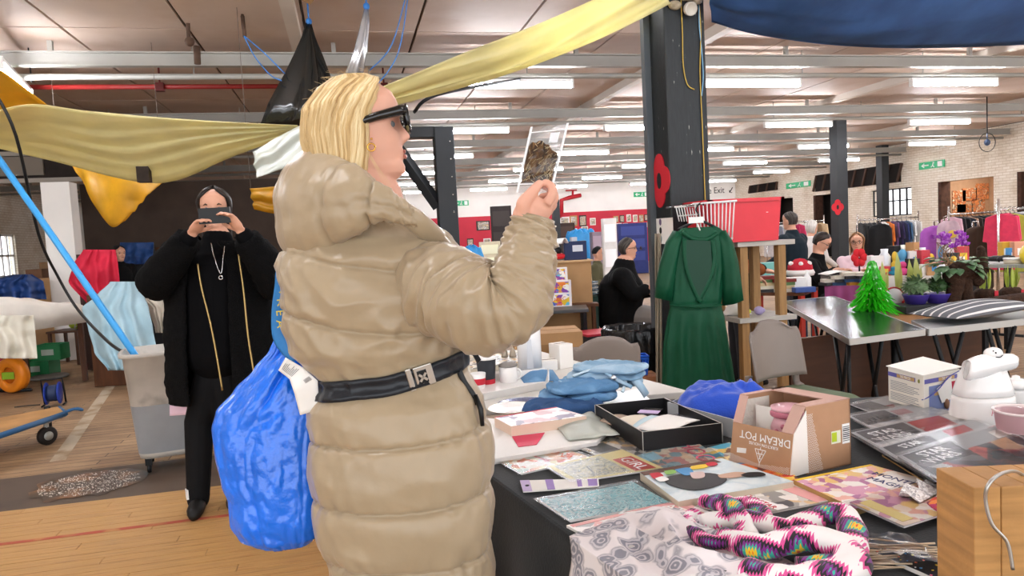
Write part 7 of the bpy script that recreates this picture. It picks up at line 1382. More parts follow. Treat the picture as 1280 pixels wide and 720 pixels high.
cy = thing('cyclamen', 'purple cyclamen with marbled heart shaped leaves on top of the coir planter', 'plant', K(1200, 338)); CL = mat('cyclamen_leaf', '#587a52', .4, mix='#a9bfa0', mixp=(.55, .7), vsc=14); lm0 = None; cb = K(1198, 330)
for k in range(70):
    a = U(0, 2*PI); el = U(-.7, .6); d = Vector((math.cos(a), math.sin(a), el)).normalized(); r = U(.08, .19)
    if lm0 is None: mb = MB(); leafmesh(mb, Vector(), Vector((1, 0, 0)), UP, .075, .034, .25); lm0 = mb.build('leaf', CL, cy, world=False, solid=.001); o = lm0
    else: o = copy_part(lm0, cy)
    W = Matrix.Translation(cb-K(1200, 338)+Vector((d.x*r*1.1, d.y*r*.8, d.z*r*.6))) @ (frame(Vector((d.x, d.y, -.15+.7*el))).to_4x4()); o.matrix_local = W
fl0 = None
for k in range(34):
    a = U(0, 2*PI); p = K(1194+U(-24, 16), 301+U(-9, 9))+FH*U(-.08, .08)-cy.location
    if fl0 is None:
        mb = MB(); 
        for j in range(5): a_ = 2*PI*j/5; leafmesh(mb, Vector(), Vector((.5*math.cos(a_), .5*math.sin(a_), .8)).normalized(), Vector((math.cos(a_+1.57), math.sin(a_+1.57), 0)), .034, .012, -.1)
        fl0 = o = mb.build('flower', mat('cyclamen_pink', '#a23fb8', .5, mix='#d59be0', mixp=(.5, .7), vsc=30), cy, world=False)
    else: o = copy_part(fl0, cy)
    o.location = p; o.rotation_euler = (U(-.5, .5), U(-.5, .5), a)
mb = MB()
for k in range(20): b_ = K(1190+U(-8, 12), 334); mb.tube(crv([b_, K(1194+U(-20, 14), 316), K(1194+U(-24, 16), 303)], 3), .0022, 4)
o = mb.build('stems', mat('stem_red', '#8a6a4a', .6), cy); o['kind'] = 'stuff'
for px, n_, lab in ((1231, 12, 'clump of yellow green bulb shoots left of the other clump'), (1264, 16, 'clump of yellow green bulb shoots at the right edge')):
    p = tp(px, 5.1); t = thing('bulb_clump', lab, 'plant', p); mb = MB(); mb.lathe([(.05, 0), (.07, .01), (.075, .10), (.05, .125), (.001, .13)], p, 14); mb.build('root_ball', COIR, t)
    for k in range(n_): a = U(0, 6.28); mb = MB(); dd_ = (UP+Vector((math.cos(a), math.sin(a), 0))*U(.05, .4)).normalized(); leafmesh(mb, p+UP*.12+Vector((math.cos(a), math.sin(a), 0))*.03, dd_, Vector((math.cos(a), math.sin(a), 0)), U(.10, .17), .010, .15); mb.build('shoot', LF3, t)
    mb = MB(); mb.box(p+UP*.09-FH*.078+RH*.03, (.03, .004, .05)); mb.build('plant_label', mat('label_red', '#c8283a', .5), t)
for o in bpy.data.objects:
    if o.parent is None and re.sub(r'\.\d+$', '', o.name) in ('plastic_tree', 'potted_plant', 'spike_plant', 'white_heart', 'bulb_clump', 'red_bauble'): o.scale = (PSC,)*3
# ---- book table and people -------------------------------------------------------
def block_table(name, label, px0, px1, py, z, depth, topm, legm, clothm=None):
    a, b = Z(px0, py, z), Z(px1, py, z); e = (b-a).normalized(); k = UP.cross(e); q = [a, b, b+k*depth, a+k*depth]; c = sum(q, Vector())/4; t = thing(name, label, 'table', fl(c)); mb = MB(); mb.slab([p-UP*.03 for p in q], .03); mb.build('table_top', topm, t)
    for p in q: r = p.lerp(c, .1); mb = MB(); mb.box((r.x, r.y, (z-.03)/2), (.045, .045, z-.03)); mb.build('leg', legm, t)
    if clothm:
        mb = MB(); mb.slab(q, .006); mb.grid(lambda u, v: a.lerp(b, u)-k*(.01+.03*v*math.sin(u*30))-UP*(.3*v-.006), 40, 6); mb.build('cloth', clothm, t)
    return lambda px, f, dz=0: Vector(((a+(b-a)*((px-px0)/(px1-px0))+k*depth*f).x, (a+(b-a)*((px-px0)/(px1-px0))+k*depth*f).y, z+(.007 if clothm else .0005)+dz))
REDF = mat('red_frame', '#c8321f', .4)
bt = block_table('book_table', 'red framed table stacked with books behind the wooden stand', 925, 1005, 366, .72, .65, BROWNW, REDF); 
BKM = obj_mat('book', rough=.6); bcols = ['#d9d2c2', '#7a2a24', '#2f4a6e', '#c9b48a', '#e6e2d8', '#3a3a3c', '#5a7a4a', '#b8862f']
mb = MB(); mb.box((0, 0, .016), (.20, .14, .032)); b0 = mb.build('book', BKM, None); b0.location = (0, 0, -50); used = [False]
def book_stack(fn, px, f, n_, lab, grp, z=0):
    for k in range(n_):
        p = fn(px, f, .0325*k+z); o = b0 if not used[0] else b0.copy()
        if used[0]: COL.objects.link(o)
        used[0] = True; o.location = p; o.rotation_euler = (0, 0, -YAW+U(-.2, .2)); col = bcols[(k*3+int(px)) % 8]; o.color = (*lin(col), 1); o.scale = (U(.85, 1.1), U(.9, 1.1), 1); tag(o, ['lowest', 'second', 'third', 'fourth', 'fifth', 'sixth'][k]+' book up in '+lab, 'book', grp)
for px, f, n_, lab in ((938, .15, 5, 'the left book stack on the red framed table'), (957, .15, 5, 'the middle book stack on the red framed table'), (976, .2, 4, 'the right book stack on the red framed table')): book_stack(bt, px, f, n_, lab, 'stacked books on the red framed table')
for k, (px, f, w_, h, col, nm, lab) in enumerate(((990, .3, .16, .14, '#ecebe8', 'white_packet', 'white packet right of the book stacks'), (1000, .5, .08, .2, '#efeeec', 'white_bottle', 'white bottle right of the book stacks'), (948, .7, .22, .28, '#6fb0a8', 'picture_box', 'tall teal picture box behind the book stacks'), (1003, .1, .2, .05, '#3f5a9c', 'blue_folder', 'flat blue folder at the right of the red framed table'))):
    p = bt(px, f); mb = MB(); (mb.lathe([(w_/2, 0), (w_/2, h*.6), (w_/5, h*.8), (w_/5, h)], p, 14) if 'bottle' in nm else mb.box(p+UP*h/2, (w_, .1, h), rz=-YAW)); solo(mb, nm, mat(nm+'_m', col, .5), lab, nm.split('_')[-1], base=p, bevel=.004)
p = bt(985, .85); t = thing('plush_toadstool', 'red plush toadstool hat with white dots on the book table', 'toy', p); mb = MB(); mb.lathe([(.06, 0), (.07, .14), (.13, .15), (.12, .24), (.05, .30), (.001, .31)], p, 18); mb.build('red_cap', mat('plush_red', '#b51f30', .9), t)
mb = MB(); mb.lathe([(.132, .13), (.145, .16), (.13, .19)], p, 18); mb.build('white_brim', mat('plush_white', '#ece6e2', .9), t)
for k in range(6): a = k*1.05; mb = MB(); mb.ell(p+Vector((.10*math.cos(a), .10*math.sin(a), .255)), .024, None, 8, 6); mb.build('dot', mat('plush_white'), t)
mt = block_table('covered_table', 'table under a magenta cloth holding piles of books', 1031, 1098, 358, .72, .42, BROWNW, DARKM, mat('magenta_cloth', '#a8558c', .85))
for px, f, n_, lab in ((1037, .2, 2, 'the left pile on the magenta cloth'), (1050, .25, 3, 'the second pile on the magenta cloth'), (1063, .3, 4, 'the third pile on the magenta cloth'), (1079, .3, 4, 'the right pile on the magenta cloth')): book_stack(mt, px, f, n_, lab, 'books on the magenta cloth')
p = mt(1042, .55, .10); mb = MB(); mb.grid(lambda u, v: p+RH*(.34*(u-.5))+FH*(.22*(v-.5))+UP*(.035-.03*abs(2*u-1)**1.5), 14, 6); solo(mb, 'open_book', PAPER, 'open book lying before the man in black', 'book', solid=.008, base=p); mb = MB(); mb.box(p-UP*.052, (.3, .2, .09), rz=-YAW); solo(mb, 'dark_box', mat('box_dk', '#6a6660', .6), 'grey box under the open book', 'box')
p = mt(1092, .3); mb = MB(); mb.lathe([(.03, 0), (.04, .09), (.035, .09), (.001, .02)], p, 14); solo(mb, 'red_cup', mat('cup_red', '#b82a2a', .4), 'small red cup by the seated woman', 'cup', base=p)
BLKT = mat('black_jumper', '#0c0c0d', .9, spec=.2); HDK = hair_mat('dark_hair', '#3a2c22', '#1d1613', '#0c0a09'); HGREY = hair_mat('grey_hair', '#57504a', '#332e2a', '#1c1917'); HBR = hair_mat('light_brown_hair', '#a87a4e', '#7a5230', '#4a3020'); TRO = mat('dark_trousers', '#24262b', .85); GREYT = mat('grey_trousers', '#8e8a86', .85)
def seatfig(label, hpx, hpy, d, face, shirt, hair, tors, hand, hs=1.0, s=1.0, stool=True, tro=TRO, glasses=False, hairA=None, tilt=(0, 0, 1)):
    """seated figure: head at a pixel and depth, torso leaning by TORS, hands at HAND (two points)"""
    h = V(hpx, hpy, d); f = Vector(face); f.z = 0; f.normalize(); l = UP.cross(f); nk = h-UP*.15*hs-f*.03+Vector(tors)*.1; ch = nk-UP*.22*s+Vector(tors)*.5; pe = Vector((ch.x, ch.y, max(.5, ch.z-.30*s)))+Vector(tors)*.5
    kz = pe.z-.04; J = dict(pelvis=pe, chest=ch, neck=nk, sl=ch+l*.19*s+UP*.12*s, sr=ch-l*.19*s+UP*.12*s, wl=hand[0], wr=hand[1], kl=pe+f*.42+l*.12-UP*.03, kr=pe+f*.42-l*.12-UP*.03)
    for q in 'lr': J['e'+q] = J['s'+q].lerp(J['w'+q], .5)-UP*.11+(l if q == 'l' else -l)*.05; J['h'+q] = J['w'+q]+(J['w'+q]-J['e'+q])*.3; J['a'+q] = Vector((J['k'+q].x, J['k'+q].y, .06))+f*.03
    figure(label, fl(pe), h, f*.9+UP*0 if tilt == (0, 0, 1) else Vector(tilt), J, shirt, tro, hair, .012, glasses, s=s, hs=hs, hairA=hairA)
    if stool: 
        mb = MB(); zt_ = pe.z-.17*s-.012; mb.box((pe.x, pe.y, zt_-.02), (.4, .4, .04), rz=math.atan2(f.y, f.x))
        for a in (-1, 1):
            for b in (-1, 1): mb.box((pe.x+a*.16, pe.y+b*.16, (zt_-.04)/2), (.03, .03, zt_-.04))
        mb.box((pe.x-f.x*.26, pe.y-f.y*.26, zt_+.16), (.03, .36, .4), rz=math.atan2(f.y, f.x)); solo(mb, 'stall_chair', mat('chair_blue', '#24364e', .5), 'plain dark chair under the '+label.split(' with ')[0].split(' in ')[0]+' at his stall' if 'woman' not in label else 'plain dark chair under the seated woman', 'chair')
hm = V(807, 362, 7.45)
seatfig('heavily built man in a black jacket with glasses seated in profile', 785, 311, 7.8, RH*.95-FH*.1, BLKT, (HGREY, -.06, .010), -RH*.10, (V(815, 364, 7.6), hm), 1.0, 1.4, True, GREYT, True)
seatfig('dark haired man in a black jumper with glasses looking down at a book', 1027, 303, 8.3, RH*.8-FH*.5, BLKT, (HDK, -.05, .010), -RH*.10+FH*.05, (V(1044, 338, 7.95), V(1040, 341, 7.9)), 1.0, 1.0, True, TRO, True, tilt=(RH*.8-FH*.45-UP*.55))
seatfig('woman with long light brown hair and glasses in a pink jumper', 1071, 303, 9.3, -RH*.45-FH*.85, mat('pink_jumper', '#e2c3cb', .9, sheen=.3), (HBR, -.26, .02), FH*.03, (V(1064, 338, 9.0), V(1078, 338, 9.0)), 1.0, .9, True, TRO, True, hairA=[(-.26, 1.5), (-.1, 1.7), (-.02, 1.85), (.03, 1.9), (.06, 2.1), (.09, 2.6), (.115, PI)])
def standfig(label, hpx, hpy, d, face, shirt, hair, tro=TRO, hs=1.0, s=1.0, fwd=.25, lean=0, z_up=None):
    h = V(hpx, hpy, d); f = Vector(face); f.z = 0; f.normalize(); l = UP.cross(f); nk = h-UP*.15*hs-f*(.03+lean*.1); ch = nk-UP*.20*s-f*lean*.25; H0 = h.z+.12; pe = Vector((ch.x, ch.y, H0*.52))-f*lean*.2
    J = dict(pelvis=pe, chest=ch, neck=nk, sl=ch+l*.18*s+UP*.11*s, sr=ch-l*.18*s+UP*.11*s)
    for q, g in (('l', l), ('r', -l)): J['e'+q] = J['s'+q]-UP*.24+f*.05+g*.04; J['w'+q] = J['e'+q]+f*fwd-UP*.12; J['h'+q] = J['w'+q]+f*.1; J['k'+q] = Vector((pe.x, pe.y, H0*.27))+g*.10; J['a'+q] = Vector((pe.x, pe.y, .06))+g*.10
    figure(label, fl(pe), h, f, J, shirt, tro, hair, .012, False, s=s, hs=hs)
standfig('balding man in a dark navy jumper standing with his back turned', 987, 276, 9.2, -RH*.5+FH*.75, mat('navy_jumper', '#16242e', .9), (HGREY, -.05, .004), s=1.05); standfig('white haired person in a white coat beyond the seated couple', 1015, 285, 11, RH*.6+FH*.4, mat('white_coat', '#d9d6d2', .9), (hair_mat('white_hair', '#e6e2dc', '#c9c4bc', '#a8a29a'), -.08, .012), s=.9); standfig('person in a khaki jacket and dark cap behind the cardboard counter', 748, 317, 12.5, RH*.8-FH*.3, mat('khaki', '#5f5d44', .9), (mat('black_cap', '#17181a', .8), .0, .014), s=.95)
# shopper half hidden behind the stand, brown sleeve reaching out
h = V(928, 268, 6.3); f = RH; J = dict(neck=h-UP*.15, chest=h-UP*.36-RH*.04, pelvis=Vector((h.x-.05, h.y, .85)), sl=h-UP*.28+FH*.17, sr=h-UP*.28-FH*.17, er=V(938, 332, 6.1), wr=V(953, 337, 6.05), hr=V(962, 339, 6.05), el=V(930, 335, 6.5), wl=V(940, 345, 6.55), hl=V(946, 347, 6.55)); base = Vector((h.x-.05, h.y, 0))
for q, g in (('l', FH), ('r', -FH)): J['k'+q] = base+g*.1+UP*.45; J['a'+q] = base+g*.1+UP*.06
ps = figure('shopper in black half hidden behind the green dress, brown sleeve reaching to the books', base, h, RH-UP*.4, J, BLKT, TRO, (HDK, -.08, .012), .012); mb = MB(); limb(mb, [J['er']-RH*.05, J['er'], J['wr']-RH*.02], [.07, .066, .05]); mb.build('brown_sleeve', mat('rust_sleeve', '#8a4a24', .9), ps)
p = V(1074, 322, 8.05); po2 = thing('red_poppy', 'large red fabric poppy held upright in front of the seated woman', 'decoration', Vector((p.x, p.y, .727))); mb = MB()
for k in range(6): a = k*1.05; mb.ell(p+RH*.05*math.cos(a)+UP*.06*math.sin(a), (.05, .02, .05), None, 10, 8)
mb.build('petals', mat('fabric_red', '#c8202a', .8), po2); mb = MB(); mb.tube([p, Vector((p.x, p.y, .728))], .01, 6); mb.build('stem', DARKM, po2)
# ---- clothes rails
gm = MB(); pts = [(-.20, -.11), (-.05, -.06), (.05, -.06), (.20, -.11), (.24, -.45), (.18, -.46), (.17, -.85), (-.17, -.85), (-.18, -.46), (-.24, -.45)]
gm.prism(pts, (0, -.02, 0), (1, 0, 0), (0, 0, 1), (0, 1, 0), .04); G0 = gm.build('garment', CLOTH, None, bevel=.012); G0.location = (0, 0, -60); gused = [False]
hk = MB(); hk.tube([(0, 0, -.06), (0, 0, -.03)]+[(.03*math.cos(a), 0, .03*math.sin(a)) for a in [-1.57+.45*k for k in range(1, 9)]], .004, 5); hk.tube([(-.18, 0, -.10), (0, 0, -.055), (.18, 0, -.10)], .006, 5); HK0 = hk.build('hanger', DARKM, G0, world=False)
def rail(label, px0, px1, py0, py1, d0, d1, cols, lab, grp, sc=1.0, wheels=True):
    a, b = V(px0, py0, d0), V(px1, py1, d1); z = (a.z+b.z)/2; a.z = b.z = z; e = (b-a).normalized(); t = thing('clothes_rail', label, 'rail', fl((a+b)/2)); mb = MB(); mb.tube([a, b], .011, 8); mb.build('rail_bar', CHROME, t)
    for p in (a, b): mb = MB(); mb.tube([fl(p, .02), fl(p, z+.12)], .014, 8); mb.build('upright', CHROME, t); mb = MB(); s_ = e.cross(UP)*.24; mb.tube([fl(p, .03)-s_, fl(p, .03)+s_], .016, 6); mb.build('foot', DARKM, t)
    n_ = len(cols); rz = math.atan2(e.y, e.x)+PI/2
    for k, c_ in enumerate(cols):
        p = a.lerp(b, (k+.6)/(n_+.2)); 
        if not gused[0]: o = G0; gused[0] = True; o.location = p
        else: o = dup(G0, p)
        o.rotation_euler = (0, 0, rz+U(-.10, .10)); s_ = sc*U(.85, 1.1); o.scale = (s_*U(.85, 1.1), U(.75, 1.0), s_*U(.8, 1.1)); o.color = (*lin(c_), 1); tag(o, '%s garment, number %s along %s' % ({'#': 'x'}.get(c_, CN(c_)), WORDN[k], lab), 'garment', grp)
WORDN = 'one two three four five six seven eight nine ten eleven twelve thirteen fourteen fifteen sixteen'.split()
def CN(h):
    r, g, b = [int(h[i:i+2], 16) for i in (1, 3, 5)]; mx, mn = max(r, g, b), min(r, g, b)
    if mx < 62: return 'black'
    if mn > 205: return 'white'
    if mx-mn < 28: return 'grey'
    if r == mx and b > g+25: return 'pink'
    if b == mx: return 'purple' if r > g+25 else 'blue'
    if g == mx: return 'green'
    return 'orange' if g > 110 else 'red'
rail('clothes rail with dark and bright garments before the right wall window', 1072, 1148, 277, 270, 13.5, 13.5, ['#1c1c1f', '#141416', '#2b2c30', '#151517', '#0f0f11', '#e9e6e0', '#d8742a', '#5a3d6a', '#2c2350', '#1d2a5c', '#3a5a7a', '#ecebe8', '#e4e2de'], 'the rail before the right wall window', 'clothes on the window rail', .95)
rail('clothes rail hung with black garments below the wide wall opening', 1186, 1246, 270, 263, 10.5, 11, ['#d9b0bd', '#17181b', '#101113', '#1c2230', '#b08a72', '#2a201a', '#141518', '#0f1012', '#121315', '#16171a', '#0e0f11', '#131416'], 'the rail below the wide opening', 'clothes on the wide opening rail', .8)
rail('clothes rail of pink green and grey tops at the right edge', 1248, 1292, 264, 258, 8.0, 8.6, ['#d83a5a', '#e83a6a', '#b5b84a', '#9a9c9e', '#cfd0d0', '#d9d8d6', '#b8babc', '#8c9298'], 'the rail at the right edge', 'clothes on the right edge rail', .8)
rail('far clothes rail of magenta and green garments left of the slim pillar', 958, 1030, 280, 275, 15, 16, ['#c9c6c8', '#8a8c9a', '#dcd9d6', '#5a6a8a', '#b01f4f', '#c02a5a', '#d9d4cf', '#1f5a4a', '#8a6a4a', '#c9b08a'], 'the far left rail', 'clothes on the far left rail', .9)
# coats hung singly
for px, py, d, col, w_, h, lab in ((1173, 282, 9.6, '#a85ab8', .5, .5, 'purple jacket hanging left of the black garments'), (1186, 276, 9.3, '#c9aeb8', .3, .5, 'pale pink patterned backpack hanging beside the purple jacket'), (1223, 283, 8.6, '#3d2c20', .34, .75, 'dark brown fur coat hanging in front of the black garments'), (1100, 280, 12.4, '#121214', .42, .62, 'pair of black trousers hanging at the front of the window rail')):
    p = V(px, py, d); t = thing('hung_garment', lab, 'garment', fl(p)); mb = MB(); mb.loft([[p+RH*(w_/2*k*math.copysign(abs(math.cos(a))**.7, math.cos(a)))+FH*(.07*math.sin(a)*(1+.3*math.sin(5*a)))-UP*z for a in [2*PI*j/28 for j in range(28)]] for z, k in ((0, .3), (.03, .75), (.09, .95), (h*.5, 1.0), (h*.97, 1.05), (h, .95))]); mb.build('garment_body', mat('hg'+col, col, .85, var=.2, vsc=9), t)
    mb = MB(); mb.tube([p+UP*.0, p+UP*.06], .006, 6); mb.tube([fl(p, .02)+FH*.1, p+UP*.06+FH*.1, p+UP*.06], .012, 6); mb.tube([fl(p, .02)+FH*.1-RH*.2, fl(p, .02)+FH*.1+RH*.2], .012, 6); mb.build('stand', CHROME, t)
    if px == 1186: mb = MB(); mb.ell(p-FH*.075-UP*.17, (.075, .01, .05), None, 14, 8); mb.build('sun_patch', mat('patch_yellow', '#d8b84a', .7), t)
# ---- white clutter table behind the plants
ct = block_table('clutter_table', 'long white table of small toys and boxes behind the plants', 1086, 1200, 346, .84, .7, mat('white_top'), DARKM, mat('white_cover', '#e2dfda', .8)); cl = [('#e9e7e3', 'white box'), ('#c23a44', 'red box'), ('#2f8aa8', 'teal toy'), ('#d84a86', 'pink toy'), ('#222326', 'black box'), ('#ece9e2', 'white jar'), ('#b98a5a', 'brown box'), ('#dfe3e6', 'pale tin'), ('#e0b83a', 'yellow toy'), ('#5aa0c8', 'blue toy')]
for k in range(26):
    px = 1090+4.1*k+U(-1, 1); f = (.15, .45, .75)[k % 3]; h = U(.08, .20)+.05*(k % 3); w_ = U(.07, .13); col, nm = cl[(k*7) % 10]; p = ct(px, f); mb = MB()
    if 'box' in nm: mb.box(p+UP*h/2, (w_, .09, h), rz=U(-.5, .2))
    elif 'toy' in nm: mb.ell(p+UP*h*.3, (w_*.5, w_*.45, h*.3), None, 12, 8); mb.ell(p+UP*h*.75, (w_*.34, w_*.34, h*.25), None, 12, 8)
    else: mb.lathe([(w_*.4, 0), (w_*.45, h*.2), (w_*.45, h*.7), (w_*.25, h*.85), (w_*.28, h)], p, 14)
    o = solo(mb, nm.replace(' ', '_'), mat('clut'+col, col, .45), 'small '+nm+', number '+('%s' % (WORDN+['seventeen', 'eighteen', 'nineteen', 'twenty', 'twenty-one', 'twenty-two', 'twenty-three', 'twenty-four', 'twenty-five', 'twenty-six'])[k])+' from the left on the clutter table', nm.split()[1], base=p, group='small goods on the clutter table')
    if 'box' in nm: mb = MB(); mb.box(p+UP*h*.55-FH*.048, (w_*.6, .003, h*.4), rz=-YAW); mb.build('label', (INKW, INKR, INKLB, INKY)[k % 4], o)
# ---- right hand shelf with trainers and tubs
st_ = block_table('grey_shelf_table', 'grey topped table behind the bulb clumps at the right', 1225, 1310, 331, .90, .6, mat('grey_top2', '#8f9490', .4), DARKM); p = st_(1238, .3)
for k in range(2): q = p+RH*.10*k; mb = MB(); mb.tube(crv([q-FH*.06, q, q+FH*.1-RH*.06]), [.04]*4+[.045]*5+[.035]*4, 10, True, .8, UP); mb.v = [v+UP*.042 for v in mb.v]; t = solo(mb, 'trainer', mat('trainer_black', '#1a1a1c', .5), ['left', 'right'][k]+' black and white trainer on the grey topped table', 'shoe', base=q); mb = MB(); mb.box(q+UP*.012, (.09, .19, .022), rz=.3); mb.build('sole', WHITE, t)
p = st_(1259, .3); t = thing('cake_tin', 'round cream cake tin on the grey topped table', 'tin', p); mb = MB(); mb.lathe([(.085, 0), (.085, .04)], p, 24); mb.build('tin_body', mat('cream_tin', '#d9cdb4', .4), t); mb = MB(); mb.lathe([(.09, .04), (.09, .055), (.08, .06), (.001, .061)], p, 24); mb.build('lid', CER, t)
p = st_(1285, .25); mb = MB(); mb.ell(p+UP*.09, (.12, .1, .12), None, 20, 12); mb.v = [Vector((v.x, v.y, max(v.z, p.z))) for v in mb.v]; solo(mb, 'yellow_helmet', mat('yellow_shell', '#e2c93a', .3), 'yellow toy helmet at the right edge on the grey topped table', 'helmet', base=p)
for px, f, col, w_, h, lab in ((1243, .8, '#4f9ad8', .14, .14, 'blue box of washing powder behind the trainers'), (1232, .8, '#d8a83a', .12, .2, 'yellow packet behind the trainers'), (1252, .85, '#d99a7a', .2, .2, 'peach coloured packet behind the blue box')): p = st_(px, f); mb = MB(); mb.box(p+UP*h/2, (w_, .07, h), rz=-YAW); o = solo(mb, 'packet', mat('pk'+col, col, .5), lab, 'packet', base=p, bevel=.004); mb = MB(); mb.box(p+UP*h*.5-FH*.037, (w_*.7, .003, h*.35), rz=-YAW); mb.build('label', PAPER, o)
# ---- back wall: pictures, signs, cabinets
FRB, FRW, FRG = mat('frame_black', '#26221f', .5), mat('frame_white', '#e9e6df', .5), mat('frame_gold', '#a8864a', .45, .3); ART = prints('framed_art', ['#e6e2d6', '#8a9a8a', '#c9b08a', '#5a5a58', '#d9d4c8', '#9a6a52'], 6, kind='noise', distort=2)
pics = [(604, 282, 17, 12), (676, 281, 10, 12), (706, 279, 12, 16), (717, 276, 9, 13), (728.5, 276, 9, 14), (717, 290, 9, 9), (741, 277, 7, 9), (770, 274, 6, 8), (777.5, 273.5, 5.5, 9), (786, 272.5, 5.5, 9), (794, 273, 5.5, 9), (801.5, 273, 5.5, 9), (808, 272, 5, 8), (774, 282, 6, 6), (782, 282, 6, 6), (790, 282, 6, 6), (798, 281.5, 6, 6), (806, 281, 6, 6), (731, 287, 8, 8), (707, 293, 9, 9), (588, 305, 8, 14), (609, 303, 9, 10)]
for k, (px, py, w_, h) in enumerate(pics):
    p = YY(px, py, YB-.06); q = YY(px+w_, py, YB-.06); r_ = YY(px, py+h, YB-.06); W_, H_ = abs(q.x-p.x), abs(r_.z-p.z); t = thing('framed_picture', 'framed picture, number %s from the left on the red wall' % ('one two three four five six seven eight nine ten eleven twelve thirteen fourteen fifteen sixteen seventeen eighteen nineteen twenty twenty-one twenty-two'.split()[sorted(range(len(pics)), key=lambda i: pics[i][0]).index(k)]), 'picture', p, 0, 'framed pictures on the red wall')
    mb = MB(); mb.box((p.x, YB-.055, p.z), (W_, .03, H_)); mb.build('frame', (FRB, FRW, FRW, FRG)[k % 4], t); mb = MB(); mb.box((p.x, YB-.072, p.z), (W_*.78, .006, H_*.78)); mb.build('picture', ART, t)
GRS = mat('exit_green', '#1f8a5a', .4, emit=.25)
def exitsign(o, ex, label, w_=.55):
    t = thing('exit_sign', label, 'sign', o); n_ = Vector(ex).cross(UP); mb = MB(); e = Vector(ex)*w_/2; mb.slab([o-e-UP*.11, o+e-UP*.11, o+e+UP*.11, o-e+UP*.11], .03, n_); mb.build('sign_board', GRS, t); o2 = o+n_*.032
    mb = MB(); mb.tube([o2-e*.75, o2-e*.2], .02, 4); mb.tube([o2-e*.55+UP*.06, o2-e*.78, o2-e*.55-UP*.06], .02, 4); mb.build('arrow', INKW, t); mb = MB(); mb.ell(o2+e*.18+UP*.06, .025, None, 8, 6); mb.tube([o2+e*.16+UP*.04, o2+e*.12-UP*.02, o2+e*.24-UP*.08], .018, 5); mb.tube([o2+e*.12-UP*.02, o2-e*.0-UP*.07], .018, 5); mb.build('running_figure', INKW, t); mb = MB(); mb.slab([o2+e*.5-UP*.08, o2+e*.85-UP*.08, o2+e*.85+UP*.08, o2+e*.5+UP*.08], .004, n_); mb.build('door_symbol', INKW, t)
exitsign(YY(575, 254, YB-.02), (1, 0, 0), 'green exit sign above the red wall beside the timber post', .75); exitsign(YY(801, 243, YB-.02), (1, 0, 0), 'green exit sign left of the big pillar on the rear wall', .7)
exitsign(XX(1165, 206, XR-.02), (0, -1, 0), 'green exit sign high on the right wall above the wide opening', 1.0); exitsign(XX(998, 231, XR-.02), (0, -1, 0), 'green exit sign on the right wall near the far corner', 1.6)
p = YY(903, 238, YB-.02); q = YY(934, 238, YB-.02); t = thing('fire_exit_writing', 'white board hand lettered Fire Exit beside the big pillar', 'sign', p); W_ = abs(YY(880, 238, YB).x-q.x); mb = MB(); mb.box(((YY(880, 238, YB).x+q.x)/2, YB-.03, p.z), (W_, .04, .62)); mb.build('sign_board', WPL, t); text('lettering', 'Fire Exit', .40, Vector((YY(890, 238, YB).x, YB-.052, p.z)), (1, 0, 0), UP, INKB, t, .004, width=.9); o_ = Vector((YY(915, 238, YB).x, YB-.055, p.z)); mb = MB(); mb.tube([o_+Vector((.0, 0, .12)), o_+Vector((-.16, 0, -.12)), o_+Vector((-.04, 0, -.12))], .022, 5); mb.tube([o_+Vector((-.16, 0, -.12)), o_+Vector((-.16, 0, 0))], .022, 5); mb.build('arrow', INKB, t)
# red pipework standing out from the wall
d_ = 26; t = thing('red_pipework', 'cranked red pipe rising from the red wall', 'pipe', YY(702, 266, YB-.35)); mb = MB(); P = [YY(702, 268, YB-.3), YY(702, 250, YB-.3), YY(712, 247, YB-.3), YY(726, 244, YB-.3)]; mb.tube(P, .09, 8); mb.tube([P[0], P[0]+Vector((0, .22, -.1))], .07, 8); mb.build('pipe_run', mat('bright_red_pipe', '#b3202c', .4), t); mb = MB(); a = YY(716, 246, YB-.3); mb.tube([a, YY(716, 238, YB-.3)], .05, 6); mb.box(YY(714, 238, YB-.3), (.5, .1, .06)); mb.build('bracket', mat('bright_red_pipe'), t)
for px, py, w_, h, d, col, nm, lab in ((706, 305, 28, 52, 23, '#3a251b', 'wooden_cabinet', 'dark wooden cabinet right of the raised hand'), (628, 280, 26, 44, 20, '#2c2320', 'display_shelf', 'dark display shelf behind the raised forearm'), (613, 310, 26, 16, 19, '#e0d6b8', 'cream_box', 'cream box before the red wall left of the forearm'), (763, 303, 17, 60, 12, '#e6e3de', 'white_post', 'tall white boxed post behind the seated man'), (790, 293, 36, 28, 24, '#1f2c6a', 'blue_stall', 'navy covered stall table below the small pictures'), (745, 300, 12, 20, 16, '#8a7a86', 'poster_stand', 'upright poster stand beside the blue tarpaulin')):
    p = V(px, py+h/2, d); zb = 0; zt_ = V(px, py-h/2, d).z; W_ = w_*d/F; t = thing(nm, lab, nm.split('_')[-1], fl(p), -YAW); mb = MB(); mb.box((0, 0, zt_/2), (W_, .5 if d > 15 else .22, zt_)); mb.build('carcass', mat(nm+'_c', col, .55, var=.1), t, world=False, bevel=.01); dp_ = (.5 if d > 15 else .22)/2
    for k in range(3): mb = MB(); mb.box((0, -dp_-.006, zt_*(.35+.25*k)), (W_*.8, .012, zt_*.18)); mb.build('panel', mat(nm+'_p', tuple(min(1, c_*1.5+.01) for c_ in lin(col)), .5), t, world=False)
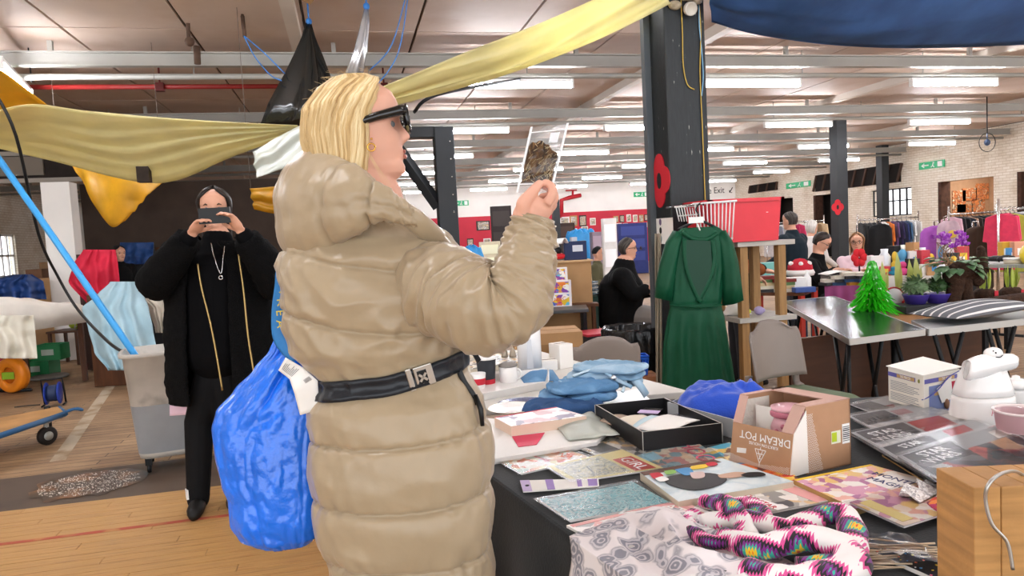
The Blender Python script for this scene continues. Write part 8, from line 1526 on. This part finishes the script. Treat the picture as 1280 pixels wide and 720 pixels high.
for px, py, w_, d, lab in ((727, 308, 48, 17, 'bright blue tarpaulin heaped over goods before the red wall'), (590, 318, 34, 15, 'bright blue tarpaulin bundle left of the raised forearm')):
    p = V(px, py, d); h0 = V(px, py-(20 if px > 700 else 9), d).z; W_ = w_*d/F/2; zb = .0; c = fl(p); 
    mb = MB(); mb.grid(lambda u, v: c+RH*(W_*v**.6*math.cos(2*PI*u)*(1+.1*math.sin(6*PI*u*3)))+FH*(W_*.5*v**.6*math.sin(2*PI*u))+UP*max(0, h0*(1-v**5)+.08*fbm((math.cos(6.28*u)*3, math.sin(6.28*u)*3, v*5+px))), 60, 20, wrap=True); solo(mb, 'blue_tarpaulin', mat('sky_tarp', '#2b93d6', .3, bump=.4, bsc=8, var=.15), lab, 'sheet', base=c)
# ================================================================== left side
SHW = mat('dust_sheet', '#e2ddd3', .85, var=.08, vsc=5, bump=.1, bsc=12); LBL = mat('light_blue_cloth', '#a9c9d6', .85, var=.1, vsc=6, bump=.1, bsc=30); REDC = mat('red_cloth', '#c01f3a', .75, var=.12, vsc=6)
# woman in black fur
FUR = mat('black_fur', '#0b0b0c', .95, bump=.9, bsc=160, spec=.15); BTOP = mat('black_shirt', '#0b0b0d', .9, spec=.1)
d4 = 4.05; hb = V(268, 262, d4); base = Vector((V(275, 600, d4).x, V(275, 600, d4).y, 0)); fwd = -FH*.93+RH*.25; l4 = UP.cross(fwd).normalized()
J = dict(neck=V(272, 296, d4), chest=V(272, 345, d4), pelvis=V(274, 440, d4), sl=V(318, 318, d4), sr=V(226, 318, d4), er=V(196, 352, d4-.15), wr=V(240, 292, d4-.32), el=V(346, 352, d4-.12), wl=V(302, 290, d4-.32), hr=V(250, 278, d4-.36), hl=V(292, 276, d4-.36))
for q, g in (('l', 1), ('r', -1)): J['k'+q] = base+RH*.09*g+UP*.46; J['a'+q] = base+RH*.085*g+UP*.06+(-FH*.1 if g < 0 else Vector())
pw = figure('dark haired woman in a black fur jacket and trousers with raised hands', base, hb, fwd, J, BTOP, mat('black_jeans', '#0e0e10', .8, spec=.2), (HDK, -.28, .02), .009, hairA=[(-.28, 1.2), (-.1, 1.5), (-.02, 1.8), (.03, 1.95), (.06, 2.1), (.09, 2.6), (.115, PI)])
mb = MB()
FJ = [(302, 238, 306), (312, 220, 324), (335, 212, 334), (370, 208, 338), (420, 207, 342), (470, 209, 346), (498, 214, 348)]
a_, b_ = [(y, x) for y, x, _ in FJ], [(y, x) for y, _, x in FJ]
def fj(u, v):
    y = 302+196*v; xa, xb = lerp(a_, y), lerp(b_, y); th = -PI/2+.42+u*(2*PI-.84); k = .008*fbm((u*30, v*30, 2))+.012*fbm((u*6, v*5, 8)); return V((xa+xb)/2, y, d4)+RH*(((xb-xa)/2*d4/F+k)*math.cos(th))+FH*((.17+k+.03*v)*math.sin(th))
mb.grid(fj, 90, 60); jk = mb.build('fur_jacket', FUR, pw, solid=.02)
for q in 'lr':
    mb = MB(); P = crv([J['s'+q]+(RH*-.06 if q == 'l' else RH*.06), J['s'+q], J['e'+q], J['w'+q].lerp(J['e'+q], .12)], 12); R = [lerp([(0, .11), (.33, .105), (.66, .105), (1, .07)], i/(len(P)-1)) for i in range(len(P))]; mb.tube(P, R, 28)
    for i, v in enumerate(mb.v): mb.v[i] = v+Vector((fbm(v*30), fbm(v*30+Vector((7, 0, 0))), fbm(v*30+Vector((0, 7, 0)))))*.010
    mb.build('sleeve', FUR, jk)
GOLD = mat('zip_gold', '#b59a62', .35, .7)
for pts in ([(247, 330), (252, 360), (262, 400), (270, 440), (278, 488)], [(298, 318), (304, 360), (310, 420), (318, 470)]): mb = MB(); mb.tube(crv([V(a, b, d4-.20) for a, b in pts]), .005, 5); mb.build('zip', GOLD, jk)
nc = MB(); nc.tube(crv([V(264, 304, d4-.13), V(268, 322, d4-.19), V(276, 342, d4-.205), V(279, 322, d4-.19), V(281, 304, d4-.13)]), .003, 5); c = V(276, 347, d4-.21); nc.tube([c+RH*.010*math.cos(a)+UP*.010*math.sin(a) for a in [2*PI*k/14 for k in range(15)]], .0035, 5); nc.build('necklace', mat('silver', '#c9c9c9', .2, 1), pw)
for g in (-1, 1): q = base+RH*.085*g+(-FH*.1 if g < 0 else Vector()); mb = MB(); mb.box(q+RH*(.0)-FH*.03+UP*.10-RH*.045, (.012, .05, .05), rz=.3); mb.build('white_flash', WHITE, pw)
mb = MB(); c = (J['hl']+J['hr'])/2; mb.box(c-FH*.02+UP*.03, (.16, .012, .08), Matrix((RH, FH, UP)).transposed()); solo(mb, 'phone', BLACKP, 'black phone held up in both hands by the woman in black fur', 'phone', base=c)
# wheeled grey plastic bin with the blue pole
bp = Z(197, 580, 0); Rb = Matrix.Rotation(-YAW+.40, 3, 'Z'); bc = Vector((V(209, 500, 4.82).x, V(209, 500, 4.82).y, 0)); BINM = mat('grey_bin', '#c4bfb6', .5, var=.18, vsc=5, mix='#8f8a82', mixp=(.55, .72)); t = thing('wheeled_bin', 'grubby grey white plastic wheeled bin holding the blue pole', 'bin', bc, -YAW+.40); hB = .70; w0, w1 = .19, .235
def rr(w_, z, n=36, e=.45): return [Vector((w_*math.copysign(abs(math.cos(a))**e, math.cos(a)), w_*.95*math.copysign(abs(math.sin(a))**e, math.sin(a)), z)) for a in [2*PI*(j+.5)/n for j in range(n)]]
mb = MB(); mb.loft([rr(w0*.96, .10), rr(w0, .13), rr(w1, .76), rr(w1+.02, .765), rr(w1+.022, .79), rr(w1-.005, .79), rr(w0-.012, .14)], True); mb.build('bin_body', BINM, t, world=False)
mb = MB(); mb.loft([rr(w0+.0005, .135), rr(w0+(w1-w0)*.50+.0012, .45)], False); mb.build('grey_lower_half', mat('bin_grey', '#8d9093', .4, var=.1, vsc=5), t, world=False)
for a in (-1, 1):
    for b in (-1, 1): mb = MB(); mb.lathe([(.03, -.012), (.034, 0), (.03, .012)], (a*.13, b*.13, .034), 14, Matrix.Rotation(PI/2, 3, 'Y')); mb.box((a*.13, b*.13, .08), (.04, .05, .05)); mb.build('castor', DARKM, t, world=False)
mb = MB(); p = V(227, 500, 4.05); mb.grid(lambda u, v: V(212+26*u, 496+24*v-2*u, 4.02+.01*math.sin(u*5)), 8, 8); solo(mb, 'pink_cloth', mat('pink_cloth', '#e3c3d2', .85), 'pale pink cloth hanging by the grey wheeled bin', 'cloth', solid=.004)
b_ = bc+UP*.14; top = V(-6, 192, 5.0); mb = MB(); e = V(166, 440, 4.78); mb.tube([e+(e-top).normalized()*.12, e, top], .022, 10); solo(mb, 'blue_pole', mat('pole_blue', '#3fa2e6', .35), 'long bright blue pole leaning out of the grey wheeled bin', 'pole', base=e)
mb = MB(); mb.tube(crv([V(-10, 110, 4.8), V(20, 170, 4.9), V(48, 292, 5.3), V(72, 345, 5.6), V(98, 388, 5.6), V(136, 428, 5.1), V(157, 441, 4.92)]), .011, 6); solo(mb, 'black_cable', BLACKP, 'black cable hanging from the ceiling into the grey wheeled bin', 'cable')
# covered stall tables
def drape(name, m_, label, outline, d, seedx, h=.0, thick=.05, fold=.03, n=36):
    """cloth seen as rows of (y, xl, xr, depth)"""
    ta, tb_, td = [(r[0], r[1]) for r in outline], [(r[0], r[2]) for r in outline], [(r[0], r[3]) for r in outline]; y0, y1 = outline[0][0], outline[-1][0]
    def fn(u, v): y = y0+(y1-y0)*v; w_ = math.sin(PI*u); return V(lerp(ta, y)*(1-u)+lerp(tb_, y)*u, y, lerp(td, y)+d-thick*w_+fold*math.sin(u*22+3*fbm((u*3, v*2, seedx)))*(.3+.7*v)+.06*fbm((u*3, v*4, seedx+3)))
    mb = MB(); mb.grid(fn, n, n); return solo(mb, name, m_, label, 'cloth', solid=.006)
a, b = Z(-60, 420, .74), Z(106, 396, .74); e = (b-a).normalized(); k_ = UP.cross(e); q = [a, b, b+k_*.9, a+k_*.9]; c = sum(q, Vector())/4; t = thing('covered_stall', 'stall table under the white dust sheet at the left', 'table', fl(c)); mb = MB(); mb.slab([p-UP*.03 for p in q], .03); mb.build('table_top', BROWNW, t)
for p in q: r = p.lerp(c, .06); mb = MB(); mb.box((r.x, r.y, .355), (.05, .05, .71)); mb.build('leg', BROWNW, t)
mb = MB()
def sheetf(u, v):
    p = a.lerp(b, u)+k_*(.95*v-.05); h = (.05+.28*math.sin(PI*min(1, v*.75+.12))**.8*(.35+.65*math.sin(PI*min(1, .35+u*.6)))+.05*fbm((u*4, v*3, 2))+.02*fbm((u*10, v*5, 7))); return p+UP*(h if v > .06 else h*v/.06-.06*(1-v/.06))
mb.grid(sheetf, 60, 30); solo(mb, 'dust_sheet', SHW, 'white dust sheet heaped over goods on the left stall table', 'sheet', solid=.004, base=c)
drape('hanging_sheet', mat('off_white_sheet', '#d8d4c6', .85, var=.06), 'off white cloth hanging from the left end of the covered stall', [(394, -30, 42, 0), (448, -30, 46, -.05)], 6.95, 2, fold=.05)
drape('red_cloth', REDC, 'red cloth draped over a tall box behind the white dust sheet', [(312, 104, 144, 0), (330, 92, 147, -.03), (352, 86, 149, -.05), (384, 112, 151, -.05)], 8.9, 4, fold=.05); p = V(122, 350, 9.1); mb = MB(); zt_ = V(122, 316, 9.1).z; mb.box((p.x, p.y+.05, zt_/2), (.40, .2, zt_-.02), rz=-YAW); solo(mb, 'travel_case', mat('travel_case', '#3a2620', .6), 'tall dark trunk under the red cloth', 'trunk')
drape('light_blue_cloth', LBL, 'light blue cloth draped to the floor beside the grey wheeled bin', [(352, 138, 172, .25), (368, 122, 180, .1), (385, 102, 186, 0), (410, 110, 191, -.1), (440, 118, 196, -.15), (463, 136, 176, -.18)], 7.7, 6, fold=.06, thick=.15)
p = V(150, 420, 8.05); mb = MB(); zt_ = V(150, 366, 8.05).z; mb.box((p.x, p.y, zt_/2), (.5, .28, zt_), rz=-YAW); solo(mb, 'wooden_chest', BROWNW, 'brown wooden chest under the light blue cloth', 'chest')
drape('cream_bundle', mat('cream_cloth', '#ddd6c8', .85, var=.08), 'cream cloth bundle behind the light blue cloth', [(354, 152, 196, .1), (366, 158, 211, 0), (386, 186, 208, 0), (416, 195, 208, -.05)], 8.6, 9, thick=.12); p = V(190, 400, 8.85); mb = MB(); zt_ = V(190, 372, 8.85).z; mb.box((p.x, p.y, zt_/2), (.42, .3, zt_), rz=-YAW); solo(mb, 'dark_crate', mat('crate_dark'), 'dark crate under the cream cloth bundle', 'crate')
drape('navy_tarpaulin', mat('navy_sheet', '#25427a', .4, var=.2, vsc=5), 'dark blue tarpaulin behind the white dust sheet at the far left', [(343, 16, 40, .1), (352, -20, 54, 0), (374, -30, 58, 0)], 9.4, 3, thick=.2, fold=.08); p = V(15, 370, 9.75); zt_ = V(15, 350, 9.75).z; mb = MB(); mb.box((p.x, p.y, zt_/2), (.8, .4, zt_), rz=-YAW); solo(mb, 'brown_crate', CARD, 'large brown crate under the dark blue tarpaulin', 'crate')
drape('blue_cover', mat('mid_blue_sheet', '#2b4f8c', .5, var=.2, vsc=5), 'blue cover over goods behind the woman in black', [(303, 150, 192, 0), (330, 148, 190, -.1)], 13.0, 5, thick=.05); p = V(170, 330, 13.22); mb = MB(); zt_ = V(170, 306, 13.4).z; mb.box((p.x, p.y, zt_/2), (.6, .3, zt_), rz=-YAW); solo(mb, 'dark_cabinet', mat('crate_dark'), 'dark cabinet under the blue cover', 'cabinet')
# under the covered stall: chair, bags, crates, reels
p = Z(78, 458, 0)+FH*.25; t = thing('wooden_chair', 'dark wooden chair loaded with bags under the covered stall', 'chair', p, -YAW); DW = mat('chair_dark', '#45291a', .5)
for a_ in (-1, 1):
    for b_ in (-1, 1): mb = MB(); mb.box((a_*.18, b_*.17, .22), (.035, .035, .44)); mb.build('leg', DW, t, world=False)
mb = MB(); mb.box((0, 0, .452), (.42, .40, .025)); mb.build('seat', DW, t, world=False)
for lab, px, py, col, w_, h, nm in (('lime green bag on the dark wooden chair', 84, 424, '#a9bf3a', .16, .17, 'green_bag'), ('grey white bag beside the lime green bag', 68, 426, '#b9b6b2', .13, .2, 'grey_bag')):
    q = p+RH*(.09 if 'lime' in lab else -.11)+UP*.466; mb = MB(); mb.ell(q+UP*h*.7, (w_*.62, .12, h*.7), None, 18, 12, lambda v: 1+.18*fbm((v.x*3, v.y*3, v.z*3+px))); solo(mb, nm, mat(nm, col, .6, var=.35, vsc=14), lab, 'bag', base=q)
for px, py, z, lab in ((34, 474, 0, 'lower green plastic crate beside the orange reel'), (48, 462, .20, 'upper green plastic crate beside the orange reel')):
    q = Z(px, 474, 0)+FH*(.25)+RH*(.0 if z == 0 else .04); t = thing('green_crate', lab, 'crate', q+UP*z, -YAW+.1); GC = mat('crate_green', '#1f7f4a', .4); s_ = 1 if z == 0 else .85; 
    for (x, y, dx, dy) in ((0, -.13, .34, .01), (0, .13, .34, .01), (-.17, 0, .01, .27), (.17, 0, .01, .27)): mb = MB(); mb.box((x*s_, y*s_, .098), (dx*s_, dy*s_, .19)); mb.build('side', GC, t, world=False)
    mb = MB(); mb.box((0, 0, .006), (.34*s_, .26*s_, .012)); mb.build('floor', GC, t, world=False); mb = MB(); mb.box((0, -.138*s_, .1), (.14, .006, .07)); mb.build('pale_label', mat('crate_pale', '#b9c9bc', .5), t, world=False)
q = Z(18, 490, 0); ROT = Matrix.Rotation(PI/2, 3, 'X'); MR = Matrix.Rotation(-YAW-.25, 3, 'Z') @ ROT; t = thing('orange_reel', 'round orange hose reel with a lime green centre on the floor', 'reel', q); c = q+UP*.19
mb = MB(); mb.lathe([(.10, -.06), (.17, -.06), (.19, -.045), (.19, .045), (.17, .06), (.10, .06), (.09, .05), (.09, -.05), (.10, -.06)], c, 32, MR, caps=False); mb.build('reel_body', mat('reel_orange', '#e8861e', .35), t); mb = MB(); mb.lathe([(.001, -.035), (.09, -.035), (.09, .035), (.001, .035)], c, 24, MR); mb.build('reel_side', mat('reel_orange2', '#c96a16', .4), t)
mb = MB(); n_ = MR @ Vector((0, 0, 1)); n_ = n_ if n_.dot(FH) < 0 else -n_; mb.box(c+n_*.045, (.13, .075, .03), Matrix((RH, UP, -FH)).transposed()); mb.build('lime_centre', mat('reel_lime', '#8fb52a', .4), t); mb = MB(); mb.tube([c-RH*.15-UP*.17, c+RH*.19-UP*.175], .018, 6); mb.build('foot', DARKM, t)
q = Z(2, 480, 0); mb = MB(); mb.box(q+UP*.15, (.18, .2, .3), rz=.2); solo(mb, 'pink_box', mat('pink_red', '#d8264a', .4), 'pink red box at the left frame edge behind the orange reel', 'box')
q = Z(62, 472, 0); mb = MB(); mb.lathe([(.001, 0), (.20, 0), (.21, .015), (.19, .03), (.001, .035)], q, 24); solo(mb, 'grey_disc', mat('disc_grey', '#77736c', .6), 'flat grey round cushion on the floor beside the orange reel', 'cushion', base=q)
q = Z(68, 507, 0); t = thing('cable_reel', 'small blue cable reel with a dark handle standing on the floor', 'reel', q, -YAW+.35); RB = mat('reel_blue', '#1f3a9c', .35)
for x in (-.055, .055): mb = MB(); mb.lathe([(.03, -.006), (.105, -.006), (.11, 0), (.105, .006), (.03, .006)], (x, 0, .125), 26, Matrix.Rotation(PI/2, 3, 'Y')); mb.build('flange', RB, t, world=False)
mb = MB(); mb.lathe([(.075, -.05), (.08, -.02), (.078, 0), (.082, .02), (.075, .05)], (0, 0, .125), 22, Matrix.Rotation(PI/2, 3, 'Y')); mb.build('wound_cable', mat('wound_blue', '#1f2f52', .5), t, world=False)
mb = MB(); mb.tube([(-.09, .05, .012), (-.09, 0, .2), (-.09, -.02, .265), (.09, -.02, .265), (.09, 0, .2), (.09, .05, .012)], .009, 8); mb.tube([(-.09, -.06, .012), (-.09, .07, .012)], .009, 6); mb.tube([(.09, -.06, .012), (.09, .07, .012)], .009, 6); mb.build('handle_frame', DARKM, t, world=False)
mb = MB(); mb.tube(crv([Z(50, 506, .008), Z(36, 507, .008), Z(18, 509, .008)]), .006, 6); solo(mb, 'loose_cable', BLACKP, 'short end of black cable lying left of the blue reel', 'cable')
# low trolley
P = quadZ([(-40, 530), (74, 508), (82, 515), (-40, 556)], .22); t = thing('low_trolley', 'low wooden trolley with a blue edge and one black wheel at the left', 'trolley', fl(sum(P, Vector())/4)); mb = MB(); mb.slab([p-UP*.02 for p in P], .02); mb.build('deck', WOOD, t)
mb = MB(); a, b = P[3], P[2]; n_ = (b-a).cross(UP).normalized(); mb.tube([a-UP*.012, b-UP*.012], .022, 6); mb.tube([b-UP*.01, P[1]-UP*.01], .016, 6); mb.build('blue_edge', mat('trolley_blue', '#2f5f8c', .5), t); mb = MB(); mb.tube(crv([b, b+RH*.07+UP*.02, b+RH*.10-UP*.0+FH*.05, b+FH*.12+RH*.02]), .012, 6); mb.build('handle', mat('trolley_blue'), t)
w_ = Z(60, 556, 0); c = w_+UP*.072; mb = MB(); mb.lathe([(.03, -.022), (.062, -.022), (.072, -.012), (.072, .012), (.062, .022), (.03, .022)], c, 22, Matrix.Rotation(-YAW-.5, 3, 'Z') @ Matrix.Rotation(PI/2, 3, 'Y')); mb.build('wheel', mat('tyre', '#1c1715', .6), t); mb = MB(); mb.lathe([(.001, -.026), (.034, -.026), (.034, .026), (.001, .026)], c, 16, Matrix.Rotation(-YAW-.5, 3, 'Z') @ Matrix.Rotation(PI/2, 3, 'Y')); mb.build('hub', STEEL, t)
mb = MB(); mb.tube([c, c+UP*.13], .02, 6); mb.box(c+UP*.115, (.07, .06, .03)); mb.build('wheel_fork', STEEL, t)
for px, py in ((-30, 540), (60, 522)): q = Z(px, py, .1); mb = MB(); mb.tube([Vector((q.x, q.y, .0)), Vector((q.x, q.y, .2))], .025, 8); mb.build('leg', DARKM, t)
# spilled water and grit on the boards' edge
mb = MB(); c = Z(112, 604, .0004); n_ = 60; mb.add([c]+[c+RH*(.33*math.cos(a)*(1+.25*fbm((math.cos(a)*2, math.sin(a)*2, 1))))+FH*(.27*math.sin(a)*(1+.35*fbm((math.cos(a)*3, math.sin(a)*3, 4))))+RH*.02*math.sin(a) for a in [2*PI*j/n_ for j in range(n_)]], [(0, j+1, (j+1) % n_+1) for j in range(n_)]); pu = solo(mb, 'puddle', mat('wet_patch', '#4a3928', .3, spec=.5, mix='#8a5a2a', mixp=(.5, .65), vsc=5), 'wet glittering patch spilled on the floor before the wheeled bin', 'puddle', base=c); mb = MB()
for k in range(900):
    a = U(0, 6.28); r = U(0, 1)**.5*.95; p = c+RH*(.31*r*math.cos(a))+FH*(.25*r*math.sin(a)); s_ = U(.0015, .0045); mb.add([p+RH*s_, p+FH*s_, p-RH*s_, p-FH*s_, p+UP*s_*1.2], [(0, 1, 4), (1, 2, 4), (2, 3, 4), (3, 0, 4)])
o = mb.build('glass_grit', mat('glass_grit', '#d9d4cb', .15, spec=.8), pu); o['kind'] = 'stuff'
# far left: bookcase, person in a cap, boxes
p = V(196, 322, 14); t = thing('bookcase', 'low bookcase of books far behind the woman in black', 'bookcase', fl(p), -YAW); zb = p.z
mb = MB(); mb.box((0, .12, (zb+.2)/2), (.5, .03, zb+.2)); mb.box((-.25, 0, (zb+.2)/2), (.03, .25, zb+.2)); mb.box((.25, 0, (zb+.2)/2), (.03, .25, zb+.2)); 
for z in (.3, .7, zb-.1): mb.box((0, 0, z), (.5, .25, .03))
mb.build('carcass', BROWNW, t, world=False)
for k in range(9): w2 = .035; mb = MB(); h = U(.18, .24); mb.box((-.2+k*.05, 0, zb-.085+h/2), (w2, .16, h)); mb.M = None; o = mb.build('book_spine', mat('spine%d' % (k % 4), ['#b8323a', '#e9e4da', '#3a3f52', '#d9b89a'][k % 4], .6), t, world=False)
standfig('person in a black cap and dark coat far left behind the red cloth', 150, 317, 11.5, RH*.6-FH*.5, BLKT, (mat('black_cap'), .0, .014), s=.95)
for k, (px, py, w_, h, d, col, lab) in enumerate(((52, 345, 20, 18, 10.3, '#6a4a34', 'brown box behind the dark blue tarpaulin'), (66, 340, 14, 26, 11.1, '#8a6a4a', 'upright brown carton left of the red cloth'), (82, 322, 14, 40, 10.9, '#3f86b8', 'blue wrapped bundle behind the blue pole'), (30, 352, 22, 12, 10.6, '#a08a6e', 'tan box at the far left before the window'))):
    p = V(px, py+h/2, d); zt_ = V(px, py-h/2, d).z; W_ = w_*d/F; mb = MB(); mb.box((p.x, p.y, zt_/2), (W_, .3, zt_), rz=-YAW); solo(mb, 'stacked_box', mat('lbox'+col, col, .7, var=.15), lab, 'box')
